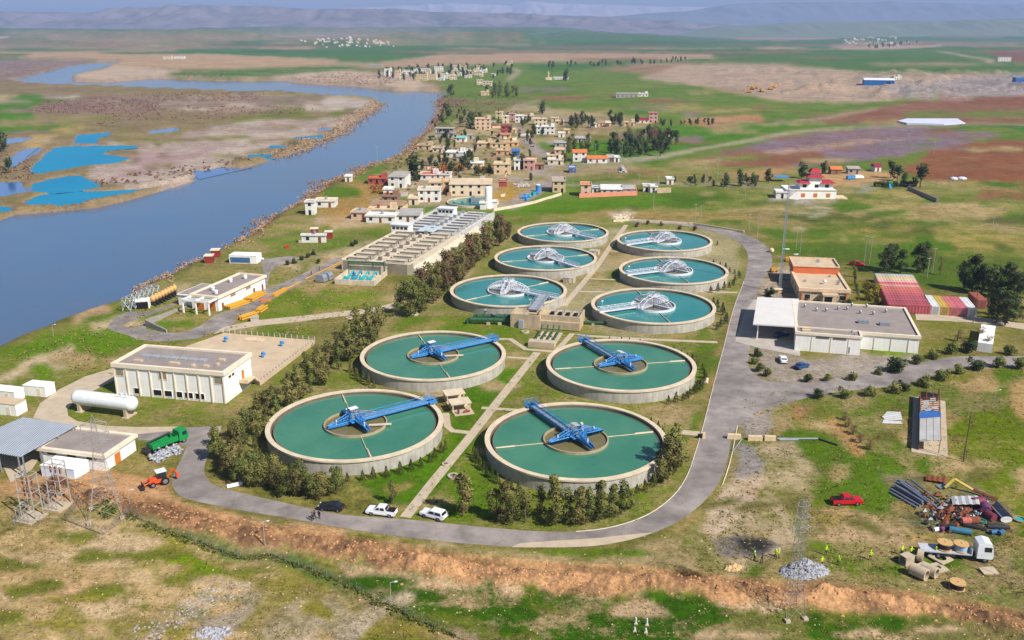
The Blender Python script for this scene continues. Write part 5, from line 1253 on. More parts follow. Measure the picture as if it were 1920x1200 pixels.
# ---- office villa behind the workshop
loc, a, w = frame_of((1501, 541), (1592, 545), 4.2)
b = root('office', 'two level peach office with beige roof, orange upper wall and small portico', 'building', loc, a)
shell(b, w, 23, 4.0, M_CREAM, M_ROOFB, pm('peach_parapet', rgb(226, 194, 162), .85), ov=.5, ph=.5, lip=.5)
m = MB(); m.box(0, w, 19.2, 30, 3.9, 6.3); m.build('upper_wall', pm('orange_wall', rgb(214, 112, 66), .85, .06, .3), b)
m = MB(); m.box(-.2, w + .2, 19.0, 19.4, 6.3, 6.7); m.box(-.2, w + .2, 29.8, 30.2, 6.3, 6.9); m.box(-.2, .2, 19.4, 29.8, 6.3, 6.9); m.box(w - .2, w + .2, 19.4, 29.8, 6.3, 6.9); m.build('upper_parapet', pm('peach_parapet', rgb(226, 194, 162), .85), b)
m = MB(); m.box(.2, w - .2, 19.4, 29.8, 6.3, 6.36); m.build('upper_roof', M_ROOFB, b)
m = MB(); m.box(6.2, 10.8, -3.2, -.5, 2.9, 3.4); m.build('portico', M_ROOFB, b)
for x in (6.5, 10.5): m = MB(); m.box(x - .2, x + .2, -3, -2.6, 0, 2.9); m.build('column', M_CREAM, b)
fwin(b, 'f', w, 23, 8.5, 0, 2.2, 2.4, M_GLASS, M_PLAST, 'door')
for x in (2.2, 12.4): fwin(b, 'f', w, 23, x, 1.0, 1.6, 1.5)
for y in (4, 10, 16): fwin(b, 'l', w, 23, y, 1.0, 1.4, 1.5)
for x in (.6, 13.7): m = MB(); m.box(x - .25, x + .25, -.35, 0, 0, 3.4); m.build('pillar', pm('brick_orange', rgb(204, 126, 84), .9, .12), b)
m = MB(); m.ball((8, 7, 5.0), .55, 10, 6); m.tube((8, 7, 4), (8, 7, 4.6), .08, 6); m.build('satellite_dish', M_WHITE, b)
for x, y in ((2.5, 9), (12, 7), (12.6, 9.2), (13, 11), (11, 16), (8.6, 25.5), (8.8, 27.5)):
 m = MB(); m.box(x - .35, x + .35, y - .25, y + .25, 4.05 if y < 19 else 6.36, 4.6 if y < 19 else 6.9); m.build('roof_unit', M_GREY, b)
m = MB(); m.tube((-6.2, 3, 0), (-6.2, 3, 2.4), .2, 8); m.lathe([(.2, 2.2), (1.2, 2.8), (1.4, 3.0), (.01, 3.1)], 16, (-6.2, 3)); tag(m.build('concrete_fountain', M_CREAM, None, False, loc, a), 'beige mushroom shaped concrete shelter beside the peach office', 'shelter')
# ---- shipping containers
CM = {}
def container(x, y, rz, sx, sy, colr, lab, grp):
 key = colr
 if key not in CM:
  c1 = rgb(*colr); c2 = rgb(*[max(0, int(q * .82)) for q in colr]); CM[key] = corrugated('container_%d_%d_%d' % colr, (c1, c2), .9, 'X' if sx < 6 else 'X')
 c = root('shipping_container', lab, 'container', (x, y, 0), rz, grp)
 m = MB(); m.box(0, sx, 0, sy, 0.1, 2.55); m.build('body', CM[key], c)
 m = MB()
 for xx in (0, sx - .12):
  for yy in (0, sy - .12): m.box(xx - .02, xx + .14, yy - .02, yy + .14, 0, 2.6)
 m.box(.14, sx - .14, -.03, .06, 2.5, 2.61); m.box(.14, sx - .14, sy - .06, sy + .03, 2.5, 2.61); m.build('frame', CM[key], c)
 if sx < 4:
  m = MB()
  for xx in (.7, 1.0, 1.5, 1.8): m.bar((xx, -.05, .2), (xx, -.05, 2.4), .05)
  m.build('door_bar', M_GREY, c)
 return c
loc, a, w = frame_of((1667, 571), (1745, 574), 2.6)
ux, uy = math.cos(a), math.sin(a)
cols = [(176, 84, 92), (170, 80, 88), (182, 92, 98), (176, 88, 96), (186, 96, 100), (196, 104, 100), (206, 110, 98), (206, 116, 104), (214, 160, 148), (212, 104, 104), (226, 180, 172), (222, 196, 156), (214, 188, 146), (190, 190, 196)]
nm_ = ['front', 'second', 'third', 'fourth', 'fifth', 'sixth', 'seventh', 'eighth', 'ninth', 'tenth', 'eleventh', 'twelfth', 'thirteenth', 'rearmost']
cn = ['maroon', 'maroon', 'maroon', 'maroon', 'dull red', 'red', 'light red', 'light red', 'pale pink', 'red', 'pink white', 'tan', 'tan', 'grey']
for k in range(14):
 y = k * 2.6; sk = .12 * y
 container(loc[0] - uy * y + ux * sk * 1.0, loc[1] + ux * y + uy * sk, a, 12.0, 2.5, cols[k], f'{cn[k]} long container, {nm_[k]} of the block of containers parked side by side', 'containers parked side by side')
loc, a, w = frame_of((1746, 574), (1828, 579), 2.6)
for k, (cc, lab) in enumerate((((226, 226, 222), 'white container at the left end of the coloured row'), ((206, 168, 74), 'yellow container in the coloured row'), ((208, 116, 112), 'pink red container beside the yellow one'), ((204, 110, 116), 'pink container between the pink red and the white one'), ((228, 226, 222), 'white container at the right end of the coloured row'))):
 container(loc[0] + math.cos(a) * k * 2.5, loc[1] + math.sin(a) * k * 2.5, a, 2.44, 12.2, cc, lab, 'coloured row of containers')
x, y = G(1829, 579); container(x + .6, y + .3, R(-8), 2.9, 9, (166, 92, 76), 'rusty red roofed container standing slightly askew at the row end', 'coloured row of containers')
# ---- ramshackle shed on the right
x, y = G(1721, 845); e = root('sheet_shed', 'long narrow corrugated shed with bare roof frame and a blue tarpaulin', 'shed', (x, y, 0), R(-23.4)); L = 29.0; wd = 3.8
m = MB(); m.box(-1.2, 5.4, -1.2, L + .5, -.2, .12); m.build('floor_slab', M_CONC, e)
M_CORR = corrugated('white_corrugated', (rgb(214, 212, 206), rgb(188, 184, 178)), .9, 'Y')
m = MB(); m.add([(0, 0, 2.0), (wd, 0, 3.0), (wd, 12.5, 3.0), (0, 12.5, 2.0), (0, 0, 2.06), (wd, 0, 3.06), (wd, 12.5, 3.06), (0, 12.5, 2.06)], [(0, 3, 2, 1), (4, 5, 6, 7), (0, 1, 5, 4), (2, 3, 7, 6), (1, 2, 6, 5), (3, 0, 4, 7)]); m.build('roof_sheets', M_CORR, e)
m = MB(); m.add([(-.1, 12, 2.1), (wd + .1, 12, 3.12), (wd + .1, 15.5, 3.05), (1.5, 16.2, 2.5), (-.1, 15.2, 2.1), (wd + .3, 12.5, 2.4), (wd + .3, 15, 2.3)], [(0, 1, 2, 3, 4), (1, 5, 6, 2)]); m.build('blue_tarpaulin', pm('blue_tarp', rgb(40, 124, 204), .6, .1), e)
m = MB()
for k in range(10):
 yy = 12.6 + k * 1.25; m.bar((0, yy, 2.05), (wd, yy, 3.05), .16)
for xx in (0, wd * .33, wd * .66, wd): m.bar((xx, 0, 2 + xx / wd), (xx, L, 2 + xx / wd), .14)
m.build('roof_frame', M_RUST, e)
m = MB(); rr = random.Random(4)
for k in range(9):
 yy = 15.4 + rr.random() * 7; xx = rr.random() * 2.4; m.add([(xx, yy, 2.14 + xx / wd), (xx + 1.1, yy, 2.14 + (xx + 1.1) / wd), (xx + 1.1, yy + 1.4, 2.14 + (xx + 1.1) / wd), (xx, yy + 1.4, 2.14 + xx / wd)], [(0, 1, 2, 3)])
m.build('loose_panels', M_CORR, e)
m = MB()
for yy in (.2, 6, 12, 18, L - .2):
 m.box(0, .14, yy - .07, yy + .07, 0, 2.0); m.box(wd - .14, wd, yy - .07, yy + .07, 0, 3.0)
m.build('posts', M_RUST, e)
m = MB(); m.box(.02, .1, .2, L - .2, .1, 1.9); m.box(.1, wd, L * .98, L * .985, .1, 2); m.build('side_sheets', pm('shadow_side_sheet', rgb(60, 60, 64), .8), e)  # shadow on the shed's left side put into a dark sheet colour
x, y = G(1662, 790); m = MB(); rr = random.Random(2)
m.add([(0, 0, .1), (3.2, -.4, .5), (4.2, 3.2, .8), (1.9, 4.6, .35), (-.2, 2, .2)], [(0, 1, 2, 4), (4, 2, 3)]); m.add([(-1.4, -1.2, .08), (2.8, -1.6, .12), (3.0, .4, .2), (-.4, .6, .16)], [(0, 1, 2, 3)])
tag(m.build('loose_sheets', M_CORR, None, False, (x, y, 0)), 'loose grey white sheets lying beside the corrugated shed', 'sheets')
# ---- old works in the village edge
def at0(u, v): return Vector((*G(u, v), 0))
# ------------------------------------------------------------------ plants
LM_EUC = leafmat('leaf_olive_brown', rgb(104, 106, 54), rgb(150, 142, 82))
LM_OLV = leafmat('leaf_olive_green', rgb(92, 104, 48), rgb(138, 138, 72))
LM_DRK = leafmat('leaf_dark_green', rgb(52, 70, 40), rgb(90, 104, 54))
LM_CYP = leafmat('leaf_cypress', rgb(58, 78, 30), rgb(106, 112, 46))
LM_BRN = leafmat('leaf_brown_twig', rgb(112, 88, 62), rgb(140, 112, 78))
LM_YEL = leafmat('leaf_yellow_green', rgb(128, 130, 44), rgb(160, 146, 60))
LM_LIL = leafmat('twig_lilac', rgb(164, 132, 116), rgb(190, 154, 122))
LM_GRS = leafmat('weed_green', rgb(84, 108, 34), rgb(130, 126, 58))
M_BARK = pm('bark', rgb(110, 90, 72), 0.95, 0.2, 2)
def cards(pts, size, rs, N=None):
 """leaf sized quads, one per point, turned every way but facing out of their clump"""
 n = len(pts)
 a = rs.normal(size=(n, 3)); a /= np.linalg.norm(a, axis=1)[:, None] + 1e-9
 b = rs.normal(size=(n, 3)); b -= (b * a).sum(1)[:, None] * a; b /= np.linalg.norm(b, axis=1)[:, None] + 1e-9
 if N is None: N = np.tile([0, 0, 1.0], (n, 1))
 fl = (np.cross(a, b) * N).sum(1) < 0
 b[fl] *= -1
 gn = np.cross(a, b)
 s = size * rs.uniform(.6, 1.35, (n, 1))
 a = a * s; b = b * s * .62
 V = np.stack([pts - a * .5 - b * .3, pts - b * .5 + a * .1, pts + a * .5 + b * .2, pts + b * .5 - a * .1], 1).reshape(-1, 3)
 sn = N * .75 + gn * .45; sn /= np.linalg.norm(sn, axis=1)[:, None] + 1e-9
 return V, np.repeat(sn, 4, 0)
def mesh_np(name, V, mat, k=4):
 NN = None
 if isinstance(V, tuple): V, NN = V
 n = len(V) // k
 me = bpy.data.meshes.new(name); me.vertices.add(len(V)); me.vertices.foreach_set('co', V.ravel().astype(np.float32))
 me.loops.add(len(V)); me.loops.foreach_set('vertex_index', np.arange(len(V), dtype=np.int32))
 me.polygons.add(n); me.polygons.foreach_set('loop_start', (np.arange(n) * k).astype(np.int32))
 me.materials.append(mat); me.update(calc_edges=True)
 if NN is not None:
  me.polygons.foreach_set('use_smooth', [True] * n)
  me.normals_split_custom_set_from_vertices(NN.tolist())
 return me
def outward(P, c0=None):
 c = P.mean(0) if c0 is None else c0
 N = P - c; N[:, 2] += .25 * (np.abs(N).mean()); return N / (np.linalg.norm(N, axis=1)[:, None] + 1e-9)
def blob(c, r, n, rs, bias=.45):
 d = rs.normal(size=(n, 3)); d /= np.linalg.norm(d, axis=1)[:, None]
 rad = rs.uniform(0, 1, (n, 1)) ** bias
 bump = 1 + .22 * np.sin(d[:, :1] * 5 + rs.uniform(0, 6)) * np.cos(d[:, 1:2] * 4 + rs.uniform(0, 6))
 return np.array(c) + d * rad * bump * np.array(r)
def make_tree(kind, seed):
 rs = np.random.RandomState(seed); P = []; T = MB()
 if kind == 'euc':
  H = 9.5; T.tube((0, 0, -.3), (.2, .1, H * .55), .2, 7, .1)
  for k in range(15):
   z = H * rs.uniform(.16, .97); w = 1.75 * math.sin(math.pi * min(1, (z / H) * .82 + .12)) + .3; an = rs.uniform(0, 6.28); q = rs.uniform(.15, 1) * w
   c = (q * math.cos(an), q * math.sin(an), z); P.append(blob(c, (1.0, 1.0, 1.15), 105, rs)); T.tube((.1, 0, z * .7), c, .07, 5, .02)
  sz = .46
 elif kind == 'olive':
  H = 7.5; T.tube((0, 0, -.3), (0, .1, H * .5), .22, 7, .1)
  for k in range(16):
   z = H * rs.uniform(.1, .93); w = 2.3 * math.sin(math.pi * min(1, (z / H) * .72 + .2)); an = rs.uniform(0, 6.28); q = rs.uniform(.2, 1) * w
   c = (q * math.cos(an), q * math.sin(an), z); P.append(blob(c, (1.2, 1.2, 1.1), 100, rs)); T.tube((0, 0, z * .6), c, .07, 5, .02)
  sz = .46
 elif kind == 'big':
  H = 11; T.tube((0, 0, -.3), (0, 0, H * .5), .35, 8, .18)
  for k in range(26):
   z = H * rs.uniform(.14, .93); w = 4.2 * math.sin(math.pi * min(1, (z / H) * .75 + .18)); an = rs.uniform(0, 6.28); q = rs.uniform(.3, 1) * w
   c = (q * math.cos(an), q * math.sin(an), z); P.append(blob(c, (1.6, 1.6, 1.35), 105, rs)); T.tube((0, 0, z * .6), c, .12, 5, .03)
  sz = .52
 elif kind == 'cyp':
  H = 2.4; T.tube((0, 0, -.2), (0, 0, H * .6), .07, 5)
  n = 420; z = rs.uniform(.02, 1, n) ** .9; r = .62 * (1 - z) ** .75 * rs.uniform(.75, 1.12, n) * (1 + .12 * np.sin(z * 30)); an = rs.uniform(0, 6.28, n)
  P.append(np.stack([r * np.cos(an), r * np.sin(an), z * H], 1)); sz = .2
 elif kind == 'shrub':
  H = 3.0; T.tube((0, 0, -.2), (0, 0, 1.6), .12, 6)
  for k in range(12):
   an = rs.uniform(0, 6.28); q = rs.uniform(0, 1.1); z = rs.uniform(.5, 2.3)
   c = (q * math.cos(an), q * math.sin(an), z); P.append(blob(c, (.85, .85, .75), 75, rs)); T.tube((0, 0, .4), c, .05, 4, .02)
  sz = .36
 elif kind == 'far':
  H = 8.5; T.tube((0, 0, -.5), (0, 0, H * .5), .25, 5, .12)
  for k in range(9):
   z = H * rs.uniform(.18, .92); w = 2.0 * math.sin(math.pi * min(1, (z / H) * .8 + .15)); an = rs.uniform(0, 6.28); q = rs.uniform(.1, 1) * w
   c = (q * math.cos(an), q * math.sin(an), z); P.append(blob(c, (1.4, 1.4, 1.5), 48, rs)); T.tube((0, 0, z * .6), c, .1, 4, .04)
  sz = .85
 elif kind == 'bare':
  H = 12; T.tube((0, 0, -.5), (.2, 0, H * .9), .25, 6, .05)
  for k in range(13):
   z = H * rs.uniform(.3, .95); an = rs.uniform(0, 6.28); q = rs.uniform(.4, 1.6)
   c = (q * math.cos(an), q * math.sin(an), z); P.append(blob(c, (1.0, 1.0, 1.9), 40, rs)); T.tube((.1, 0, z * .75), c, .08, 4, .02)
  sz = .42
 elif kind == 'thin':
  H = 7; T.tube((0, 0, -.3), (.1, .1, H * .85), .13, 6, .04)
  for k in range(10):
   z = H * rs.uniform(.2, .97); an = rs.uniform(0, 6.28); q = rs.uniform(0, 1.1) * math.sin(math.pi * min(1, z / H * .8 + .15))
   c = (q * math.cos(an), q * math.sin(an), z); P.append(blob(c, (.75, .75, 1.0), 75, rs)); T.tube((0, 0, z * .7), c, .05, 4, .02)
  sz = .4
 A_ = np.concatenate(P); ax = np.array([0, 0, 1.0])
 big = A_ - np.array([0, 0, H * .45]); big[:, :2] *= 1.6; big /= np.linalg.norm(big, axis=1)[:, None] + 1e-9
 own = np.concatenate([outward(p) for p in P])
 return H, T, cards(A_, sz, rs, big * .5 + own * .7)
TREES = {}
def tree_meshes(kind, mat, var):
 key = (kind, mat.name, var)
 if key not in TREES:
  H, T, V = make_tree(kind, 100 + var * 13 + sum(map(ord, kind)))
  TREES[key] = (H, T.mesh('trunk', M_BARK), mesh_np('crown', V, mat))
 return TREES[key]
NAMES = {'euc': 'eucalyptus_tree', 'olive': 'hedge_tree', 'big': 'broad_tree', 'cyp': 'cypress_bush', 'shrub': 'round_shrub', 'far': 'village_tree', 'bare': 'bare_tree', 'thin': 'slender_tree'}
TRND = random.Random(21)
def tree(kind, mat, pos, h, lab, group, name=None, wide=1.0):
 H, tm, cm = tree_meshes(kind, mat, TRND.randrange(4))
 s = h / H * TRND.uniform(.9, 1.1)
 t = root(name or NAMES[kind], lab, 'shrub' if kind in ('cyp', 'shrub') else 'tree', pos, TRND.uniform(0, 6.28), group, (s * wide, s * wide, s))
 put('trunk', tm, t); put('crown', cm, t)
 return t
def jit(u, v, s): return at(u + TRND.uniform(-s, s), v + TRND.uniform(-s * .5, s * .5))
LROW = [(424, 868), (440, 848), (455, 828), (470, 812), (488, 797), (508, 778), (528, 760), (548, 744), (568, 730), (588, 714), (608, 700), (628, 688), (648, 674), (664, 660), (680, 646), (697, 628)]
for i, (u, v) in enumerate(LROW):
 for k in range(2):
  tree(('euc', 'olive', 'thin')[(i * 2 + k) % 3], LM_EUC if (i + k) % 3 else LM_OLV, jit(u - 10 + k * 20, v - 4 + k * 9, 7), TRND.uniform(5, 7.6) if i < 13 else 8, 'olive brown tree in the dense row between the white filter hall and the green tanks', 'row of trees left of the green tanks')
for u, v in ((405, 836), (408, 858)): tree('olive', LM_YEL if v < 840 else LM_OLV, at(u, v), 4.6, 'yellow green bushy tree at the lower end of the left tree row' if v < 840 else 'olive tree at the very corner of the left tree row by the road', 'row of trees left of the green tanks')
for i, (u, v) in enumerate(((425, 897), (446, 905), (470, 912), (492, 914), (515, 920), (538, 926), (560, 930), (584, 934), (606, 932), (628, 926), (440, 884), (475, 890), (520, 900), (560, 908))):
 tree('olive', LM_OLV if i % 2 else LM_EUC, jit(u, v, 5), 5.2, 'olive tree in the row between the near left tank and the ring road', 'row of trees in front of the near left tank')
tree('thin', LM_EUC, at(737, 945), 5.0, 'single slender tree beside the white pickup', None)
for i, (u, v, h, k) in enumerate(((868, 968, 8.2, 'euc'), (876, 962, 7, 'thin'), (930, 974, 7.2, 'euc'), (945, 978, 8, 'euc'), (962, 982, 6.8, 'euc'), (985, 980, 7.2, 'thin'), (1012, 970, 6.5, 'thin'), (1043, 985, 9.4, 'euc'), (1062, 978, 6.6, 'thin'), (1085, 984, 7.4, 'euc'), (1103, 980, 6.6, 'thin'), (1122, 976, 7.2, 'euc'), (1147, 970, 6.4, 'euc'), (1165, 965, 6.2, 'thin'), (1182, 955, 4.6, 'thin'))):
 tree(k, LM_OLV if i % 3 else LM_EUC, at(u, v), h, 'olive green tree in the row between the near right tank and the ring road', 'row of trees in front of the near right tank')
for u, v, h in ((1252, 893, 8.5), (1266, 882, 9), (1240, 905, 6), (1262, 868, 7.5)):
 tree('euc', LM_EUC, at(u, v), h, 'tall brown olive tree at the right edge of the near right tank', 'trees at the right edge of the near right tank', None, 1.15)
tree('big', LM_OLV, at(768, 592), 10.5, 'big round dark green tree at the near end of the grove', None); tree('big', LM_OLV, at(790, 584), 9.5, 'second big round green tree tucked behind the first at the near end of the grove', None)
MROW = [(803, 566), (818, 553), (833, 541), (846, 530), (858, 519), (870, 508), (882, 498), (894, 487), (905, 477), (916, 468), (926, 460), (938, 451), (950, 443)]
for i, (u, v) in enumerate(MROW):
 for k in range(2):
  tree('euc' if k else 'olive', LM_EUC if (i + k) % 3 else LM_BRN, jit(u - 8 + 14 * k, v - 2 + 6 * k, 5), 9.6 - .1 * i, 'brown olive tree in the grove between the filter block and the teal tanks', 'grove along the filter block', None, 1.05)
for u, v, h in ((690, 642, 9), (680, 638, 7)): tree('thin', LM_EUC, at(u, v), h, 'slender tree at the upper end of the left tree row', 'row of trees left of the green tanks')
# right side trees
for u, v, h in ((1660, 512, 10.5), (1674, 508, 9.5), (1688, 513, 8.5), (1720, 512, 10.6), (1732, 510, 9)):
 tree('euc', LM_DRK, at(u, v), h, 'tall dark eucalyptus behind the block of containers', 'dark eucalyptus behind the containers', None, 1.15)
for u, v in ((1744, 505), (1762, 516)): tree('bare', LM_BRN, at(u, v), 7.0, 'thin half bare tree right of the dark eucalyptus', 'half bare trees')
for i, (u, v, h) in enumerate(((1806, 545, 10.5), (1822, 548, 11.5), (1840, 552, 10), (1858, 556, 9), (1872, 548, 9), (1888, 558, 10), (1905, 565, 10), (1922, 560, 10), (1868, 604, 9.5), (1884, 610, 10.5), (1900, 604, 8), (1860, 590, 6), (1935, 580, 9))):
 tree('euc' if i % 2 else 'big', LM_DRK, at(u, v), h, 'dark leafy tree in the clump right of the coloured containers', 'dark trees at the right edge', None, 1.2 if i % 2 else .85)
for u, v, h in ((1633, 563, 4.5), (1640, 552, 4), (1627, 548, 3.6), (1645, 572, 3)):
 tree('shrub', LM_YEL, at(u, v), h, 'yellow green bush between the peach office and the containers', 'bushes beside the peach office')
for u, v in ((1600, 505), (1602, 520), (1603, 535), (1606, 550), (1608, 565)): tree('thin', LM_OLV, at(u, v), 4.0, 'olive bush in the hedge along the right wall of the peach office', 'hedge along the peach office')
for u, v in ((1512, 572), (1536, 574), (1580, 575), (1592, 574), (1438, 555), (1447, 551)): tree('shrub', LM_DRK, at(u, v), 2.4, 'small dark shrub in front of the peach office', 'shrubs in front of the peach office')
RSH = [(1420, 668, 2.4), (1416, 682, 2.2), (1424, 696, 2.4), (1438, 706, 2.2), (1514, 717, 2.4), (1551, 714, 2.2), (1598, 714, 2.6), (1647, 702, 2), (1682, 698, 4.2), (1718, 682, 2.8), (1750, 672, 3.2), (1784, 665, 3.2), (1535, 746, 2.5), (1582, 746, 2.6), (1632, 743, 2.4), (1676, 736, 2.6), (1692, 733, 2.4), (1733, 724, 3.0), (1766, 712, 2.8), (1797, 700, 2.6), (1828, 694, 3.4), (1872, 690, 3.0), (1910, 692, 3.2), (1893, 665, 3.2), (1815, 660, 3.5)]
for i, (u, v, h) in enumerate(RSH):
 tree('shrub', LM_OLV if i % 4 else LM_DRK, at(u, v), h, 'round green shrub on the lower edge of the side road' if i > 11 and i < 23 else 'round green shrub on the upper edge of the side road', 'shrubs along the lower edge of the side road' if 11 < i < 23 else 'shrubs along the upper edge of the side road', None, 1.15)
for u, v, h in ((1795, 640, 3.5), (1838, 640, 4.5), (1850, 655, 3.5), (1806, 655, 3)): tree('bare', LM_BRN, at(u, v), h, 'bare brown thicket bush beside the white wall at the right edge', 'bare brown bushes at the right edge', None, 2.2)
for u, v, h in ((1590, 800, 2.2), (1600, 815, 2), (1612, 830, 2), (1630, 842, 2.2), (1585, 788, 2)): tree('bare', LM_BRN, at(u, v), h, 'bare brown bush on the bank left of the corrugated shed', 'bare bushes left of the corrugated shed', None, 3.0)
# cypress rows round the tanks
def arc(ti, a0, a1, n, h, lab, r=20.0, mat=LM_CYP):
 cx, cy = TANKS[ti][0], TANKS[ti][1]
 for k in range(n):
  a = R(a0 + (a1 - a0) * k / max(1, n - 1) + TRND.uniform(-1, 1)); rr_ = r + TRND.uniform(-.4, .4)
  x, y = cx + rr_ * math.cos(a), cy + rr_ * math.sin(a)
  tree('cyp', mat, (x, y, 0), h * TRND.uniform(.75, 1.15), lab, lab.replace('small dark cypress in the arc', 'cypress arc'))
arc(0, 262, 342, 13, 2.2, 'small dark cypress in the arc at the foot of the near left tank')
arc(0, 196, 250, 7, 2.6, 'small dark cypress in the arc on the shaded left of the near left tank')
arc(1, 185, 236, 11, 2.6, 'small dark cypress in the arc on the left side of the near right tank'); arc(1, 248, 318, 13, 2.4, 'small dark cypress in the arc at the foot of the near right tank')
arc(1, 335, 395, 10, 2.4, 'small dark cypress in the arc on the right side of the near right tank')
arc(3, 296, 352, 12, 2.6, 'small dark cypress in the arc at the front right of the second right green tank'); arc(3, 355, 430, 12, 2.2, 'small dark cypress in the arc behind the second right green tank', 20.5); arc(3, 78, 100, 6, 2.2, 'small dark cypress in the arc along the path behind the second right green tank', 22.5)
arc(2, 196, 232, 6, 2.8, 'small dark cypress in the arc on the left of the second left green tank', 20, LM_OLV)
arc(5, 318, 382, 9, 2.8, 'small dark cypress in the arc right of the near right teal tank', 21, LM_DRK); arc(7, 296, 350, 7, 2.4, 'small dark cypress in the arc in front of the middle right teal tank', 20, LM_DRK); arc(7, 0, 50, 8, 2.4, 'small dark cypress in the arc right of the middle right teal tank', 22.5, LM_DRK)
arc(9, 10, 60, 5, 2.0, 'small dark cypress in the arc behind the far right teal tank', 21, LM_DRK)
for u, v in ((1240, 423), (1215, 421), (1195, 425), (1275, 430), (1302, 432)): tree('shrub', LM_BRN, at(u, v), 2.0, 'small brown shrub by the far bend of the ring road', 'brown shrubs at the far road bend')
# bushes along the river service road
for u, v in ((540, 497), (552, 494), (566, 488), (578, 484), (588, 478), (598, 494), (660, 462), (668, 458)): tree('shrub', LM_DRK, at(u, v), 2.0, 'low dark bush beside the river service road', 'bushes beside the river service road')
# ---- village and field trees
def scatter(kind, mat, poly, n, h, lab, grp, wide=1.0):
 us = [p[0] for p in poly]; vs = [p[1] for p in poly]; k = 0; t = 0
 while k < n and t < n * 40:
  t += 1
  u, v = TRND.uniform(min(us), max(us)), TRND.uniform(min(vs), max(vs))
  if not inpoly(np.array([u]), np.array([v]), poly)[0]: continue
  tree(kind, mat, at(u, v), h * TRND.uniform(.7, 1.15), lab, grp, None, wide); k += 1
scatter('far', LM_DRK, [(1110, 285), (1140, 272), (1200, 262), (1268, 270), (1262, 292), (1180, 296)], 34, 10.5, 'dark green tree in the wood beyond the white house with orange roof', 'wood beyond the village road')
scatter('bare', LM_BRN, [(1150, 278), (1180, 262), (1240, 262), (1250, 276), (1180, 284)], 16, 13, 'tall bare brown poplar rising out of the dark wood', 'bare poplars in the wood')
for i, (pl, n, h, lab) in enumerate((([(860, 232), (905, 222), (915, 238), (870, 244)], 9, 9, 'dark tree in the group in front of the peach river villa'), ([(1060, 228), (1112, 222), (1115, 240), (1075, 246)], 12, 9, 'dark tree in the group behind the village houses on the field track'),
 ([(1130, 222), (1200, 222), (1200, 236), (1140, 238)], 12, 8, 'dark tree in the group before the maroon roofed villa'), ([(1235, 231), (1340, 230), (1340, 236), (1235, 237)], 20, 5, 'small tree in the clipped row right of the maroon roofed villa'),
 ([(900, 170), (960, 168), (975, 182), (905, 186)], 14, 11, 'dark tree in the thicket between the two villages'), ([(1005, 124), (1290, 112), (1292, 118), (1010, 129)], 34, 11, 'small dark tree in the long far row across the green field'),
 ([(795, 312), (830, 300), (860, 318), (830, 325)], 6, 6, 'tree in the village garden by the red and white house'), ([(800, 240), (850, 200), (870, 190), (880, 215), (820, 245)], 12, 6, 'tree on the bank above the river bend'),
 ([(1062, 270), (1110, 268), (1110, 290), (1066, 290)], 9, 8, 'dark tree around the grey roofed sheds'), ([(1240, 338), (1445, 338), (1445, 350), (1300, 352)], 18, 4, 'low dark tree in the hedge left of the red roofed mansion'),
 ([(950, 220), (1000, 215), (1010, 262), (985, 268)], 9, 7, 'dark tree along the village street'), ([(985, 288), (1010, 300), (990, 318), (965, 316)], 5, 5, 'tree between the houses at the village crossroads'), ([(1050, 292), (1074, 292), (1074, 316), (1052, 318)], 6, 6, 'dark tree beside the white house with orange roof'),
 ([(820, 250), (860, 262), (850, 300), (800, 270)], 8, 5, 'tree between the lower river houses'))):
 scatter('far', LM_DRK if i % 4 else LM_OLV, pl, n, h, lab, 'trees: ' + lab[lab.index('tree') + 5:])
for u, v, h, lab in ((775, 338, 15, 'tall dark conifer beside the white house with grey roof'), (882, 238, 13, 'tall dark cypress left of the peach river villa'), (838, 224, 14, 'tall dark tree on the river bank promontory'), (868, 322, 8, 'round dark tree behind the beige old works hall'), (980, 316, 9, 'round dark tree between the white and pink village houses'), (1016, 214, 12, 'tall cypress at the upper end of the village street'), (845, 182, 14, 'dark tree at the tip of the river bend'), (1060, 152, 18, 'dark round tree alone in the green field beyond the village'),
 (1360, 350, 7, 'round tree left of the blue canopy'), (1388, 349, 8, 'second round tree left of the blue canopy'), (1411, 346, 7, 'third round tree left of the blue canopy'), (1440, 342, 7, 'tree just left of the blue canopy'), (1503, 335, 9, 'round tree behind the left wing of the red roofed mansion'), (1545, 326, 8, 'small tree behind the red roofed mansion tower'), (1670, 334, 9, 'tree at the corner of the mansion yard'), (1682, 340, 9, 'second tree at the corner of the mansion yard'), (1694, 346, 7, 'third tree at the corner of the mansion yard'), (1725, 352, 12, 'tall tree outside the mansion yard wall'), (8, 285, 14, 'dark tree cut by the left edge on the floodplain'), (18, 325, 10, 'second dark tree near the left edge between the ponds')):
 tree('far', LM_DRK, at(u, v), h, lab, None, None, 1.1)
for u0, u1, v in ((1640, 1680, 350), (1690, 1716, 350)):
 for k in range(9): tree('far', LM_DRK, at(u0 + (u1 - u0) * k / 8, v), 3, 'small shrub in the mansion yard hedge', 'mansion yard hedge', None, 1.6)
scatter('far', LM_DRK, [(705, 138), (780, 128), (960, 118), (965, 146), (840, 152), (700, 150)], 60, 11, 'dark tree among the white houses of the far village', 'trees of the far village')
scatter('far', LM_DRK, [(1618, 86), (1720, 80), (1722, 86), (1630, 92)], 22, 14, 'dark tree by the distant farm settlement', 'trees by the distant settlement')
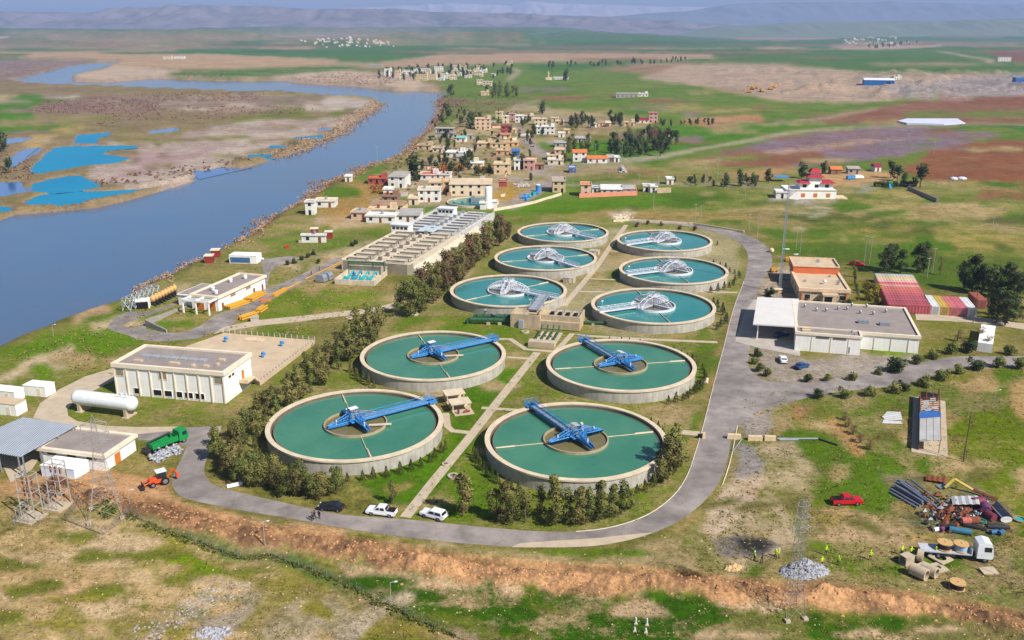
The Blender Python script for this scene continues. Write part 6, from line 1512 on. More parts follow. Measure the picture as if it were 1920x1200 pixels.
# ---- brush and weeds nobody could count
def stuff_cards(name, lab, mat, P, size, seed):
 V = cards(P, size, np.random.RandomState(seed)); tag(put(name, mesh_np(name, V, mat)), lab, None, None, 'stuff')
def clumps(line, n, hw, hmax, per, seed, shift=(0, 0)):
 rs = np.random.RandomState(seed); L = np.array([at(u + shift[0], v + shift[1])[:2] for u, v in line])
 seg = np.hypot(*np.diff(L, axis=0).T); cum = np.concatenate([[0], np.cumsum(seg)]); out = []
 for k in range(n):
  t = rs.uniform(0, cum[-1]); i = min(len(seg) - 1, np.searchsorted(cum, t) - 1); f = (t - cum[i]) / seg[i]
  p = L[i] * (1 - f) + L[i + 1] * f + rs.normal(0, hw, 2); h = hmax * rs.uniform(.35, 1)
  z = height(np.array([p[0]]), np.array([p[1]]))[0]
  if z < -5.1: z = -5.0; h *= .6
  out.append(blob((p[0], p[1], z + h * .4), (h * .8, h * .8, h * .6), per, rs))
 return np.concatenate(out)
BR = [q for q in BANK_R if -50 <= q[0] <= 830 and q[1] > 185]
stuff_cards('bank_brush', 'lilac brown brush along the river bank', LM_LIL, clumps([q for q in BR if q[0] > 260], 1000, 3.2, 2.3, 26, 1, (3, 0)), .6, 1)
stuff_cards('bank_reeds', 'straw coloured reeds along the river bank', leafmat('reed', rgb(176, 142, 86), rgb(150, 118, 74)), clumps([q for q in BR if q[0] > 420], 420, 3.5, 1.9, 24, 2, (9, -2)), .55, 2)
stuff_cards('island_brush', 'brown brush along the edge of the gravel island', LM_LIL, clumps([(523, 296), (567, 282), (600, 266), (640, 250), (660, 232), (698, 210), (716, 193)], 520, 5, 3.2, 22, 3, (-4, 0)), .9, 3)
def patch(poly, n, h, per, seed):
 rs = np.random.RandomState(seed); out = []; us = [p[0] for p in poly]; vs = [p[1] for p in poly]
 while len(out) < n:
  u, v = rs.uniform(min(us), max(us)), rs.uniform(min(vs), max(vs))
  if inpoly(np.array([u]), np.array([v]), poly)[0]:
   p = at(u, v); hh = h * rs.uniform(.4, 1); out.append(blob((p.x, p.y, p.z + hh * .35), (hh, hh, hh * .5), per, rs))
 return np.concatenate(out)
stuff_cards('flood_brush', 'greyish lilac bushes on the floodplain', LM_LIL, np.concatenate([patch(q, n, h, per, sd) for q, n, h, per, sd in (([(56, 212), (70, 194), (140, 184), (240, 186), (300, 192), (290, 208), (130, 214)], 300, 3.6, 16, 5), ([(240, 176), (420, 172), (500, 176), (480, 190), (300, 192)], 260, 2.6, 14, 6), ([(200, 198), (500, 200), (600, 205), (480, 222), (230, 226), (180, 240)], 260, 2.0, 14, 7), ([(540, 148), (640, 136), (760, 148), (720, 160), (600, 156)], 260, 5, 14, 8), ([(0, 120), (120, 118), (110, 136), (0, 144)], 200, 6, 10, 9), ([(820, 180), (880, 186), (870, 200), (822, 204)], 120, 4, 18, 10), ([(0, 280), (60, 300), (60, 340), (0, 335)], 40, 2.5, 16, 18), ([(160, 340), (420, 300), (500, 290), (400, 325), (240, 352)], 90, 1.6, 14, 19), ([(330, 140), (430, 135), (420, 146), (320, 146)], 60, 4, 10, 20))]), 1.15, 5)
stuff_cards('rust_bushes', 'rusty orange bushes in the village gardens', leafmat('rusty', rgb(150, 110, 50), rgb(176, 130, 64)), np.concatenate([patch([(800, 316), (870, 308), (868, 326), (805, 330)], 30, 4, 60, 11), patch([(892, 314), (918, 312), (918, 324), (896, 326)], 10, 4, 60, 12), patch([(700, 352), (716, 350), (716, 368), (698, 368)], 6, 4, 60, 13)]), .9, 6)
LM_STRAW = leafmat('weed_straw', rgb(166, 148, 96), rgb(140, 126, 70))
LM_GRS2 = leafmat('weed_fresh', rgb(96, 112, 46), rgb(124, 122, 62))
def weeds(poly, n, seed, hmin, hmax, mat, name, lab, size=.3):
 rs = np.random.RandomState(seed); us = [p[0] for p in poly]; vs = [p[1] for p in poly]
 U = rs.uniform(min(us), max(us), n * 3); Vv = rs.uniform(min(vs), max(vs), n * 3); m = inpoly(U, Vv, poly); U, Vv = U[m][:n], Vv[m][:n]
 xy = np.array([G(a, b, 0) for a, b in zip(U, Vv)]); keep = fbm(xy[:, 0] * .15, xy[:, 1] * .15, 3, seed) > .46; xy = xy[keep]
 z = height(xy[:, 0].copy(), xy[:, 1].copy())
 P = np.concatenate([np.stack([xy[:, 0] + rs.normal(0, .22, len(xy)), xy[:, 1] + rs.normal(0, .22, len(xy)), z + rs.uniform(hmin, hmax, len(xy))], 1) for _ in range(4)])
 stuff_cards(name, lab, mat, P, size, seed)
FORE = [(-60, 960), (250, 985), (420, 1050), (640, 1110), (700, 1090), (1380, 1130), (1980, 1200), (1980, 1240), (-60, 1240)]
weeds(FORE, 2600, 31, .0, .12, LM_STRAW, 'dry_grass', 'dry straw coloured grass tufts in the foreground', .24)
weeds(FORE, 2600, 32, .0, .12, LM_GRS2, 'green_weeds', 'green weeds in the foreground', .24)
weeds([(1380, 740), (1960, 690), (1960, 1120), (1700, 1110), (1300, 1070), (1320, 1000)], 2400, 33, .0, .12, LM_GRS2, 'green_weeds', 'green weeds right of the ring road', .34)
weeds([(1380, 740), (1960, 690), (1960, 1120), (1700, 1110), (1300, 1070), (1320, 1000)], 2200, 34, .0, .12, LM_STRAW, 'dry_grass', 'dry grass tufts right of the ring road', .34)
weeds([(400, 890), (640, 930), (760, 962), (1000, 660), (1300, 640), (1310, 760), (1200, 980), (1000, 985), (900, 980), (780, 960), (640, 955)], 1500, 35, .02, .16, LM_GRS2, 'green_weeds', 'short green weeds between the green tanks', .3)
weeds([(0, 660), (240, 590), (640, 440), (760, 430), (700, 580), (440, 720), (100, 700)], 2000, 36, .02, .3, LM_STRAW, 'dry_grass', 'dry grass tufts on the river side of the works', .45)
def clods(P, size, name, lab, mat, seed):
 rs = np.random.RandomState(seed); V = []
 base = np.array([(1, 0, 0), (0, 1, 0), (-1, 0, 0), (0, -1, 0), (0, 0, 1), (0, 0, -1)], float)
 tri = [(0, 1, 4), (1, 2, 4), (2, 3, 4), (3, 0, 4), (1, 0, 5), (2, 1, 5), (3, 2, 5), (0, 3, 5)]
 for p in P:
  b = base * rs.uniform(.55, 1.2, (6, 1)) * size * rs.uniform(.35, 1.3) * np.array([1, 1, .8]); a = rs.uniform(0, 6.28); c, s = math.cos(a), math.sin(a)
  b = np.stack([b[:, 0] * c - b[:, 1] * s, b[:, 0] * s + b[:, 1] * c, b[:, 2]], 1) + p
  for t in tri: V += [b[t[0]], b[t[1]], b[t[2]]]
 return tag(put(name, mesh_np(name, np.array(V), mat, 3)), lab, None, None, 'stuff')
M_SOIL = pm('soil_clod', rgb(200, 146, 100), .95, .2, 1.5)
rs = np.random.RandomState(9); Lb = np.array(BERM_W); P = []
for k in range(1000):
 i = rs.randint(0, len(Lb) - 1); f = rs.uniform(); p = Lb[i] * (1 - f) + Lb[i + 1] * f + rs.normal(0, 1.9, 2); P.append((p[0], p[1], 0))
P = np.array(P); P[:, 2] = height(P[:, 0].copy(), P[:, 1].copy()); clods(P, .3, 'soil_clods', 'clods of orange soil on the spoil bank', M_SOIL, 10)
# ------------------------------------------------------------------ village
WALLC = {'white': (232, 228, 220), 'beige': (222, 196, 156), 'peach': (220, 188, 158), 'tan': (212, 184, 146), 'pink': (206, 160, 146), 'red': (168, 84, 74), 'grey': (176, 168, 160), 'cream': (228, 210, 180), 'blue': (60, 110, 180), 'brown': (150, 116, 92), 'orange': (214, 176, 128)}
ROOFC = {'beige': (212, 190, 160), 'grey': (170, 164, 158), 'brown': (160, 130, 104), 'maroon': (136, 44, 62), 'orange': (216, 120, 66), 'teal': (130, 190, 176), 'white': (226, 224, 220), 'blue': (70, 110, 170), 'red': (190, 70, 54)}
def wm(c): return pm('wall_' + c, rgb(*WALLC[c]), .88, .1, .3, .05, streak=.1)
def rfm(c): return pm('roof_' + c, rgb(*ROOFC[c]), .9, .1, .25)
HRND = random.Random(5)
def house(u0, u1, vb, vt, depth, wall, roof, lab, storeys=1, rot=None, name='village_house', grp=None, extra='', wins=True, par=True, rail_=False):
 c = at((u0 + u1) / 2, vb); z0 = c.z
 dz = c.y * CP - (z0 - CAMH) * SP
 w = (u1 - u0) * dz / FOC
 sl_ = math.atan2(CAMH - z0, math.hypot(c.x, c.y))
 # photo height holds the wall height and the near part of the roof
 hpx = (vb - vt) * dz / FOC
 h = max(2.4, (hpx - depth * math.sin(sl_)) / math.cos(sl_)) if storeys == 0 else 2.75 * storeys
 rz = R(HRND.uniform(-9, 4)) if rot is None else R(rot)
 e = root(name, lab, 'house', (c.x, c.y, z0), rz, grp)
 W_ = wm(wall)
 m = MB(); m.box(-w / 2, w / 2, 0, depth, -.8, h); m.build('wall', W_, e)
 m = MB(); t = .25
 if 'gable' in extra:
  m.add([(-w / 2 - .4, -.4, h), (w / 2 + .4, -.4, h), (w / 2 + .4, depth + .4, h), (-w / 2 - .4, depth + .4, h), (-w / 2 - .4, depth / 2, h + 1.6), (w / 2 + .4, depth / 2, h + 1.6)], [(0, 1, 5, 4), (2, 3, 4, 5), (0, 4, 3), (1, 2, 5), (0, 3, 2, 1)])
 elif 'slope' in extra:
  m.add([(-w / 2 - .3, -.5, h + .02), (w / 2 + .3, -.5, h + .02), (w / 2 + .3, depth + .3, h + .9), (-w / 2 - .3, depth + .3, h + .9), (-w / 2 - .3, -.5, h + .2), (w / 2 + .3, -.5, h + .2), (w / 2 + .3, depth + .3, h + 1.05), (-w / 2 - .3, depth + .3, h + 1.05)], [(0, 3, 2, 1), (4, 5, 6, 7), (0, 1, 5, 4), (1, 2, 6, 5), (2, 3, 7, 6), (3, 0, 4, 7)])
 else:
  m.box(-w / 2 - .3, w / 2 + .3, -.4, depth + .3, h, h + .22)
 m.build('roof', rfm(roof), e)
 if par and not extra:
  m = MB()
  for x0, x1, y0, y1 in ((-w / 2 - .3, w / 2 + .3, -.4, -.2), (-w / 2 - .3, w / 2 + .3, depth + .1, depth + .3), (-w / 2 - .3, -w / 2 - .1, -.2, depth + .1), (w / 2 + .1, w / 2 + .3, -.2, depth + .1)): m.box(x0, x1, y0, y1, h + .22, h + .75)
  m.build('parapet', W_, e)
  k = HRND.random()
  if k < .6 and w > 5:
   m = MB(); x = HRND.uniform(-w / 3, w / 3); y = depth * .7; m.tube((x, y, h + .2), (x, y, h + 1.7), .6, 8); m.build('water_tank', M_GREY if k < .3 else M_REDB, e)
  if k > .35 and w > 7:
   m = MB(); x = w / 2 - 1.6; m.box(x - 1.4, x + 1.4, depth - 3.2, depth - .3, h + .22, h + 2.4); m.build('stair_room', W_, e)
 if 'tower' in extra:
  m = MB(); m.box(-w * .15, w * .15, depth * .4, depth * .8, h, h + 2.6); m.build('stair_room', W_, e)
 if wins:
  n = max(1, min(5, int(w / 3.2))); fl = max(1, int(round(h / 3.0)))
  for f in range(fl):
   for k in range(n):
    if f == 0 and k == n // 2:
     simple_win(e, (-w / 2 + w * (k + .5) / n, 0, .05), 0, 1.1, 2.1, M_RUST if HRND.random() < .5 else M_BLACK, 'door')
    else:
     simple_win(e, (-w / 2 + w * (k + .5) / n, 0, f * 3.0 + 1.0), 0, 1.3, 1.3, M_GLASS)
 return e
# grey concrete frame by the river
c = at(833, 258); e = root('unfinished_house', 'unfinished grey two storey concrete frame house on the river bank', 'house', c, R(-3))
w = 36 * (c.y * CP + CAMH * SP) / FOC; d = 8.5
Mg = wm('grey'); m = MB()
for z in (-.4, 3.2, 6.6): m.box(-w / 2 - .3, w / 2 + .3, -.3, d + .3, z, z + .35)
m.build('floor_slab', Mg, e); m = MB()
for k in range(6):
 for y in (.2, d - .2): m.box(-w / 2 + (w - .4) * k / 5, -w / 2 + (w - .4) * k / 5 + .4, y - .2, y + .2, 0, 6.6)
m.build('column', Mg, e); m = MB(); m.box(-w / 2, -w * .1, .1, .3, 0, 3.2); m.box(w * .1, w * .28, .1, .3, 0, 3.2); m.box(-w / 2, -w * .36, .1, .3, 3.55, 6.6); m.box(-w * .2, w * .02, .1, .3, 3.55, 4.6); m.box(w * .3, w / 2, .1, .3, 3.55, 5); m.box(-w / 2, w / 2, d - .3, d - .1, 0, 6.6); m.build('infill_wall', Mg, e)
HOUSES = [
(891, 920, 243, 206, 9, 'peach', 'beige', 'three storey peach villa with terraces above the river', 3), (893, 901, 240, 235, 4, 'white', 'white', 'tiny white hut below the peach river villa', 1),
(854, 873, 266, 258, 6, 'white', 'teal', 'small white shed with a pale teal roof behind the unfinished house', 1, 'slope'), (876, 889, 261, 253, 6, 'grey', 'grey', 'small grey house right of the teal roofed shed', 1),
(929, 941, 223, 213, 8, 'beige', 'beige', 'beige house at the upper end of the village, right of the peach villa', 2), (942, 954, 231, 216, 8, 'cream', 'white', 'tall cream house at the top of the village street', 2), (921, 935, 240, 229, 7, 'brown', 'brown', 'brown walled house above the maroon roofed one', 1), (911, 921, 236, 227, 7, 'white', 'beige', 'narrow white house beside the dark trees of the river villa', 1),
(955, 966, 226, 215, 7, 'pink', 'grey', 'pinkish house at the top of the village street', 2), (966, 980, 230, 214, 8, 'white', 'white', 'white house beside the tall cypress at the street top', 2), (980, 1000, 224, 216, 7, 'cream', 'grey', 'cream house right of the tall cypress', 1),
(939, 959, 251, 238, 9, 'red', 'maroon', 'house with maroon flat roof and red wall in the village centre', 2), (959, 969, 250, 241, 7, 'beige', 'beige', 'small beige annex right of the maroon roofed house', 1), (928, 957, 260, 249, 8, 'tan', 'red', 'tan house with a bright red roof edge below the maroon roofed one', 1),
(894, 920, 277, 263, 12, 'tan', 'beige', 'long tan house with flat roof left of the village centre', 1), (921, 951, 277, 262, 12, 'beige', 'brown', 'wide beige house joined to the long tan one', 1), (943, 972, 275, 268, 8, 'orange', 'beige', 'low orange walled house by the village street bend', 1), (930, 954, 291, 280, 8, 'orange', 'tan' if False else 'beige', 'square tan orange house above the tall beige block', 1),
(960, 974, 292, 285, 6, 'blue', 'blue', 'small shed under a bright blue tarpaulin by the village street', 1, 'slope'), (835, 868, 295, 279, 10, 'white', 'white', 'white villa with L shaped flat roofs near the bank', 1), (868, 884, 291, 281, 7, 'white', 'grey', 'white house right of the L shaped villa', 1), (856, 873, 302, 296, 6, 'grey', 'grey', 'low grey shed below the L shaped villa', 1, 'slope'),
(827, 835, 304, 299, 4, 'tan', 'beige', 'tiny tan hut left of the low grey shed', 1), (877, 905, 315, 303, 9, 'cream', 'white', 'cream house with a small roof room among rusty bushes', 1, 'tower'), (926, 957, 327, 297, 10, 'beige', 'beige', 'tall beige block at the village crossroads', 2), (964, 975, 319, 303, 8, 'white', 'grey', 'narrow white house left of a round dark tree', 2), (981, 1002, 319, 299, 10, 'pink', 'beige', 'pink two storey house at the crossroads', 2), (1004, 1020, 318, 304, 9, 'brown', 'brown', 'brown shop house with dark front at the crossroads', 1),
(788, 819, 338, 323, 9, 'white', 'red', 'white house with red roof band and blue doors by the tall conifer', 1), (823, 843, 338, 324, 9, 'white', 'grey', 'white cube house with blue grey roof right of the red banded one', 1), (782, 808, 281, 272, 8, 'tan', 'brown', 'earth coloured ruined house on the river bank', 1), (811, 830, 286, 275, 8, 'cream', 'brown', 'cream house with brown roof left of the L shaped villa', 1),
(1002, 1025, 236, 222, 8, 'cream', 'beige', 'cream house at the left of the eastern houses', 2), (1006, 1040, 252, 236, 9, 'white', 'white', 'white and pink villa with a dark hedge before it', 2), (1041, 1056, 234, 224, 8, 'beige', 'beige', 'beige house behind the white and pink villa', 1), (1057, 1069, 251, 245, 6, 'tan', 'beige', 'low tan house by the field track', 1), (1047, 1059, 257, 251, 5, 'white', 'white', 'low white house below the field track', 1), (1033, 1046, 228, 220, 7, 'cream', 'grey', 'small cream house beyond the white and pink villa', 1),
(1069, 1087, 232, 221, 8, 'brown', 'beige', 'brownish house half hidden by dark trees', 2), (1109, 1119, 239, 231, 7, 'white', 'white', 'white cottage at the end of the field track', 1), (1121, 1133, 237, 224, 8, 'beige', 'brown', 'left one of two steep roofed beige houses by the field', 1, 'gable'), (1135, 1146, 237, 223, 8, 'beige', 'beige', 'right one of two steep roofed beige houses by the field', 1, 'gable'), (1170, 1190, 236, 229, 6, 'beige', 'beige', 'long low beige house left of the maroon roofed villa', 1),
(1193, 1216, 231, 219, 9, 'cream', 'maroon', 'villa wing with maroon roof in the green fields', 1, 'gable'), (1216, 1233, 231, 211, 9, 'pink', 'red', 'pink tower wing of the maroon roofed villa', 3), (1040, 1064, 276, 268, 8, 'grey', 'grey', 'grey roofed field shed, left of two', 1, 'slope'), (1066, 1108, 267, 261, 8, 'grey', 'grey', 'longer grey roofed field shed among trees', 1, 'slope'),
(1074, 1100, 303, 288, 9, 'white', 'orange', 'white two storey house with an orange roof', 2, 'gable'), (1026, 1042, 300, 287, 8, 'cream', 'beige', 'cream house at the left of the crossroads cluster', 1), (1040, 1060, 298, 285, 8, 'peach', 'beige', 'peach house with roof room in the crossroads cluster', 2), (1027, 1056, 309, 300, 7, 'cream', 'white', 'long cream shop with white front by the crossroads', 1), (1101, 1138, 306, 296, 7, 'white', 'orange', 'long white walled house with orange roofs', 1, 'gable'), (1138, 1151, 304, 295, 7, 'grey', 'grey', 'grey glasshouse shed right of the orange roofs', 1, 'gable'), (1151, 1162, 304, 298, 6, 'white', 'white', 'small white shed at the end of the white walled row', 1),
(1067, 1080, 324, 314, 6, 'blue', 'white', 'bright blue kiosk with white roof on the green below the village', 1), (1036, 1060, 361, 338, 12, 'tan', 'grey', 'tan barn with pale grey roof beside the curving lane', 2), (1206, 1219, 360, 348, 6, 'white', 'grey', 'white stilted cabin left of a beige wall', 1), (1219, 1232, 361, 347, 6, 'white', 'white', 'white container office left of the beige wall', 1), (1250, 1263, 346, 334, 6, 'white', 'white', 'white tank trailer parked by the lane', 1),
(647, 659, 341, 331, 5, 'white', 'white', 'white cube pump hut standing at the water edge', 1), (690, 724, 345, 331, 7, 'red', 'orange', 'red house with orange roof and blue door by the river', 1), (728, 760, 352, 331, 13, 'white', 'grey', 'white house with sloping grey roof beside the tall conifer', 2, 'slope'), (719, 736, 366, 356, 6, 'white', 'white', 'small white building with slanting roof below the grey roofed house', 1), (766, 784, 384, 368, 8, 'cream', 'beige', 'cream guard house with arcade left of the white row', 1), (784, 825, 379, 359, 9, 'white', 'beige', 'white row building left of the round settling pool', 2),
(573, 590, 403, 383, 5, 'white', 'grey', 'two level white hut on the river bank', 2), (590, 628, 389, 374, 7, 'white', 'beige', 'white bungalow with dark veranda on the river bank', 1), (658, 689, 411, 396, 8, 'peach', 'grey', 'small peach hut with two windows on the orange grass', 1), (686, 741, 418, 403, 7, 'white', 'white', 'long white building with a dark window band', 1), (690, 742, 406, 396, 7, 'beige', 'beige', 'long beige building right behind the white one', 1), (695, 756, 396, 381, 9, 'beige', 'brown', 'long barn with brown roof on the orange grass', 1, 'gable'), (716, 745, 380, 370, 7, 'brown', 'brown', 'ruined brown walled house above the long barn', 1), (744, 786, 416, 402, 11, 'white', 'grey', 'white shed with grey roof touching the filter block', 1, 'slope'),
(566, 611, 455, 444, 1.2, 'white', 'white', 'long white wall like hut with a dark door on the bank lawn', 1), (1840, 1870, 658, 618, .0, 'white', 'white', '', 0),
]
for hh in HOUSES:
 u0, u1, vb, vt, dp, wc, rc, lab, st = hh[:9]
 if not lab: continue
 house(u0, u1, vb, vt, dp, wc, rc, lab, st, extra=hh[9] if len(hh) > 9 else '')
# low walls and sheds
def wall_line(pts, h, t, mat, lab, name='yard_wall', cat='wall'):
 m = MB(); P = [at(u, v) for u, v in pts]
 for A, B in zip(P[:-1], P[1:]):
  n = Vector((B.y - A.y, A.x - B.x, 0)).normalized() * t / 2
  m.add([A - n + Vector((0, 0, -.4)), B - n + Vector((0, 0, -.4)), B + n + Vector((0, 0, -.4)), A + n + Vector((0, 0, -.4)), A - n + Vector((0, 0, h)), B - n + Vector((0, 0, h)), B + n + Vector((0, 0, h)), A + n + Vector((0, 0, h))], [(0, 3, 2, 1), (4, 5, 6, 7), (0, 1, 5, 4), (1, 2, 6, 5), (2, 3, 7, 6), (3, 0, 4, 7)])
 return tag(m.build(name, mat), lab, cat)
# pink compound
wall_line([(1086, 371), (1194, 366), (1190, 352)], 2.2, .3, pm('salmon_wall', rgb(224, 146, 116), .85, .08), 'salmon pink yard wall of the roadside compound'); house(1089, 1108, 368, 347, 7, 'peach', 'orange', 'salmon pink gatehouse in the roadside compound', 2); house(1127, 1166, 366, 350, 10, 'white', 'white', 'white sheet metal hall in the salmon walled compound', 1, extra='slope'); house(1168, 1190, 365, 350, 8, 'grey', 'grey', 'dark framed open store at the right of the salmon compound', 1, extra='gable'); house(1110, 1122, 363, 354, 5, 'white', 'blue', 'small white pickup shelter between gatehouse and hall', 1)
wall_line([(1232, 362), (1258, 361)], 2.6, .3, wm('tan'), 'beige block wall right of the white cabins')
wall_line([(560, 455), (566, 455)], 1.0, .4, M_CONC, 'short concrete block left of the long white wall')
wall_line([(925, 396), (960, 390), (1000, 382), (1052, 366)], 1.2, .5, wm('cream'), 'long cream garden wall curving up from the old works')
wall_line([(1150, 416), (1180, 414), (1300, 421), (1395, 436)], .8, .4, wm('cream'), 'low cream boundary wall behind the far road bend')
wall_line([(1702, 356), (1758, 380)], 2.0, .4, M_ROOFG, 'dark stone wall running down from the mansion yard')
wall_line([(1845, 660), (1851, 625)], 2.4, 3.5, M_PLAST, 'short weathered white wall at the right edge', 'wall_stub')
# old treatment works
old = house(843, 922, 367, 345, 14, 'cream', 'beige', 'long cream hall of the old works with a row of windows', 2, 0, extra='slope', name='old_hall')
house(805, 831, 364, 340, 12, 'tan', 'beige', 'tall cream left wing of the old works', 2, 0, name='old_hall'); house(830, 846, 362, 341, 9, 'orange', 'beige', 'tan middle wing of the old works with dark stair', 2, 0, name='old_hall')
p = at(916, 390); e = root('silo_tower', 'tall slim white round tower beside the old settling pool', 'tower', p)
m = MB(); m.lathe([(1.65, -.5), (1.65, 9.4), (1.2, 10.0), (.01, 10.1)], 24); m.build('shaft', M_PLAST, e, True); m = MB(); m.box(-2.6, -1.2, -1.8, .2, 0, 3); m.build('base_block', M_PLAST, e)
house(900, 911, 393, 384, 3, 'white', 'white', 'small white box left of the slim tower', 1, 0, wins=False, name='switch_box'); house(921, 932, 390, 382, 3, 'white', 'white', 'small white box right of the slim tower', 1, 0, wins=False, name='switch_box')
cx, cy = (-18.5, 430.5); e = root('settling_pool', 'old round settling pool with bright blue water in the old works', 'pool', (cx, cy, 0))
m = MB(); m.lathe([(12.4, -.5), (12.4, 1.0), (11.9, 1.0), (11.9, .3)], 64); m.build('pool_wall', M_RIM, e); m = MB(); m.disc(12, .55, 64); m.build('water', M_W2, e); m = MB(); m.box(-3, 3.5, .5, 1.3, .6, 2.4); m.box(-1, 1, -.5, 2.6, .6, 3.2); m.build('scraper', M_GREY, e)
p = at(942, 350); house(935, 950, 350, 342, 5, 'red', 'beige', 'small red shed right of the old works hall', 1, wins=False)
p = at(1009, 359); e = root('blue_tank', 'tall bright blue water tank by the old works lane', 'tank', p); m = MB(); m.tube((0, 0, 0), (0, 0, 3.4), 1.3, 14); m.build('body', M_BLUE, e, False); m = MB(); m.tube((0, 0, 3.4), (0, 0, 3.8), 1.35, 14, .4); m.build('lid', M_WHITE, e)
for i, (u, v, s_, cc) in enumerate(((984, 372, 1.6, M_BLUE), (992, 370, 1.2, M_CYAN), (1000, 366, 1.3, M_CYAN), (1006, 364, 1.1, M_BLUE), (988, 376, 1.0, M_BLUE))):
 p = at(u, v); e = root('machine_part', ['dark blue pump casing nearest the lane end', 'cyan pump casing behind the blue one', 'cyan valve body in the middle of the machine heap', 'blue valve body nearest the blue tank', 'small blue casing lowest of the machine heap'][i], 'machine', p, i)
 m = MB(); m.tube((-s_, 0, s_ * .5), (s_, 0, s_ * .5), s_ * .6, 10); m.tube((0, 0, s_ * .5), (0, 0, s_ * 1.4), s_ * .4, 8); m.build('casing', cc, e)
P = []; rs = np.random.RandomState(4)
for k in range(120): p = at(978 + rs.normal(0, 6), 348 + rs.normal(0, 2)); P.append((p.x, p.y, p.z + .3))
clods(np.array(P), 1.0, 'scrap_heap', 'heap of pale scrap in the old works yard', wm('grey'), 5)
P = []
for k in range(260): u = rs.normal(0, 4); p = at(1166 + u, 320 + rs.normal(0, 1.5)); P.append((p.x, p.y, p.z + max(0, 2.6 - abs(u) * .4) * rs.rand()))
clods(np.array(P), .9, 'rubble_heap', 'pale grey cone of rubble on the green', wm('grey'), 6)
P = []
for k in range(160): p = at(1164 + rs.normal(0, 8), 408 + rs.normal(0, 3)); P.append((p.x, p.y, p.z + .1))
clods(np.array(P), .5, 'pale_stones', 'patch of pale stones behind the far tanks', wm('cream'), 7)
# ---- red roofed mansion
p = at(1530, 373); e = root('mansion', 'white three level mansion with red tiled roof edges and a roof pavilion', 'house', p, R(-3))
Wm = M_PLAST; Rd = pm('red_tile', rgb(178, 44, 60), .7, .12, 1)
def tier(x0, x1, y0, y1, z0, z1, nm='wall'): m = MB(); m.box(x0, x1, y0, y1, z0, z1); return m.build(nm, Wm, e)
def eave(x0, x1, y0, y1, z, nm='red_roof', up=.9):
 m = MB(); o = .9
 m.add([(x0 - o, y0 - o, z), (x1 + o, y0 - o, z), (x1 + o, y1 + o, z), (x0 - o, y1 + o, z), (x0 + .5, y0 + .5, z + up), (x1 - .5, y0 + .5, z + up), (x1 - .5, y1 - .5, z + up), (x0 + .5, y1 - .5, z + up)], [(0, 3, 2, 1), (4, 5, 6, 7), (0, 1, 5, 4), (1, 2, 6, 5), (2, 3, 7, 6), (3, 0, 4, 7)]); m.build(nm, Rd, e)
tier(-14, 9.5, 0, 15, -.5, 4.2); tier(-7.5, 8, 2, 12, 4.2, 7.4); tier(-3.5, 2.6, 2.4, 9, 7.4, 10.2); tier(-2.4, 1.6, 4, 7.6, 10.2, 12.2)
eave(-8, -3.6, 1.6, 8, 7.4); eave(2.7, 8.4, 1.6, 8, 7.4); eave(-4, 3, 2, 9, 10.2); eave(-2.4, 1.6, 4, 7.6, 12.2, 'pavilion_roof', 1.8)
m = MB(); m.box(-14.2, 9.7, -.3, 0, 4.1, 4.5); m.box(2.8, 8.2, 8.1, 12, 7.4, 7.5); m.build('terrace_edge', M_TRIM, e)
for x in (-6.4, -.5, 5.6): simple_win(e, (x, 0, .8), 0, 1.9, 1.9, M_ORANGE)
for x in (-5.6, .2, 5.2): simple_win(e, (x, 2, 5.2), 0, 1.8, 1.5, M_GLASS)
m = MB(); m.add([(-14, 0, -.5), (-9, -2.5, -.5), (-9, 0, 4.0), (-14, 0, 3.2), (-14, 2, 3.2), (-9, 2, 4.0)], [(0, 1, 2, 3), (3, 2, 5, 4)]); m.build('ramp_wall', Wm, e)
m = MB(); m.box(9.6, 15, -.5, 8, -.4, .6); m.build('terrace', M_CREAM, e)
house(1455, 1478, 372, 362, 7, 'white', 'white', 'white garage with pale blue side left of the mansion', 1)
p = at(1468, 341); e = root('blue_canopy', 'bright blue canopy beside the mansion', 'canopy', p); m = MB(); m.box(-4, 3.5, 0, 6, 2.4, 2.6); m.build('top', M_BLUE, e); m = MB()
for x in (-3.8, 3.2):
 for y in (.2, 5.8): m.bar((x, y, 0), (x, y, 2.4), .12)
m.build('posts', M_GREY, e)
house(1558, 1578, 327, 317, 6, 'brown', 'orange', 'open timber barn with tan roof behind the mansion', 1, extra='gable'); house(1590, 1612, 326, 320, 5, 'grey', 'grey', 'low dark barn right of the tan roofed barn', 1, extra='slope')
house(1640, 1652, 322, 312, 6, 'white', 'maroon', 'white farm house with dark red roof at the far corner of the mansion yard', 1, extra='gable')
for u, v, sx, cc, lab in ((1597, 336, 3, M_BLUE, 'blue wrecked vehicle hulk on the mansion yard'), (1610, 335, 2.6, M_PLAST, 'white van hulk next to the blue one on the mansion yard')):
 p = at(u, v); e = root('vehicle_hulk', lab, 'vehicle', p, .2); m = MB(); m.profile([(-sx, .4), (sx, .4), (sx, 1.2), (sx * .5, 2.0), (-sx, 2.0)], -1, 1, (1.2, .2, 1)); m.build('body', cc, e); m = MB(); m.box(-sx * .8, sx * .8, -.9, .9, 0, .42); m.build('chassis', M_DARK, e)
p = at(1668, 352); e = root('play_frame', 'green and blue slide frame on the mansion lawn', 'play frame', p); m = MB(); m.box(-1, 1, -1, 1, 2.2, 3.2)
for x in (-1, 1):
 for y in (-1, 1): m.bar((x, y, 0), (x, y, 2.2), .2)
m.build('cabin', pm('play_green', rgb(40, 150, 90), .5), e); m = MB(); m.add([(-1, -1, 2.0), (0, -1, 2.0), (-.4, -4, .2), (-1.4, -4, .2)], [(0, 1, 2, 3)]); m.build('slide', M_BLUE, e)
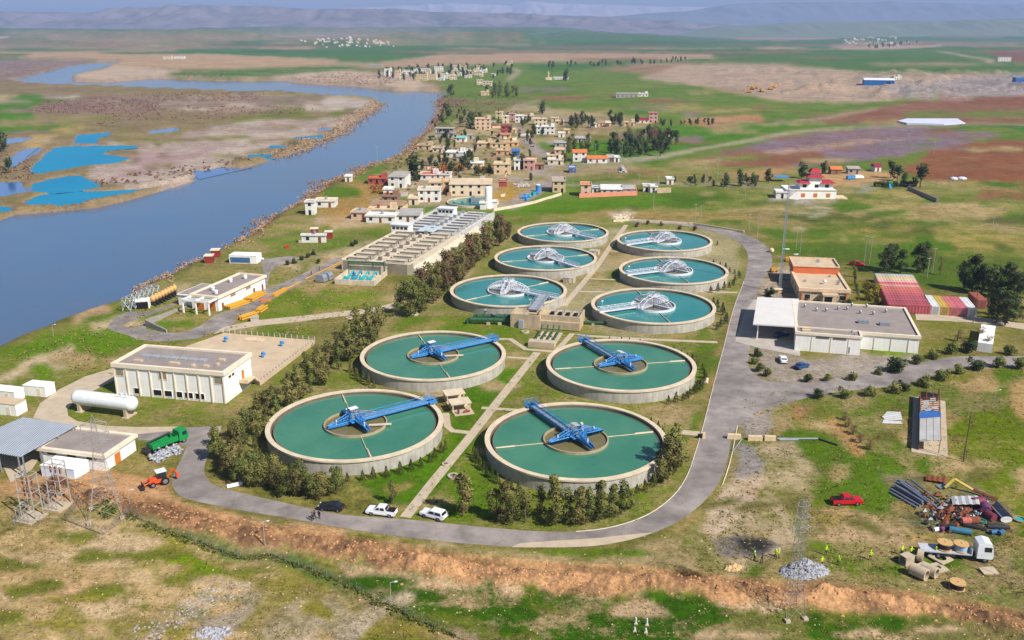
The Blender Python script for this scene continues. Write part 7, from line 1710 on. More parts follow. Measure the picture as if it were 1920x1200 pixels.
# ---- far village, sheds and settlements
far = [(721, 735, 142, 130), (749, 756, 148, 140), (755, 767, 141, 132), (780, 801, 151, 140), (788, 805, 136, 129), (801, 818, 150, 140), (814, 831, 138, 126), (819, 830, 142, 133), (828, 839, 148, 139), (839, 853, 148, 142), (846, 857, 137, 129), (864, 874, 131, 125), (869, 883, 139, 132), (889, 899, 139, 131), (922, 929, 142, 138), (945, 961, 122, 116), (770, 779, 139, 134), (742, 750, 138, 132), (906, 914, 136, 131), (876, 884, 146, 141), (856, 864, 143, 138), (899, 905, 144, 140)]
for i, (u0, u1, vb, vt) in enumerate(far):
 wc = ('white', 'cream', 'white', 'beige')[i % 4]
 house(u0, u1, vb, vt, 10, wc, ('white', 'beige', 'grey')[i % 3], {'white': 'white flat roofed house of the far village at the river bend', 'cream': 'cream flat roofed house of the far village at the river bend', 'beige': 'beige flat roofed house of the far village at the river bend'}[wc], 0, grp='far village houses in ' + wc)
for i in range(22):
 while True:
  u, v = HRND.uniform(718, 905), HRND.uniform(128, 151)
  if inpoly(np.array([u]), np.array([v]), [(718, 142), (780, 130), (905, 128), (905, 147), (800, 152)])[0]: break
 wc = ('white', 'cream', 'white', 'beige')[i % 4]; house(u, u + HRND.uniform(8, 15), v, v - HRND.uniform(6, 9), 9, wc, ('white', 'beige', 'grey')[i % 3], ('cream' if wc == 'cream' else wc) + ' flat roofed house of the far village at the river bend', 1 + i % 2, grp='far village houses in ' + wc)
for u0, u1, vb, vt, lab, wc, rc in ((689, 716, 126, 122, 'long grey shed left of the far village', 'grey', 'white'), (894, 905, 159, 150, 'pale ruin between the trees, left of the far hamlet', 'cream', 'grey'), (906, 922, 161, 153, 'pale half built house of the far hamlet', 'cream', 'beige'), (902, 917, 179, 172, 'beige house near the tip of the river bend', 'beige', 'beige'), (1155, 1196, 183, 175, 'long grey greenhouse shed in the green fields', 'grey', 'white'), (1197, 1215, 181, 175, 'white end shed beside the long grey greenhouse', 'white', 'white'), (1038, 1066, 149, 145, 'low white farm building beside the far minaret', 'white', 'white'), (1871, 1895, 115, 108, 'white farmhouse far out on the right plain', 'white', 'white'), (1904, 1935, 153, 146, 'blue shed cut by the right edge at the gravel pits', 'blue', 'white'), (1676, 1690, 149, 143, 'small white hut beside the blue warehouse', 'white', 'white'), (306, 322, 111, 106, 'pale farm house among trees on the far river plain', 'cream', 'beige'), (326, 346, 110, 106, 'long white farm shed on the far river plain', 'white', 'white')):
 house(u0, u1, vb, vt, 9, wc, rc, lab, 0)
p = at(1648, 160); e = root('warehouse', 'bright blue warehouse with white roof at the gravel pits', 'warehouse', p, R(-14)); m = MB(); m.box(-20, 20, 0, 22, -1, 7); m.build('wall', pm('warehouse_blue', rgb(24, 104, 176), .6, .06), e); m = MB(); m.add([(-20.6, -.6, 7), (20.6, -.6, 7), (20.6, 22.6, 7), (-20.6, 22.6, 7), (-20.6, 11, 9.5), (20.6, 11, 9.5)], [(0, 1, 5, 4), (2, 3, 4, 5), (0, 4, 3), (1, 2, 5), (0, 3, 2, 1)]); m.build('roof', M_WHITE, e); simple_win(e, (12, 0, 0), 0, 5, 4.5, M_BLACK, 'gate')
p = at(1028, 150); e = root('minaret', 'slim beige minaret in the green fields', 'tower', p); m = MB(); m.lathe([(1.4, -1), (1.2, 9), (1.9, 9.2), (1.9, 10), (1.0, 10.2), (1.0, 12), (.01, 14)], 12); m.build('shaft', wm('beige'), e); m = MB(); m.box(-4, 6, -1, 7, -1, 4); m.build('prayer_room', wm('cream'), e)
rs = np.random.RandomState(8)
for grp, lab, poly, n in (('distant town houses', 'tiny pale house of the distant town below the long ridge', [(560, 76), (650, 70), (750, 78), (740, 88), (600, 90)], 60), ('distant hamlet houses', 'tiny white house of the distant hamlet under the blue mountain', [(1298, 50), (1352, 49), (1352, 55), (1298, 55)], 14), ('distant settlement houses', 'tiny pale house of the distant settlement on the right plain', [(1580, 72), (1700, 68), (1722, 84), (1600, 90)], 34)):
 for k in range(n):
  while True:
   u, v = rs.uniform(poly[0][0], poly[-2][0]), rs.uniform(min(p[1] for p in poly), max(p[1] for p in poly))
   if inpoly(np.array([u]), np.array([v]), poly)[0]: break
  dz = depth_at(v); s_ = rs.uniform(2.2, 4.5) * dz / FOC; p = at(u, v); m = MB(); m.box(-s_ / 2, s_ / 2, 0, s_ * .8, -3, s_ * .5); m.box(-s_ / 2, s_ * .1, s_ * .3, s_ * .8, s_ * .5, s_ * .75)
  o = m.build('distant_house', wm(('white', 'cream', 'beige')[k % 3]), None, False, p); tag(o, lab, 'house', grp)
# machines at the pits
for u, v in ((1410, 168), (1418, 166), (1428, 172), (1445, 168), (1404, 174), (1452, 165)):
 p = at(u, v); e = root('digger', 'tiny yellow digger among the gravel pit mounds', 'digger', p, u, 'diggers at the gravel pits'); m = MB(); m.box(-3, 2, -1.6, 1.6, .8, 3); m.box(0, 1.8, -1.4, .4, 3, 4.4); m.bar((2, 0, 2), (5, 0, 5), .6); m.bar((5, 0, 5), (7.5, 0, 1.5), .5); m.build('body', M_YEL, e); m = MB(); m.box(-3.2, 2.6, -1.9, -1, 0, .9); m.box(-3.2, 2.6, 1, 1.9, 0, .9); m.build('tracks', M_DARK, e)
# farm film and gravel heaps
pl = [at(u, v) for u, v in ((1683, 229), (1700, 224), (1795, 223), (1810, 232), (1770, 235), (1700, 234))]; c = pl[0]
m = MB(); m.prism([(p.x - c.x, p.y - c.y) for p in pl], -3, 1.2); tag(m.build('field_film', pm('film_white', rgb(214, 214, 232), .5, .06, .05), None, False, c), 'pale sheet of plastic film spread over a field', 'plastic film')
p = at(1795, 336); e = root('film_heap', 'crumpled white and blue plastic heap by the red brown field', 'plastic heap', p); m = MB(); m.ball((-2, 0, .2), 2.2, 10, 6, .5); m.ball((3, 1, .2), 2.6, 10, 6, .4); m.build('sheet', pm('film_white', rgb(214, 214, 232), .5), e)
# yard walls between the houses
for k in range(34):
 while True:
  u, v = HRND.uniform(700, 1060), HRND.uniform(212, 385)
  if inpoly(np.array([u]), np.array([v]), [(830, 250), (930, 215), (1060, 235), (1010, 262), (960, 330), (1000, 340), (930, 392), (720, 400), (700, 360), (800, 300)])[0]: break
 L = HRND.uniform(6, 18); wall_line([(u, v), (u + L, v - L * HRND.uniform(-.05, .22)), (u + L * 1.2, v - L * .3)][:HRND.choice((2, 3))], HRND.uniform(1.2, 2.0), .3, wm(('cream', 'grey', 'beige', 'brown')[k % 4]), 'low pale yard wall between the village houses')['group'] = 'yard walls of the village'
scatter('far', LM_DRK, [(830, 250), (930, 215), (1060, 235), (1010, 262), (960, 330), (1000, 340), (900, 345), (760, 345), (800, 300)], 62, 5.5, 'small tree in a yard of the riverside village', 'yard trees of the village')
stuff_cards('bank_shrubs', 'green shrubs on the village river bank', LM_OLV, patch([(825, 250), (835, 200), (860, 180), (960, 172), (980, 195), (880, 222), (830, 262), (740, 330), (720, 320)], 260, 2.2, 26, 43), .7, 44)
stuff_cards('yard_brush', 'brown brush in the village yards', LM_BRN, patch([(830, 250), (930, 200), (1060, 225), (1010, 262), (960, 330), (900, 345), (720, 360), (800, 300)], 160, 1.8, 26, 41), .7, 42)
# ------------------------------------------------------------------ vehicles
M_TYRE = pm('tyre', rgb(34, 34, 36), .9, .1); M_RIMM = pm('wheel_rim', rgb(150, 152, 156), .4, .1, metal=.5)
M_CARW = pm('car_white', rgb(232, 234, 236), .25, .02, spec=.5); M_CARR = pm('car_red', rgb(190, 22, 34), .25, .04, spec=.5); M_CARB = pm('car_blue', rgb(30, 74, 120), .25, .05, spec=.5); M_CARD = pm('car_dark', rgb(34, 38, 46), .25, .05, spec=.5)
M_LAMPW = pm('headlamp', rgb(220, 222, 226), .2, .02, spec=.6); M_LAMPR = pm('tail_lamp', rgb(170, 20, 20), .3, .02)
VM = {}
def wheel_at(par, x, y, r, w=.24):
 key = (round(r, 2), round(w, 2))
 if key not in VM:
  t = MB(); t.lathe([(r * .62, -w / 2), (r * .95, -w / 2), (r, -w * .3), (r, w * .3), (r * .95, w / 2), (r * .62, w / 2)], 18, closed=True); t.v = [(a, c, b) for a, b, c in t.v]
  q = MB(); q.lathe([(.01, -w * .38), (r * .3, -w * .44), (r * .63, -w * .3), (r * .63, w * .3), (r * .3, w * .44), (.01, w * .38)], 14); q.v = [(a, c, b) for a, b, c in q.v]
  VM[key] = (t.mesh('tyre', M_TYRE), q.mesh('rim', M_RIMM))
 w_ = bpy.data.objects.new('wheel', None); COL.objects.link(w_); w_.parent = par; w_.location = (x, y, r)
 put('tyre', VM[key][0], w_); put('rim', VM[key][1], w_)
def place2(rear, front):
 a, b = at(*rear), at(*front); d = b - a
 return (a + b) / 2, math.atan2(d.y, d.x)
def car(kind, mat, rear, front, lab, group=None):
 c, rz = place2(rear, front); e = root({'pickup': 'pickup_truck', 'suv': 'parked_car', 'sedan': 'parked_car'}[kind], lab, 'pickup' if kind == 'pickup' else 'car', c, rz, group)
 L = {'pickup': 2.65, 'suv': 2.35, 'sedan': 2.25}[kind]; hw = .92 if kind != 'sedan' else .86
 m = MB()
 if kind == 'pickup': m.profile([(-L, .5), (-L + .1, .42), (L - .25, .42), (L, .6), (L, .92), (L - .2, 1.05), (1.3, 1.16), (-1.0, 1.2), (-1.02, 1.16), (-L, 1.12)], -hw, hw, (.9, .1, .3))
 else: m.profile([(-L, .55), (-L + .15, .38), (L - .25, .38), (L, .55), (L, .82), (L - .25, .95), (1.0, 1.06), (-L + .1, 1.06 if kind == 'suv' else .98)], -hw, hw, (.8, .1, .3))
 for x in ((1.62, -1.65) if kind == 'pickup' else (1.42, -1.38)):
  for y in (-hw - .03, hw - .03): m.box(x - .46, x + .46, y, y + .06, .72, .82)
 b = m.build('body', mat, e)
 cab = {'pickup': [(1.35, 1.12), (.55, 1.74), (-.75, 1.78), (-1.05, 1.14)], 'suv': [(1.05, 1.02), (.3, 1.62), (-1.8, 1.66), (-2.2, 1.04)], 'sedan': [(.95, 1.0), (.2, 1.42), (-1.0, 1.42), (-1.75, .98)]}[kind]
 m = MB(); m.profile(cab, -hw + .04, hw - .04, (1.1, .16, .6)); m.build('cabin', mat, e)
 z0, z1 = cab[0][1] + .08, cab[1][1] - .1
 def lx(i, j, z): a, b2 = cab[i], cab[j]; t = (z - a[1]) / (b2[1] - a[1]); return a[0] + (b2[0] - a[0]) * t
 def yi(z): return hw - .04 - .16 * max(0, min(1, (z - 1.1) / .6)) + .015
 fx0, fx1, bx0, bx1 = lx(0, 1, z0), lx(0, 1, z1), lx(3, 2, z0), lx(3, 2, z1); mid = (fx0 + bx0) / 2
 for s in (-1, 1):
  for m, p0, p1, q0, q1 in ((MB(), fx0 - .22, fx1 - .18, mid + .06, mid + .06), (MB(), mid - .06, mid - .06, bx0 + .22, bx1 + .16)):
   vs = [(p0, s * yi(z0), z0), (p1, s * yi(z1), z1), (q1, s * yi(z1), z1), (q0, s * yi(z0), z0)]; m.add(vs, [(0, 1, 2, 3) if s > 0 else (3, 2, 1, 0)]); m.build('side_window', M_GLASS, e)
 m = MB(); m.add([(fx0 + .03, -yi(z0) + .14, z0), (fx0 + .03, yi(z0) - .14, z0), (fx1 + .03, yi(z1) - .12, z1), (fx1 + .03, -yi(z1) + .12, z1)], [(0, 1, 2, 3)]); m.build('windscreen', M_GLASS, e)
 m = MB(); m.add([(bx0 - .03, -yi(z0) + .14, z0), (bx0 - .03, yi(z0) - .14, z0), (bx1 - .03, yi(z1) - .12, z1), (bx1 - .03, -yi(z1) + .12, z1)], [(3, 2, 1, 0)]); m.build('rear_window', M_GLASS, e)
 if kind == 'pickup':
  m = MB(); m.box(-L + .12, -1.12, -hw + .14, hw - .14, 1.1, 1.19); m.build('load_bed', M_BLACK, e)
  m = MB(); m.bar((-1.2, -.75, 1.15), (-1.2, -.75, 1.75), .07); m.bar((-1.2, .75, 1.15), (-1.2, .75, 1.75), .07); m.bar((-1.2, -.75, 1.75), (-1.2, .75, 1.75), .07); m.build('roll_bar', mat if mat == M_CARR else M_DARK, e)
 for s in (-1, 1):
  m = MB(); m.box(L - .16, L + .01, s * (hw - .3) - .2, s * (hw - .3) + .2, .74, .92); m.build('headlight', M_LAMPW, e)
  m = MB(); m.box(-L - .02, -L + .1, s * (hw - .18) - .1, s * (hw - .18) + .1, .75, 1.0); m.build('tail_light', M_LAMPR, e)
 m = MB(); m.box(L - .06, L + .05, -.6, .6, .45, .7); m.build('bumper', M_DARK, e)
 for x in ((1.62, -1.65) if kind == 'pickup' else (1.42, -1.38)):
  for y in (-hw + .08, hw - .08): wheel_at(e, x, y, .38 if kind != 'sedan' else .32)
 return e
car('pickup', M_CARW, (737, 967), (695, 962), 'white pickup parked on the inner edge of the ring road beside a slender tree')
car('suv', M_CARW, (828, 974), (799, 966), 'white estate car parked just right of the central path on the ring road')
car('sedan', M_CARD, (640, 957), (604, 954), 'dark parked car in the tree shade left of the white pickup')
car('pickup', M_CARR, (1567, 945), (1606, 944), 'bright red pickup standing on the grass near the scrap yard')
car('sedan', M_CARW, (1471, 685), (1465, 671), 'small white car on the gravel in front of the workshop')
car('sedan', M_CARB, (1491, 694), (1514, 686), 'dark blue car on the gravel right of the white one')
car('sedan', M_CARW, (474, 491), (491, 488), 'white car parked by the river canteen')
car('sedan', M_CARB, (1450, 634), (1478, 628), 'pale blue grey car in the shade under the carport')
car('pickup', M_CARR, (1596, 497), (1618, 500), 'red pickup in the shade behind the peach office')
car('sedan', M_CARW, (987, 267), (984, 262), 'tiny white car driving on the village street')
# flatbed with cable drums
M_TRW = pm('truck_white', rgb(226, 230, 234), .35, .04, spec=.5)
c, rz = place2((1728, 1037), (1856, 1050)); e = root('flatbed_truck', 'white flatbed truck carrying two cable drums beside the scrap yard', 'truck', c, rz)
m = MB(); m.box(-5.6, 2.0, -1.2, 1.2, 1.05, 1.25); m.box(1.85, 2.0, -1.2, 1.2, 1.25, 2.1); m.build('flatbed', pm('bed_grey', rgb(186, 188, 196), .6, .08), e)
m = MB(); m.box(-5.5, 4.9, -.45, .45, .65, 1.02); m.box(-2.6, -.4, -1.15, -.6, .5, 1.0); m.build('chassis', M_DARK, e)
m = MB(); m.profile([(2.7, .7), (5.0, .7), (5.1, 1.2), (5.0, 2.2), (4.7, 3.3), (3.6, 3.55), (2.7, 3.2)], -1.22, 1.22, (2.4, .12, 1.2)); cabo = m.build('cab', M_TRW, e)
m = MB(); m.add([(5.06, -1.05, 2.0), (5.06, 1.05, 2.0), (4.78, 1.0, 3.1), (4.78, -1.0, 3.1)], [(0, 1, 2, 3)]); m.build('windscreen', M_GLASS, cabo)
for s in (-1, 1): m = MB(); m.box(3.7, 4.75, s * 1.2 - .03, s * 1.2 + .03, 1.95, 2.75); m.build('side_window', M_GLASS, cabo)
for s in (-1, 1): m = MB(); m.box(5.0, 5.12, s * .9 - .2, s * .9 + .2, .95, 1.2); m.build('headlight', M_LAMPW, e)
m = MB(); m.box(4.95, 5.15, -1.2, 1.2, .45, .8); m.build('bumper', M_DARK, e)
for x in (4.0, -2.9, -4.1):
 for y in (-1.0, 1.0): wheel_at(e, x, y, .5, .32)
M_WOOD = pm('drum_wood', rgb(206, 164, 110), .8, .14, 2); M_CABLE = pm('cable_black', rgb(44, 42, 50), .6, .1); M_CABLB = pm('cable_wrap', rgb(150, 186, 222), .6, .1)
def drum(pos, lab, mat):
 d = root('cable_drum', lab, 'cable drum', pos, 0, 'cable drums')
 for z in (.06, 1.1): m = MB(); m.lathe([(.01, z - .06), (1.15, z - .06), (1.15, z + .06), (.01, z + .06)], 28); m.build('flange', M_WOOD, d)
 m = MB(); m.lathe([(.95, .12), (.98, .58), (.95, 1.04)], 28); m.build('cable', mat, d); m = MB(); m.disc(.12, 1.17, 10); m.build('hub_hole', M_BLACK, d)
ca_, sa_ = math.cos(rz), math.sin(rz)
for x, mt, lab in ((-1.9, M_CABLE, 'dark wound cable drum on the flatbed, the rear of two'), (.55, M_CABLB, 'pale blue wrapped cable drum on the flatbed, next to the cab')): drum((c.x + x * ca_, c.y + x * sa_, 1.26), lab, mt)
drum(at(1794, 1103), 'cable drum with black cable standing on the ground by the trench', M_CABLE)
# green hook truck
c, rz = place2((282, 850), (343, 826)); e = root('hook_truck', 'green hook lift truck parked by the low store', 'truck', c, rz); M_GT = pm('truck_green', rgb(28, 140, 70), .4, .08)
m = MB(); m.box(-4.4, 4.0, -.5, .5, .6, 1.0); m.box(-4.9, -4.2, -1.1, 1.1, .5, .9); m.build('chassis', M_DARK, e)
m = MB(); m.box(-3.6, 1.9, -1.2, -1.0, 1.0, 2.1); m.box(-3.6, 1.9, 1.0, 1.2, 1.0, 2.1); m.box(-3.6, 1.9, -1.0, 1.0, 1.0, 1.5); m.box(-3.7, -3.6, -1.2, 1.2, 1.0, 2.1); m.box(1.9, 2.0, -1.2, 1.2, 1.0, 2.1); m.build('container', M_GT, e)
m = MB(); m.box(-3.2, 1.6, -.5, -.1, 1.5, 1.62); m.build('walkboard', M_CREAM, e)
m = MB(); m.bar((-3.6, .6, 2.1), (1.2, .6, 2.5), .3); m.bar((1.2, .6, 2.5), (1.2, .6, 1.4), .3); m.bar((-3.6, .6, 2.1), (-4.2, .6, 1.0), .25); m.build('hook_arm', M_DARK, e)
m = MB(); m.profile([(2.2, .7), (4.3, .7), (4.35, 1.6), (4.1, 2.8), (2.3, 2.8)], -1.2, 1.2, (1.8, .1, 1)); cb = m.build('cab', M_GT, e)
m = MB(); m.add([(4.38, -1, 1.7), (4.38, 1, 1.7), (4.18, .95, 2.6), (4.18, -.95, 2.6)], [(0, 1, 2, 3)]); m.build('windscreen', M_GLASS, cb)
for s in (-1, 1): m = MB(); m.box(3.0, 3.95, s * 1.17 - .04, s * 1.17 + .04, 1.75, 2.5); m.build('side_window', M_GLASS, cb)
for s in (-1, 1): m = MB(); m.box(4.3, 4.4, s * .85 - .18, s * .85 + .18, .9, 1.15); m.build('headlight', M_LAMPW, e)
for x in (3.3, -2.0, -3.2):
 for y in (-1, 1): wheel_at(e, x, y, .48, .3)
m = MB(); P = []; rs = np.random.RandomState(12)
for k in range(420):
 t, s = rs.uniform(0, 1), rs.normal(0, .35); p = at(287 + 48 * t, 866 - 22 * t); P.append((p.x + s * 1.6, p.y - s, abs(rs.normal(0, .5)) + .1))
clods(np.array(P), .42, 'scrap_heap', 'long heap of grey metal scrap beside the green truck', pm('scrap_grey', rgb(170, 172, 178), .6, .2, 2), 13)
# backhoe loader
c, rz = place2((314, 904), (284, 912)); e = root('backhoe_loader', 'orange and white backhoe loader working by the trench', 'loader', c, rz); M_OR = pm('loader_orange', rgb(226, 84, 36), .45, .08)
m = MB(); m.profile([(-1.6, .6), (1.7, .6), (1.9, 1.0), (1.7, 1.5), (.4, 1.65), (-1.5, 1.3)], -.6, .6); m.build('body', M_OR, e)
m = MB(); m.profile([(-1.3, 1.3), (.5, 1.5), (.3, 2.6), (-1.2, 2.6)], -.7, .7); k = m.build('cab', M_GLASS, e); m = MB(); m.box(-1.35, .5, -.8, .8, 2.6, 2.75); m.build('cab_roof', M_WHITE, k)
m = MB()
for s in (-.7, .7): m.bar((.6, s, 1.5), (2.6, s, .9), .18); m.bar((2.6, s, .9), (3.0, s, .4), .18)
m.build('loader_arm', M_OR, e); m = MB(); m.profile([(2.8, .15), (3.6, .1), (3.6, .2), (3.0, .3), (2.9, .9), (2.8, .9)], -1.1, 1.1); m.build('bucket', M_DARK, e)
m = MB(); m.bar((-1.6, 0, 1.0), (-2.6, 0, 2.4), .25); m.bar((-2.6, 0, 2.4), (-3.3, 0, 1.2), .22); m.cbox((-3.3, 0, .9), (.5, .7, .6)); m.build('digger_arm', M_OR, e)
for s in (-1, 1): wheel_at(e, -.9, s * .85, .75, .42); wheel_at(e, 1.3, s * .8, .5, .3)
# ------------------------------------------------------------------ people
M_SKIN = pm('skin', rgb(176, 128, 100), .6, .05); M_HIVIS = pm('hi_vis', rgb(196, 230, 30), .6, .05); M_TROU = pm('trousers_dark', rgb(44, 46, 58), .9, .1); M_BLKC = pm('dark_clothes', rgb(36, 36, 42), .9, .1); M_BOOT = pm('boots', rgb(40, 32, 28), .8)
def person_meshes(pose, top):
 J = {'pel': (0, 0, .95), 'wst': (0, 0, 1.1), 'chs': (0, .01, 1.32), 'nck': (0, 0, 1.47), 'hed': (0, -.01, 1.57), 'crn': (0, 0, 1.70), 'nose': (0, -.1, 1.6)}
 st = .14 if pose == 'walk' else 0
 for s, n in ((-1, 'l'), (1, 'r')):
  J[n + 'hip'] = (s * .1, 0, .9); J[n + 'kne'] = (s * .12, -.02 - s * st * .7, .5); J[n + 'ank'] = (s * .13, .02 - s * st, .09); J[n + 'toe'] = (s * .15, -.16 - s * st, .04)
  J[n + 'sho'] = (s * .19, .01, 1.4)
  if pose == 'point' and s > 0: J[n + 'elb'] = (s * .32, -.22, 1.3); J[n + 'wri'] = (s * .3, -.46, 1.36); J[n + 'plm'] = (s * .3, -.54, 1.38)
  elif pose == 'hips': J[n + 'elb'] = (s * .42, .04, 1.14); J[n + 'wri'] = (s * .24, -.06, 1.0); J[n + 'plm'] = (s * .19, -.1, .98)
  else: J[n + 'elb'] = (s * .26, .03 + s * st * .4, 1.12); J[n + 'wri'] = (s * .28, -.06 + s * st, .88); J[n + 'plm'] = (s * .28, -.08 + s * st, .8)
 E = [('pel', 'wst'), ('wst', 'chs'), ('chs', 'nck'), ('nck', 'hed'), ('hed', 'crn'), ('hed', 'nose')]
 RD = {'pel': .15, 'wst': .135, 'chs': .165, 'nck': .055, 'hed': .088, 'crn': .075, 'nose': .018}
 for n in 'lr':
  E += [('pel', n + 'hip'), (n + 'hip', n + 'kne'), (n + 'kne', n + 'ank'), (n + 'ank', n + 'toe'), ('chs', n + 'sho'), (n + 'sho', n + 'elb'), (n + 'elb', n + 'wri'), (n + 'wri', n + 'plm')]
  RD.update({n + 'hip': .105, n + 'kne': .07, n + 'ank': .05, n + 'toe': .04, n + 'sho': .075, n + 'elb': .05, n + 'wri': .032, n + 'plm': .036})
  w_, p_ = Vector(J[n + 'wri']), Vector(J[n + 'plm']); d = (p_ - w_).normalized(); sd = d.cross(Vector((0, 1, 0)) if abs(d.y) < .8 else Vector((0, 0, 1))).normalized()
  for k, (off, ln) in enumerate(((-.028, .07), (-.01, .08), (.01, .075), (.028, .06))):
   a_ = p_ + sd * off + d * .02; J[n + 'f%d' % k] = tuple(a_ + d * ln); RD[n + 'f%d' % k] = .009; E.append((n + 'plm', n + 'f%d' % k))
  J[n + 'th'] = tuple(w_ + d * .05 + sd * .06); RD[n + 'th'] = .01; E.append((n + 'plm', n + 'th'))
 bm = bmesh.new(); sk = bm.verts.layers.skin.verify(); V = {}
 for k, p in J.items():
  v = bm.verts.new(p); v[sk].radius = (RD[k], RD[k] * (.78 if k in ('pel', 'wst', 'chs') else 1)); v[sk].use_root = (k == 'pel'); V[k] = v
 for a_, b_ in E: bm.edges.new((V[a_], V[b_]))
 me = bpy.data.meshes.new('body'); bm.to_mesh(me); bm.free(); o = bpy.data.objects.new('body_tmp', me); COL.objects.link(o)
 o.modifiers.new('s', 'SKIN'); o.modifiers.new('u', 'SUBSURF').levels = 1
 dg = bpy.context.evaluated_depsgraph_get(); b = bpy.data.meshes.new_from_object(o.evaluated_get(dg)); bpy.data.objects.remove(o); b.name = 'body'
 b.materials.clear()
 for mt in (M_SKIN, top, M_TROU, M_BOOT): b.materials.append(mt)
 idx = []
 for p in b.polygons:
  c = p.center; hand = (Vector(c) - Vector(J['lplm'])).length < .14 or (Vector(c) - Vector(J['rplm'])).length < .14
  idx.append(0 if c.z > 1.47 or hand else 3 if c.z < .12 else 2 if c.z < .96 and abs(c.x) < .24 else 1)
 b.polygons.foreach_set('material_index', idx); b.polygons.foreach_set('use_smooth', [True] * len(idx))
 vest = MB()
 for p in b.polygons:
  if .98 < p.center.z < 1.44 and abs(p.center.x) < .2: vest.add([b.vertices[i].co + b.vertices[i].normal * .018 for i in p.vertices], [tuple(range(len(p.vertices)))])
 return b, vest
PMESH = {}
def person(u, v, face, lab, top='vis', pose='stand', helmet=None):
 p = at(u, v); key = (pose, top)
 if key not in PMESH:
  b, vs = person_meshes(pose, {'vis': M_HIVIS, 'blk': M_BLKC, 'org': M_HIVIS}[top]); PMESH[key] = (b, vs.mesh('vest', M_HIVIS) if top == 'vis' else None)
 e = root('person', lab, 'person', p, face); put('body', PMESH[key][0], e)
 if PMESH[key][1]: put('vest', PMESH[key][1], e)
 m = MB(); m.lathe([(.118, 1.63), (.112, 1.70), (.08, 1.765), (.01, 1.79)], 14); m.build('helmet' if helmet else 'hair', helmet or M_BLACK, e)
 if helmet: m = MB(); m.lathe([(.15, 1.625), (.1, 1.65)], 14); m.build('helmet_brim', helmet, e)
PPL = [(1414, 1051, 2.0, 'person in yellow high visibility jacket and white helmet, left of the burnt patch group', 'vis', 'stand', M_WHITE), (1428, 1056, 4.0, 'person in dark clothes facing away beside the burnt patch', 'blk', 'walk', None), (1454, 1048, 5.5, 'person in yellow vest at the right end of the burnt patch group', 'vis', 'hips', M_HIVIS), (1460, 1046, 1.2, 'person in yellow vest and white helmet close behind another', 'vis', 'stand', M_WHITE), (1548, 1041, 3, 'person in yellow vest standing farthest from the trench', 'vis', 'stand', M_HIVIS), (1540, 1062, .5, 'person in yellow vest bending near the grey stone heap', 'vis', 'point', M_HIVIS), (1571, 1060, 2.4, 'person in yellow jacket right of the grey stone heap', 'vis', 'stand', M_HIVIS), (1631, 1050, 6, 'person in yellow jacket standing alone on the bare ground', 'vis', 'hips', M_HIVIS), (1690, 1041, 3.4, 'person in yellow vest behind the square concrete box', 'vis', 'stand', M_HIVIS), (1707, 1043, .2, 'person in yellow vest crouched towards the concrete ring', 'vis', 'point', M_HIVIS), (1753, 1043, 1.5, 'person in yellow vest at the side of the flatbed', 'vis', 'walk', M_HIVIS), (1851, 1053, 4.2, 'person in yellow vest at the cab door of the flatbed', 'vis', 'stand', M_HIVIS),
 (590, 974, 1.0, 'person in black on the ring road, left one of three', 'blk', 'walk', None), (599, 973, 2.6, 'person in black on the ring road, right one of three', 'blk', 'stand', None), (586, 977, 5.0, 'person in black crossing the ring road, nearest the spoil bank', 'blk', 'walk', None), (584, 517, 1, 'tiny person in dark clothes on the river service road, left of two', 'blk', 'walk', None), (599, 508, 2, 'tiny person in dark clothes on the river service road, right of two', 'blk', 'stand', None)]
for p in PPL: person(*p)
# ------------------------------------------------------------------ towers, poles, fences
M_STEEL = pm('pylon_steel', rgb(158, 154, 150), .6, .1, 1)
def lattice(m, base, top, z0, z1, n, w, c0=(0, 0), c1=(0, 0), legs=4):
 def cor(t):
  s = base + (top - base) * t; cx = c0[0] + (c1[0] - c0[0]) * t; cy = c0[1] + (c1[1] - c0[1]) * t; z = z0 + (z1 - z0) * t
  return [Vector((cx + s * a, cy + s * b_, z)) for a, b_ in (((-1, -1), (1, -1), (1, 1), (-1, 1)) if legs == 4 else ((-1, -.6), (1, -.6), (0, 1)))]
 for k in range(n):
  A, B = cor(k / n), cor((k + 1) / n)
  for i in range(legs):
   j = (i + 1) % legs; m.bar(A[i], B[i], w); m.bar(B[i], B[j], w * .6); m.bar(A[i], B[j], w * .55); m.bar(A[j], B[i], w * .55)
def pylon(u, v, h, base, lab, rz, al=2.4):
 p = at(u, v); e = root('lattice_pylon', lab, 'pylon', p, rz); m = MB(); lattice(m, base, base * .6, 0, h * .28, 2, .07); m.build('legs', M_STEEL, e)
 m = MB(); lattice(m, base * .6, .5, h * .28, h * .7, 6, .055); lattice(m, .5, .3, h * .7, h * .94, 6, .05); m.build('body', M_STEEL, e)
 for k, z in enumerate((.72, .81, .9)):
  m = MB(); L = al - .2 * k
  for s in (-1, 1):
   for y in (-.4, .4): m.bar((s * .4, y, h * z), (s * L, 0, h * z + .1), .06); m.bar((s * .4, y, h * z + .7), (s * L, 0, h * z + .15), .05)
   m.tube((s * L, 0, h * z + .1), (s * L, 0, h * z - .9), .07, 6)
  m.build('cross_arm', M_STEEL, e)
 m = MB(); m.bar((-.3, 0, h * .94), (0, 0, h), .06); m.bar((.3, 0, h * .94), (0, 0, h), .06); m.build('peak', M_STEEL, e)
 for a in (-1, 1):
  for b_ in (-1, 1): m = MB(); m.box(a * base - .35, a * base + .35, b_ * base - .35, b_ * base + .35, -.3, .25); m.build('footing', M_CONC, e)
 return p
pylon(200, 962, 18.5, 2.6, 'grey lattice pylon standing in green weeds at the near left', R(20)); pylon(1485, 1152, 19.5, 1.35, 'tall slim lattice pylon in front of the trench at the near right', R(10), 1.3)
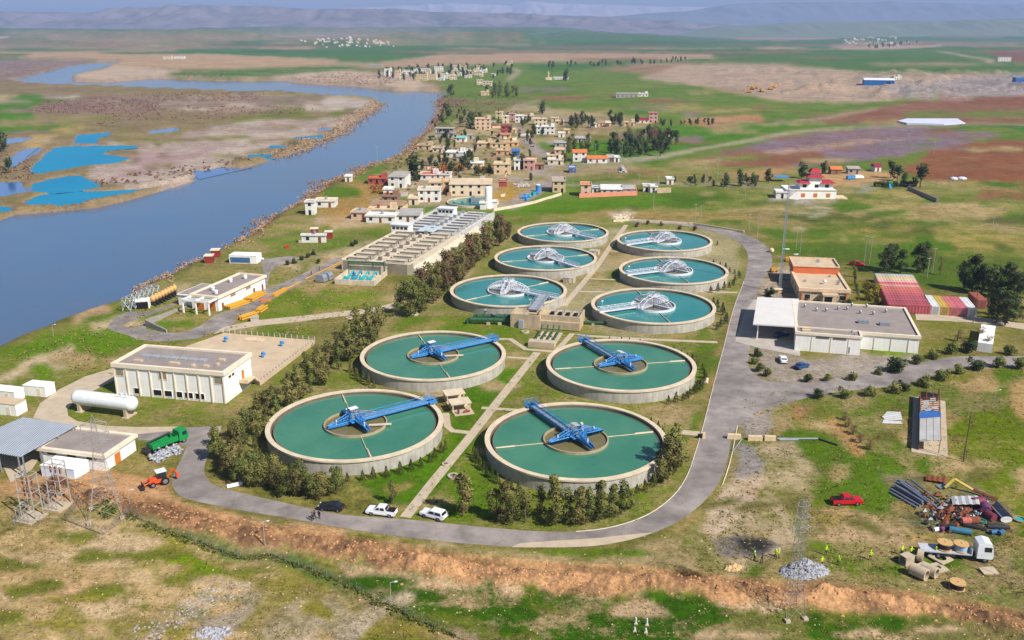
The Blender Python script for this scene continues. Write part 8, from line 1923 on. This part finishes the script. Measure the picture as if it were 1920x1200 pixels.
p = at(1461, 548); e = root('radio_mast', 'very tall thin lattice radio mast beside the ring road', 'mast', p); m = MB(); lattice(m, .42, .36, 0, 34, 34, .07, legs=3); m.build('mast', M_GREY, e); m = MB(); m.box(-.7, .7, -.7, .7, -.2, .4); m.build('footing', M_CONC, e); m = MB(); m.bar((0, 0, 34), (0, 0, 36.5), .06); m.build('antenna', M_STEEL, e)
def gantry(u, v, rz, lab):
 p = at(u, v); e = root('switch_gantry', lab, 'switchgear', p, rz); m = MB(); h = 8.2
 for x in (-1.5, 1.5):
  for y in (-.9, .9): m.bar((x, y, 0), (x * .9, y, h), .18)
 for z in (2.6, 5, h - .9, h):
  for y in (-.9, .9): m.bar((-1.5, y, z), (1.5, y, z), .12)
  for x in (-1.45, 1.45): m.bar((x, -.9, z), (x, .9, z), .12)
 m.build('frame', M_STEEL, e)
 for k in range(3): m = MB(); x = -1 + k; m.tube((x, 0, h - .9), (x, 0, h - 2.1), .16, 8); m.tube((x, 0, 5), (x, 0, 3.8), .14, 8); m.bar((x, 0, h - 2), (x, 0, 5), .05); m.build('insulator', M_RUST, e)
 for k in range(4): m = MB(); m.box(-1.38 + k * .85, -1.3 + k * .85, -2.2, -2.1, 0, 2.4); m.bar((-1.34 + k * .85, -2.15, 2.3), (-1.34 + k * .85, -.9, 2.7), .05); m.build('bracket', M_STEEL, e)
 m = MB(); m.box(-2, 2, -2.5, 1.4, -.2, .15); m.build('base_slab', M_CONC, e)
gantry(62, 968, R(-18), 'steel switch gantry with insulators at the left edge, nearer of two'); gantry(114, 945, R(-18), 'steel switch gantry with insulators between the first gantry and the pylon')
def fence(pts, h, lab, step=2.8, mat=M_GREY, name='wire_fence'):
 P = [at(u, v) for u, v in pts]; e = root(name, lab, 'fence', P[0]); o = P[0]; W_ = MB(); n = 0
 for A, B in zip(P[:-1], P[1:]):
  k = max(1, int((B - A).length / step))
  for i in range(k):
   a, b_ = A.lerp(B, i / k), A.lerp(B, (i + 1) / k); a.z = ht(a.x, a.y); b_.z = ht(b_.x, b_.y)
   if n < 98: m = MB(); m.tube((0, 0, -.2), (0, 0, h), .045, 5); m.build('fence_post', mat, e, loc=a - o)
   n += 1
   for z in (.1, .4, .7, 1.0, 1.3, h): W_.tube(a - o + Vector((0, 0, z)), b_ - o + Vector((0, 0, z)), .014, 3, cap=False)
   for q in range(9):
    t = a.lerp(b_, (q + .5) / 9) - o; W_.tube(t + Vector((0, 0, .05)), t + Vector((0, 0, h)), .012, 3, cap=False)
 W_.build('mesh_wire', pm('fence_wire', rgb(96, 98, 92), .7, .1), e)
fence([(123, 977), (193, 1004), (240, 966), (333, 1004), (447, 1048), (510, 1044), (640, 1094), (730, 1140), (856, 1196), (960, 1240)], 1.6, 'grey wire mesh fence running diagonally across the near left foreground')
fence([(28, 986), (48, 950), (95, 925), (150, 940), (123, 977), (28, 986)], 1.5, 'wire fence round the two switch gantries')
# weeds along the fence foot
stuff_cards('fence_weeds', 'rank weeds along the foot of the diagonal fence', LM_GRS2, clumps([(240, 968), (333, 1005), (447, 1048), (510, 1044), (640, 1094), (730, 1140), (856, 1196)], 240, .35, .7, 26, 14), .28, 15)
stuff_cards('pylon_weeds', 'green nettles under the near left pylon', LM_GRS2, patch([(165, 955), (200, 935), (240, 950), (205, 975)], 40, .7, 40, 16), .3, 17)
def pole(u, v, h, lab, kind='wood', grp='power poles'):
 p = at(u, v); e = root('power_pole' if kind != 'lamp' else 'lamp_post', lab, 'pole' if kind != 'lamp' else 'lamp post', p, .3, grp); mt = pm('pole_grey', rgb(168, 162, 154), .8, .1) if kind != 'dark' else M_BARK
 m = MB(); m.tube((0, 0, -.3), (0, 0, h), .06 if kind in ('lamp', 'stub') else .13, 7, .045 if kind in ('lamp', 'stub') else .08); m.build('shaft', mt, e)
 if kind == 'lamp': m = MB(); m.bar((0, 0, h), (.6, -.22, h + .25), .04); m.cbox((.8, -.3, h + .25), (.45, .2, .12)); m.build('lamp_head', M_WHITE, e)
 elif kind != 'stub':
  m = MB(); m.bar((-.9, 0, h - .5), (.9, 0, h - .5), .1)
  for x in (-.8, 0, .8): m.tube((x, 0, h - .5), (x, 0, h - .15), .05, 5)
  m.build('cross_arm', mt, e)
POLES = [(1303, 421, 9, 'left pole of the pair behind the far road bend'), (1313, 424, 9, 'right pole of the pair behind the far road bend'), (1404, 432, 7, 'thin pole on the grass inside the meadow edge'), (1419, 453, 9, 'pole on the meadow left of the radio mast'), (1492, 468, 9, 'left pole of the pair right of the radio mast'), (1500, 474, 9.5, 'right pole of the pair right of the radio mast'), (1620, 492, 10, 'left pole of the pair beside the dark eucalyptus'), (1630, 494, 10, 'right pole of the pair beside the dark eucalyptus'), (1738, 520, 7, 'left pole beside the half bare tree'), (1748, 512, 9, 'right pole beside the half bare tree'), (1755, 381, 10, 'pole beside the dark stone wall'), (1397, 372, 8, 'pole in the grass left of the white garage'), (1225, 392, 9, 'pole in the green strip right of the salmon compound'), (1142, 334, 12, 'tall pole beside the rubble cone'), (1197, 358, 9, 'pole at the right end of the salmon compound'), (1234, 358, 8, 'pole between the white cabins and the beige wall'), (1093, 325, 8, 'pole on the green below the village'), (1110, 326, 8, 'second pole on the green below the village'), (1182, 320, 7, 'pole right of the rubble cone'), (1074, 345, 8, 'pole left of the salmon compound'), (1166, 298, 11, 'pole in front of the dark wood'), (1116, 296, 9, 'pole at the left edge of the dark wood'), (796, 398, 12, 'dark pole between the old works and the filter block'), (708, 312, 12, 'thin pole standing at the water edge by the bend'), (1634, 284, 12, 'pole beside the track across the brown fields'), (1660, 292, 12, 'second pole in the brown fields'), (1750, 292, 9, 'pole in the red brown field'), (1700, 290, 14, 'lattice like pole in the purple field'), (1322, 345, 9, 'pole left of the hedge trees'), (1345, 335, 9, 'pole among the hedge trees'), (1860, 432, 6, 'short dark pole on the right meadow')]
for u, v, h, lab in POLES: pole(u, v, h, 'grey power ' + lab if lab.startswith('pole') else lab.replace('pole', 'grey power pole', 1))
pole(1824, 606, 10, 'dark wooden power pole in front of the coloured containers', 'dark'); pole(1806, 866, 10.5, 'dark wooden pole right of the corrugated shed', 'dark'); pole(1862, 764, 4, 'lamp post with white head on the right slope', 'lamp', None); pole(1905, 600, 5, 'lamp post with white head under the dark trees', 'lamp', None); pole(497, 1024, 4.4, 'lamp post standing on the spoil bank near the fence', 'lamp', None); pole(733, 1128, 3.2, 'short lamp post in the foreground weeds', 'lamp', None); pole(101, 632, 3.4, 'thin lamp post at the river edge on the left', 'lamp', None); pole(243, 945, 2.6, 'short white post lamp at the left end of the spoil bank', 'lamp', None); pole(1888, 1085, 4.5, 'thin leaning pole among weeds at the right edge', 'stub', None)
for i, (u, v) in enumerate(((1192, 1170), (1213, 1172), (1190, 1184), (1211, 1186))):
 p = at(u, v); e = root('pipe_stub', 'short white pipe stub, one of four set in a square in the foreground weeds', 'pipe stub', p, 0, 'white pipe stubs in the foreground'); m = MB(); m.tube((0, 0, -.1), (0, 0, 1.1 if i < 2 else .7), .11, 8); m.build('pipe', M_WHITE, e); m = MB(); m.cbox((0, 0, .05), (.5, .5, .2)); m.build('base', M_CONC, e)
# wires of the right pylon
P0 = at(1485, 1152)
for k in range(3):
 m = MB(); z = 19.5 * (.72 + .09 * k)
 for s in (-1, 1):
  A = P0 + Vector((s * 1.1, 0, z - .9)); B = at(2500, 1100) + Vector((s * 1.1, 0, z + 1)); C_ = at(1060, 1700) if False else P0 + Vector((-60 + s * 2.2, -60, z))
  pts = [A.lerp(B, t / 12) - Vector((0, 0, 7 * (t / 12) * (1 - t / 12))) for t in range(13)]
  for a, b_ in zip(pts[:-1], pts[1:]): m.tube(a, b_, .009, 4, cap=False)
 tag(m.build('power_line', M_DARK), ['lowest pair of power wires', 'middle pair of power wires', 'topmost pair of power wires'][k] + ' running right from the slim near right pylon', 'power line')
# ------------------------------------------------------------------ pipes, concrete, scrap
def pipe_pile(a, b_, n, r, mat, lab, name='pipe_stack', grp=None, layers=2):
 A, B = at(*a), at(*b_); d = (B - A); L = d.length; e = root(name, lab, 'pipes', A, math.atan2(d.y, d.x), grp); k = 0; rr = random.Random(n)
 for ly in range(layers):
  for i in range(n - ly):
   m = MB(); y = (i - (n - ly) / 2) * r * 2.1; j = rr.uniform(-.3, .3); m.tube((j, y + rr.uniform(-.05, .05), r + ly * r * 1.8), (L + j + rr.uniform(-.3, .3), y + rr.uniform(-.15, .15), r + ly * r * 1.8), r, 8); m.build('pipe', mat, e)
pipe_pile((424, 580), (460, 568), 5, .3, M_YEL, 'yellow pipes piled along the pump house wall, nearer pile', grp='yellow pipe stacks'); pipe_pile((463, 566), (489, 552), 5, .34, M_YEL, 'yellow pipes piled along the pump house wall, farther pile', grp='yellow pipe stacks'); pipe_pile((448, 600), (478, 590), 4, .3, M_YEL, 'yellow pipes on the grass verge across the road from the pump house', grp='yellow pipe stacks'); pipe_pile((481, 587), (494, 578), 4, .3, M_YEL, 'short stack of yellow pipes further up the verge', grp='yellow pipe stacks'); pipe_pile((510, 557), (534, 544), 3, .26, M_YEL, 'small stack of yellow pipes at the bend of the verge', grp='yellow pipe stacks')
pipe_pile((536, 543), (560, 530), 1, .24, M_YEL, 'single long yellow pipe lying by the river service road', layers=1); pipe_pile((572, 524), (640, 491), 1, .2, M_YEL, 'longest yellow pipe running up to the filter block', layers=1)
p = at(498, 565); e = root('orange_trough', 'orange brown trough lying on the verge', 'trough', p, .4); m = MB(); m.box(-1.6, 1.6, -.5, .5, 0, .6); m.box(-1.2, 1.2, -.3, .3, .6, .75); m.build('body', M_ORANGE, e)
p = at(478, 602); e = root('concrete_block', 'grey concrete block at the end of the yellow pipes', 'block', p, .2); m = MB(); m.box(-1.1, 1.1, -.9, .9, 0, 1.2); m.box(-1.2, 1.2, -1, 1, 1.2, 1.35); m.build('block', M_CONCG, e)
PIPES = [(1668, 924, 1718, 953), (1671, 919, 1724, 950), (1674, 914, 1730, 947), (1677, 911, 1736, 943), (1681, 906, 1742, 941), (1684, 902, 1748, 944), (1690, 904, 1754, 950), (1695, 907, 1760, 957), (1700, 906, 1764, 961), (1679, 917, 1728, 946), (1687, 911, 1740, 949), (1707, 905, 1762, 949)]
for i, (a, b_, c2, d2) in enumerate(PIPES):
 A, B = at(a, b_), at(c2, d2); m = MB(); z = .22 + (.45 if i >= 9 else 0); m.tube(A + Vector((0, 0, z)), B + Vector((0, 0, z)), .2, 10); m.tube(B + Vector((0, 0, z)), B + (B - A).normalized() * .1 + Vector((0, 0, z)), .24, 10)
 tag(m.build('steel_pipe', pm('pipe_slate', rgb(120, 124, 140), .5, .12)), 'long slate grey steel pipe in the pipe pile of the scrap yard', 'pipe', 'steel pipes in the scrap yard')
def conc_ring(u, v, r, L, lab, rz, lying=True):
 p = at(u, v); e = root('concrete_pipe', lab, 'concrete pipe', p, rz); m = MB(); m.lathe([(r, 0), (r, L), (r * .74, L), (r * .74, 0)], 24, closed=True)
 if lying: m.v = [(z - L / 2, y, x + r) for x, y, z in m.v]
 m.build('ring', M_CONC, e)
conc_ring(1722, 1082, .95, 2.4, 'concrete pipe section lying nearest the trench', R(-50)); conc_ring(1741, 1078, .9, 2.4, 'concrete pipe section lying right of another one', R(-50)); conc_ring(1724, 1052, 1.0, .9, 'short pale concrete ring standing on edge', R(-30))
p = at(1699, 1056); e = root('concrete_box', 'square pale concrete box section beside the ring', 'concrete box', p, R(25)); m = MB(); m.box(-.9, .9, -.7, -.55, 0, 1.5); m.box(-.9, .9, .55, .7, 0, 1.5); m.box(-.9, .9, -.55, .55, 0, .15); m.box(-.9, .9, -.55, .55, 1.35, 1.5); m.build('box', M_CONC, e)
def holed_slab(u, v, s_, r, rz, z, lab):
 p = at(u, v); e = root('holed_slab', lab, 'slab', p, rz); n = 24; m = MB(); O = []; I = []
 for k in range(n):
  a = 2 * math.pi * k / n; c_, q = math.cos(a), math.sin(a); f = s_ / max(abs(c_), abs(q)); O.append((c_ * f, q * f)); I.append((c_ * r, q * r))
 for z0 in (z, z + .22): m.add([(x, y, z0) for x, y in O + I], [(k, (k + 1) % n, n + (k + 1) % n, n + k) for k in range(n)])
 m.add([(x, y, z) for x, y in O] + [(x, y, z + .22) for x, y in O], [(k, (k + 1) % n, n + (k + 1) % n, n + k) for k in range(n)]); m.add([(x, y, z) for x, y in I] + [(x, y, z + .22) for x, y in I], [(k, (k + 1) % n, n + (k + 1) % n, n + k) for k in range(n)])
 m.build('slab', M_CONC, e)
holed_slab(1763, 1050, 1.35, .85, R(30), .25, 'square cover slab with a wide round hole beside the flatbed'); holed_slab(1758, 1066, 1.15, .5, R(20), .05, 'square cover slab with a smaller hole near the concrete pipes')
for u, v, sx, sy, rz, lab in ((1728, 1062, 1.9, .9, .5, 'flat concrete slab leaning between the concrete pipes'), (1853, 1073, 2.4, 1.6, .1, 'flat grey slab lying on the grass right of the cable drum')):
 p = at(u, v); m = MB(); m.cbox((0, 0, .25), (sx, sy, .25), rz, .12); m.cbox((.2, .1, .05), (sx * .7, sy * .6, .12), rz); tag(m.build('flat_slab', M_CONC, None, False, p), lab, 'slab')
for u0, u1, v, lab in ((1363, 1389, 822, 'concrete barrier block at the road edge, leftmost of three'), (1402, 1429, 825, 'concrete barrier block in the middle of three'), (1433, 1454, 825, 'concrete barrier block at the right of three')):
 A, B = at(u0, v), at(u1, v + 1); e = root('barrier_block', lab, 'barrier', A, math.atan2((B - A).y, (B - A).x)); L = (B - A).length; m = MB(); m.profile([(0, 0), (L, 0), (L, .9), (L - .05, 1.0), (.05, 1.0), (0, .9)], -.4, .4); m.build('block', M_CREAM, e)
A, B = at(1457, 824), at(1533, 824); m = MB(); m.tube(A + Vector((0, 0, .2)), B + Vector((0, 0, .2)), .2, 8); m.tube(A + Vector((.3, -.6, .2)), A.lerp(B, .5) + Vector((0, -.6, .2)), .18, 8); tag(m.build('fallen_pipe', M_GREY), 'long pale grey pipe lying beside the barrier blocks', 'pipe')
A, B = at(1537, 825), at(1570, 836); m = MB(); m.tube(A + Vector((0, 0, .2)), B + Vector((0, 0, .2)), .18, 8); m.tube(A, A + Vector((0, 0, .4)), .2, 8); tag(m.build('fallen_pipe', M_DARK), 'dark pipe lying at the end of the pale one', 'pipe')
A, B = at(1374, 847), at(1391, 824); m = MB(); m.tube(A + Vector((0, 0, .15)), B + Vector((0, 0, .15)), .14, 8); m.tube(A, A + Vector((0, 0, .3)), .16, 8); tag(m.build('fallen_pole', M_GREY), 'grey pole lying beside the road kerb', 'pole')
p = at(1319, 822); e = root('gate_post', 'short concrete gate post on the inner edge of the ring road', 'post', p); m = MB(); m.box(-.3, .3, -.3, .3, -.2, 1.3); m.build('post', M_CREAM, e); m = MB(); m.box(-1.2, -.3, -.15, .15, .3, 1.0); m.build('stub_wall', M_BLACK, e)
p = at(1321, 718); m = MB(); m.ball((0, 0, .3), .9, 8, 5, .9); m.ball((.5, .2, .8), .5, 8, 5, 1); tag(m.build('white_rock', M_CREAM, None, True, p), 'pale rock at the road edge by the cypress arc', 'rock')
# scrap
def scrap_sheet(u, v, sx, sy, z, rz, tilt, mat, lab):
 p = at(u, v); m = MB(); n = 8
 vs = [(-sx / 2 + sx * i / n, y, z + .12 * (i % 2) + tilt * (i / n)) for y in (-sy / 2, sy / 2) for i in range(n + 1)]; m.add(vs, [(i, i + 1, n + 2 + i, n + 1 + i) for i in range(n)]); m.add([(x, y, q - .05) for x, y, q in vs], [(n + 1 + i, n + 2 + i, i + 1, i) for i in range(n)])
 tag(m.build('scrap_sheet', mat, None, False, p, rz), lab, 'scrap')
scrap_sheet(1808, 950, 4.2, 3.2, .8, R(-20), .9, pm('sheet_pale', rgb(196, 196, 196), .6, .1), 'big pale sheet leaning on the scrap heap'); scrap_sheet(1755, 902, 3.6, 2.2, .3, R(-25), .3, M_RUST, 'rust brown corrugated sheet at the back of the scrap yard'); scrap_sheet(1770, 914, 2.6, 1.4, .2, R(10), .2, M_GREY, 'grey sheet under the yellow digger arm')
p = at(1771, 918); e = root('digger_boom', 'bent yellow digger boom lying in the scrap yard', 'boom', p, R(-10)); m = MB(); m.bar((0, 0, .4), (1.6, .6, 2.0), .45); m.bar((1.6, .6, 2.0), (4.6, -.6, .7), .38); m.build('boom', pm('boom_yellow', rgb(206, 176, 84), .6, .12), e); m = MB(); m.bar((4.6, -.6, .7), (8.0, -3.2, .5), .4); m.build('stick', M_RUST, e)
A, B = at(1856, 948), at(1886, 980); d = B - A; e = root('steel_trough', 'long slate half round steel trough at the right of the scrap heap', 'trough', A, math.atan2(d.y, d.x)); m = MB(); n = 10; L = d.length
for s, fl in ((1.0, 1), (.92, -1)): m.add([(x, s * math.cos(math.pi * k / n), s * -math.sin(math.pi * k / n) + 1.05) for x in (0, L) for k in range(n + 1)], [((k, k + 1, n + 2 + k, n + 1 + k) if fl > 0 else (n + 1 + k, n + 2 + k, k + 1, k)) for k in range(n)])
m.build('trough', pm('pipe_slate', rgb(120, 124, 140), .5), e); m = MB(); m.lathe([(.01, 0), (1.0, .02)], 12); m.v = [(L + z, x, y * .6 + .6) for x, y, z in m.v]; m.build('end_plate', M_WHITE, e)
M_MAR = pm('maroon_drum', rgb(128, 58, 74), .6, .15, 1)
def barrel(u, v, r, L, mat, lab, rz, stand=False):
 p = at(u, v); e = root('barrel', lab, 'barrel', p, rz); m = MB(); m.lathe([(.01, 0), (r, 0), (r * 1.04, L * .33), (r, L * .36), (r * 1.04, L * .66), (r, L), (.01, L)], 16)
 if not stand: m.v = [(z - L / 2, y, x + r) for x, y, z in m.v]
 m.build('shell', mat, e)
for a in ((1832, 950, .9, 2.2, M_MAR, 'big maroon drum right of the pale sheet', .3), (1846, 962, .9, 2.0, pm('plum', rgb(110, 60, 96), .6), 'plum coloured drum at the end of the scrap heap', 1.2), (1856, 974, .7, 1.6, M_MAR, 'smaller maroon drum nearest the steel trough', 1.9), (1812, 982, .6, 2.0, pm('salmon_rust', rgb(190, 104, 88), .7, .15), 'salmon rusty drum lying at the front of the scrap heap', .1), (1826, 981, .6, 1.6, M_RUST, 'rust drum right of the salmon one', .2), (1863, 1001, .4, 1.3, pm('blue_drum', rgb(50, 104, 150), .5), 'blue drum on the grass, left of two', .2), (1876, 1002, .4, 1.2, pm('blue_drum', rgb(50, 104, 150), .5), 'blue drum on the grass, right of two', .6), (1800, 1000, .5, 3.4, pm('teal_pipe', rgb(60, 120, 150), .5), 'teal pipe piece with orange end behind the flatbed', -.35), (1755, 996, .35, 1.0, M_WHITE, 'white drum behind the flatbed, left of two', .3), (1765, 996, .4, 1.0, pm('plum', rgb(110, 60, 96), .6), 'plum drum behind the flatbed, right of two', .8)): barrel(*a)
for u, v, r, mat, lab in ((1840, 979, .75, pm('teal_ring', rgb(40, 130, 116), .5), 'teal green ring lying in the scrap heap'), (1911, 976, 1.1, pm('tan_tub', rgb(150, 130, 90), .7), 'round tub holding teal liquid at the right edge')):
 p = at(u, v); e = root('round_tub', lab, 'tub', p); m = MB(); m.lathe([(r, 0), (r * 1.05, .4), (r * .75, .4), (r * .7, .1)], 20); m.build('rim', mat, e); m = MB(); m.disc(r * .72, .2, 16); m.build('liquid', M_CYAN, e)
for i, (a, b_, c2, d2, lab) in enumerate(((1768, 990, 1806, 1000, 'dark half buried pipe at the front left of the scrap heap'), (1806, 986, 1850, 996, 'dark pipe in front of the salmon drum'), (1850, 990, 1892, 992, 'dark bent pipe below the steel trough'))):
 A, B = at(a, b_), at(c2, d2); m = MB(); m.tube(A + Vector((0, 0, .3)), B + Vector((0, 0, .3)), .38, 10); m.tube(A + Vector((.5, .8, .3)), B + Vector((-.5, .6, .3)), .3, 10); tag(m.build('scrap_pipe', M_DARK), lab, 'pipe')
rs = np.random.RandomState(31); SCR = []
for k in range(230):
 u, v = rs.normal(1795, 30), rs.normal(962, 13); p = at(u, v); SCR.append((p.x, p.y, p.z + abs(rs.normal(0, .35))))
clods(np.array(SCR[:90]), .75, 'scrap_heap', 'rust brown scrap pieces heaped in the scrap yard', M_RUST, 32); clods(np.array(SCR[90:170]), .6, 'scrap_heap', 'dark scrap pieces heaped in the scrap yard', M_DARK, 33); clods(np.array(SCR[170:]), .5, 'scrap_heap', 'pale scrap pieces heaped in the scrap yard', M_GREY, 34)
P = []
for k in range(900):
 a, r = rs.uniform(0, 6.28), rs.uniform(0, 1) ** .6; p = at(1507 + 44 * r * math.cos(a), 1072 + 15 * r * math.sin(a)); P.append((p.x, p.y, p.z + max(0, 1 - r) * 2.4 * rs.uniform(.3, 1)))
clods(np.array(P), .42, 'stone_heap', 'heap of pale grey broken stone by the slim pylon', pm('grey_stone', rgb(168, 168, 174), .9, .2, 2), 35)
P = []
for k in range(60): a, r = rs.uniform(0, 6.28), rs.uniform(0, 1) ** .5; p = at(1376 + 14 * r * math.cos(a), 1066 + 5 * r * math.sin(a)); P.append((p.x, p.y, p.z + (1 - r) * .7))
clods(np.array(P), .5, 'tan_heap', 'small heap of tan sand by the trench', pm('sand', rgb(222, 184, 134), .95), 36)
P = []
for k in range(700):
 u, v = rs.uniform(250, 470), rs.uniform(1090, 1230)
 if abs((u - 250) - (1200 - v) * 1.9) < 45: p = at(u, v); P.append((p.x, p.y, p.z + .02))
clods(np.array(P), .22, 'field_stones', 'pale stones strewn over the near left slope', pm('grey_stone', rgb(188, 188, 192), .9), 37)
P = []
for k in range(120): p = at(400 + rs.normal(0, 16), 1192 + rs.normal(0, 7)); P.append((p.x, p.y, p.z + .05))
clods(np.array(P), .4, 'rubble_heap', 'white rubble at the bottom edge', pm('grey_stone', rgb(188, 188, 192), .9), 38)
P = []
for k in range(500): p = at(rs.uniform(0, 1920), rs.uniform(1000, 1200)); P.append((p.x, p.y, p.z))
clods(np.array(P), .14, 'field_stones', 'small pale stones scattered over the foreground', M_CREAM, 39)
A = at(440, 912); e = root('curved_sheet', 'curved white panel lying on the verge of the ring road', 'panel', A, .5); m = MB(); m.add([(-1.4, -.3, .1), (1.4, -.3, .1), (1.5, .3, .5), (-1.3, .3, .5), (-1.4, -.3, .15), (1.4, -.3, .15), (1.5, .3, .55), (-1.3, .3, .55)], [(0, 3, 2, 1), (4, 5, 6, 7), (0, 1, 5, 4), (2, 3, 7, 6)]); m.build('shell', M_WHITE, e)
for i, (u, v, lab) in enumerate(((1450, 510, 'yellow machine on the verge below the radio mast'), (1476, 490, 'yellow frame machine left of the peach office'))):
 p = at(u, v); e = root('site_machine', lab, 'machine', p, .3 + i); m = MB(); m.profile([(-1.2, .3), (1.3, .3), (1.4, .9), (.6, 1.5), (-1.1, 1.4)], -.6, .6); m.build('body', M_YEL, e); m = MB(); m.bar((1.3, 0, 1.0), (3.0, .4, 1.6), .2); m.bar((3.0, .4, 1.6), (4.0, .6, .8), .16); m.build('arm', M_YEL, e)
 for x in (-.8, .9):
  for y in (-.7, .7): wheel_at(e, x, y, .35, .2)
for i, (u, v, mt, lab) in enumerate(((1446, 473, M_CREAM, 'pale round boulder on the verge by the radio mast'), (1474, 468, M_WHITE, 'long white panel lying on the meadow edge'), (1492, 478, M_WHITE, 'short white panel lying near the peach office'))):
 p = at(u, v); m = MB()
 if i == 0: m.ball((0, 0, .7), 1.0, 10, 6); m.ball((.6, .3, .5), .6, 8, 5)
 else: m.cbox((0, 0, .2), (3.4 - i, .8, .25), -.3); m.cbox((.6, .1, .35), (1.2, .6, .1), -.2)
 tag(m.build('boulder' if i == 0 else 'loose_sheet', mt, None, i == 0, p), lab, 'boulder' if i == 0 else 'panel')
# ------------------------------------------------------------------ far hills
def ridge(name, lab, u0, u1, prof, dist, depthy, col, col2, seed, foot=55):
 """a mountain range: crest heights read off the photo at a known distance, with slopes, spurs and gullies"""
 nx, ny = 420, 44; us_ = np.linspace(u0, u1, nx); pv = np.interp(us_, [p[0] for p in prof], [p[1] for p in prof])
 V = np.zeros((ny, nx, 3))
 for j in range(ny):
  t = j / (ny - 1); y = dist - depthy * (1 - t) * .6 if t < .7 else dist + depthy * (t - .7) * 2
  x = (us_ - 960) / FOC * dist / CP
  crest = CAMH + dist * (HORV - pv) / FOC
  s = sstep(0, .7, np.full(nx, t)) if t <= .7 else 1 - .6 * sstep(.7, 1, np.full(nx, t))
  n = fbm(x * 6 / dist + 3, np.full(nx, y) * 6 / dist, 6, seed) - .5; g = np.abs(fbm(x * 30 / dist + n * 2, np.full(nx, y) * 9 / dist, 5, seed + 5) - .5)
  z = -10 + (crest + 10) * s * (1 + .25 * n * (1 - abs(t - .7) * 1.2)) - crest * 1.3 * g * s * (1 if t < .66 else .25)
  V[j, :, 0] = x; V[j, :, 1] = y; V[j, :, 2] = z
 P = V.reshape(-1, 3); a = (np.arange(ny - 1)[:, None] * nx + np.arange(nx - 1)).ravel()
 me = bpy.data.meshes.new(name); me.from_pydata(P.tolist(), [], np.stack([a, a + 1, a + nx + 1, a + nx], 1).tolist())
 m = pm(name + '_ground', col, .95, col2=col2, scale=40 / dist * .9, spec=.05); me.materials.append(m)
 me.polygons.foreach_set('use_smooth', [True] * len(me.polygons)); me.update()
 tag(put(name, me), lab, None, None, 'structure')
ridge('mesa_hills', 'low eroded mesa hills beyond the river', -300, 900, [(-300, 62), (0, 64), (200, 60), (420, 62), (600, 64), (760, 68), (900, 74)], 5600, 1500, rgb(168, 142, 130), rgb(92, 94, 84), 3)
ridge('long_ridge', 'long plateau ridge on the left horizon', -500, 1420, [(-500, 40), (0, 32), (150, 25), (280, 26), (330, 21), (420, 17), (560, 17), (640, 21), (760, 22), (900, 24), (1000, 28), (1150, 34), (1300, 46), (1420, 62)], 9500, 3600, rgb(140, 126, 132), rgb(78, 86, 90), 7)
ridge('right_mountain', 'blue mountain range on the right horizon', 900, 2600, [(900, 54), (1000, 46), (1150, 30), (1250, 24), (1320, 13), (1420, 11), (1560, 10), (1700, 14), (1800, 13), (1920, 8), (2200, 10), (2600, 20)], 17000, 6000, rgb(116, 118, 128), rgb(96, 104, 100), 11)
ridge('right_foothill', 'low green foothill under the right mountains', 1200, 2600, [(1200, 66), (1300, 50), (1420, 44), (1560, 42), (1700, 37), (1840, 34), (2000, 33), (2600, 36)], 8200, 2600, rgb(96, 116, 88), rgb(120, 118, 96), 13)
ridge('snow_range', 'distant snowy mountain range in the middle of the horizon', 500, 1500, [(500, 26), (640, 21), (760, 15), (820, 12), (900, 13), (960, 15), (1000, 9), (1060, 14), (1160, 17), (1300, 18), (1500, 24)], 25000, 6000, rgb(226, 206, 206), rgb(190, 180, 196), 17)
# ------------------------------------------------------------------ air
def haze():
 b = MB(); b.box(-26000, 26000, -600, 46000, -9, 720)
 m = bpy.data.materials.new('haze_air'); m.use_nodes = True; nt = m.node_tree
 nt.nodes.remove(nt.nodes['Principled BSDF'])
 v = nt.nodes.new('ShaderNodeVolumePrincipled'); v.inputs['Color'].default_value = (0.46, 0.62, 1.0, 1); v.inputs['Density'].default_value = 9.5e-5
 v.inputs['Anisotropy'].default_value = 0.0
 nt.links.new(v.outputs[0], nt.nodes['Material Output'].inputs['Volume'])
 tag(b.build('haze', m), 'thin bluish haze over the whole valley', None, None, 'stuff')
haze()
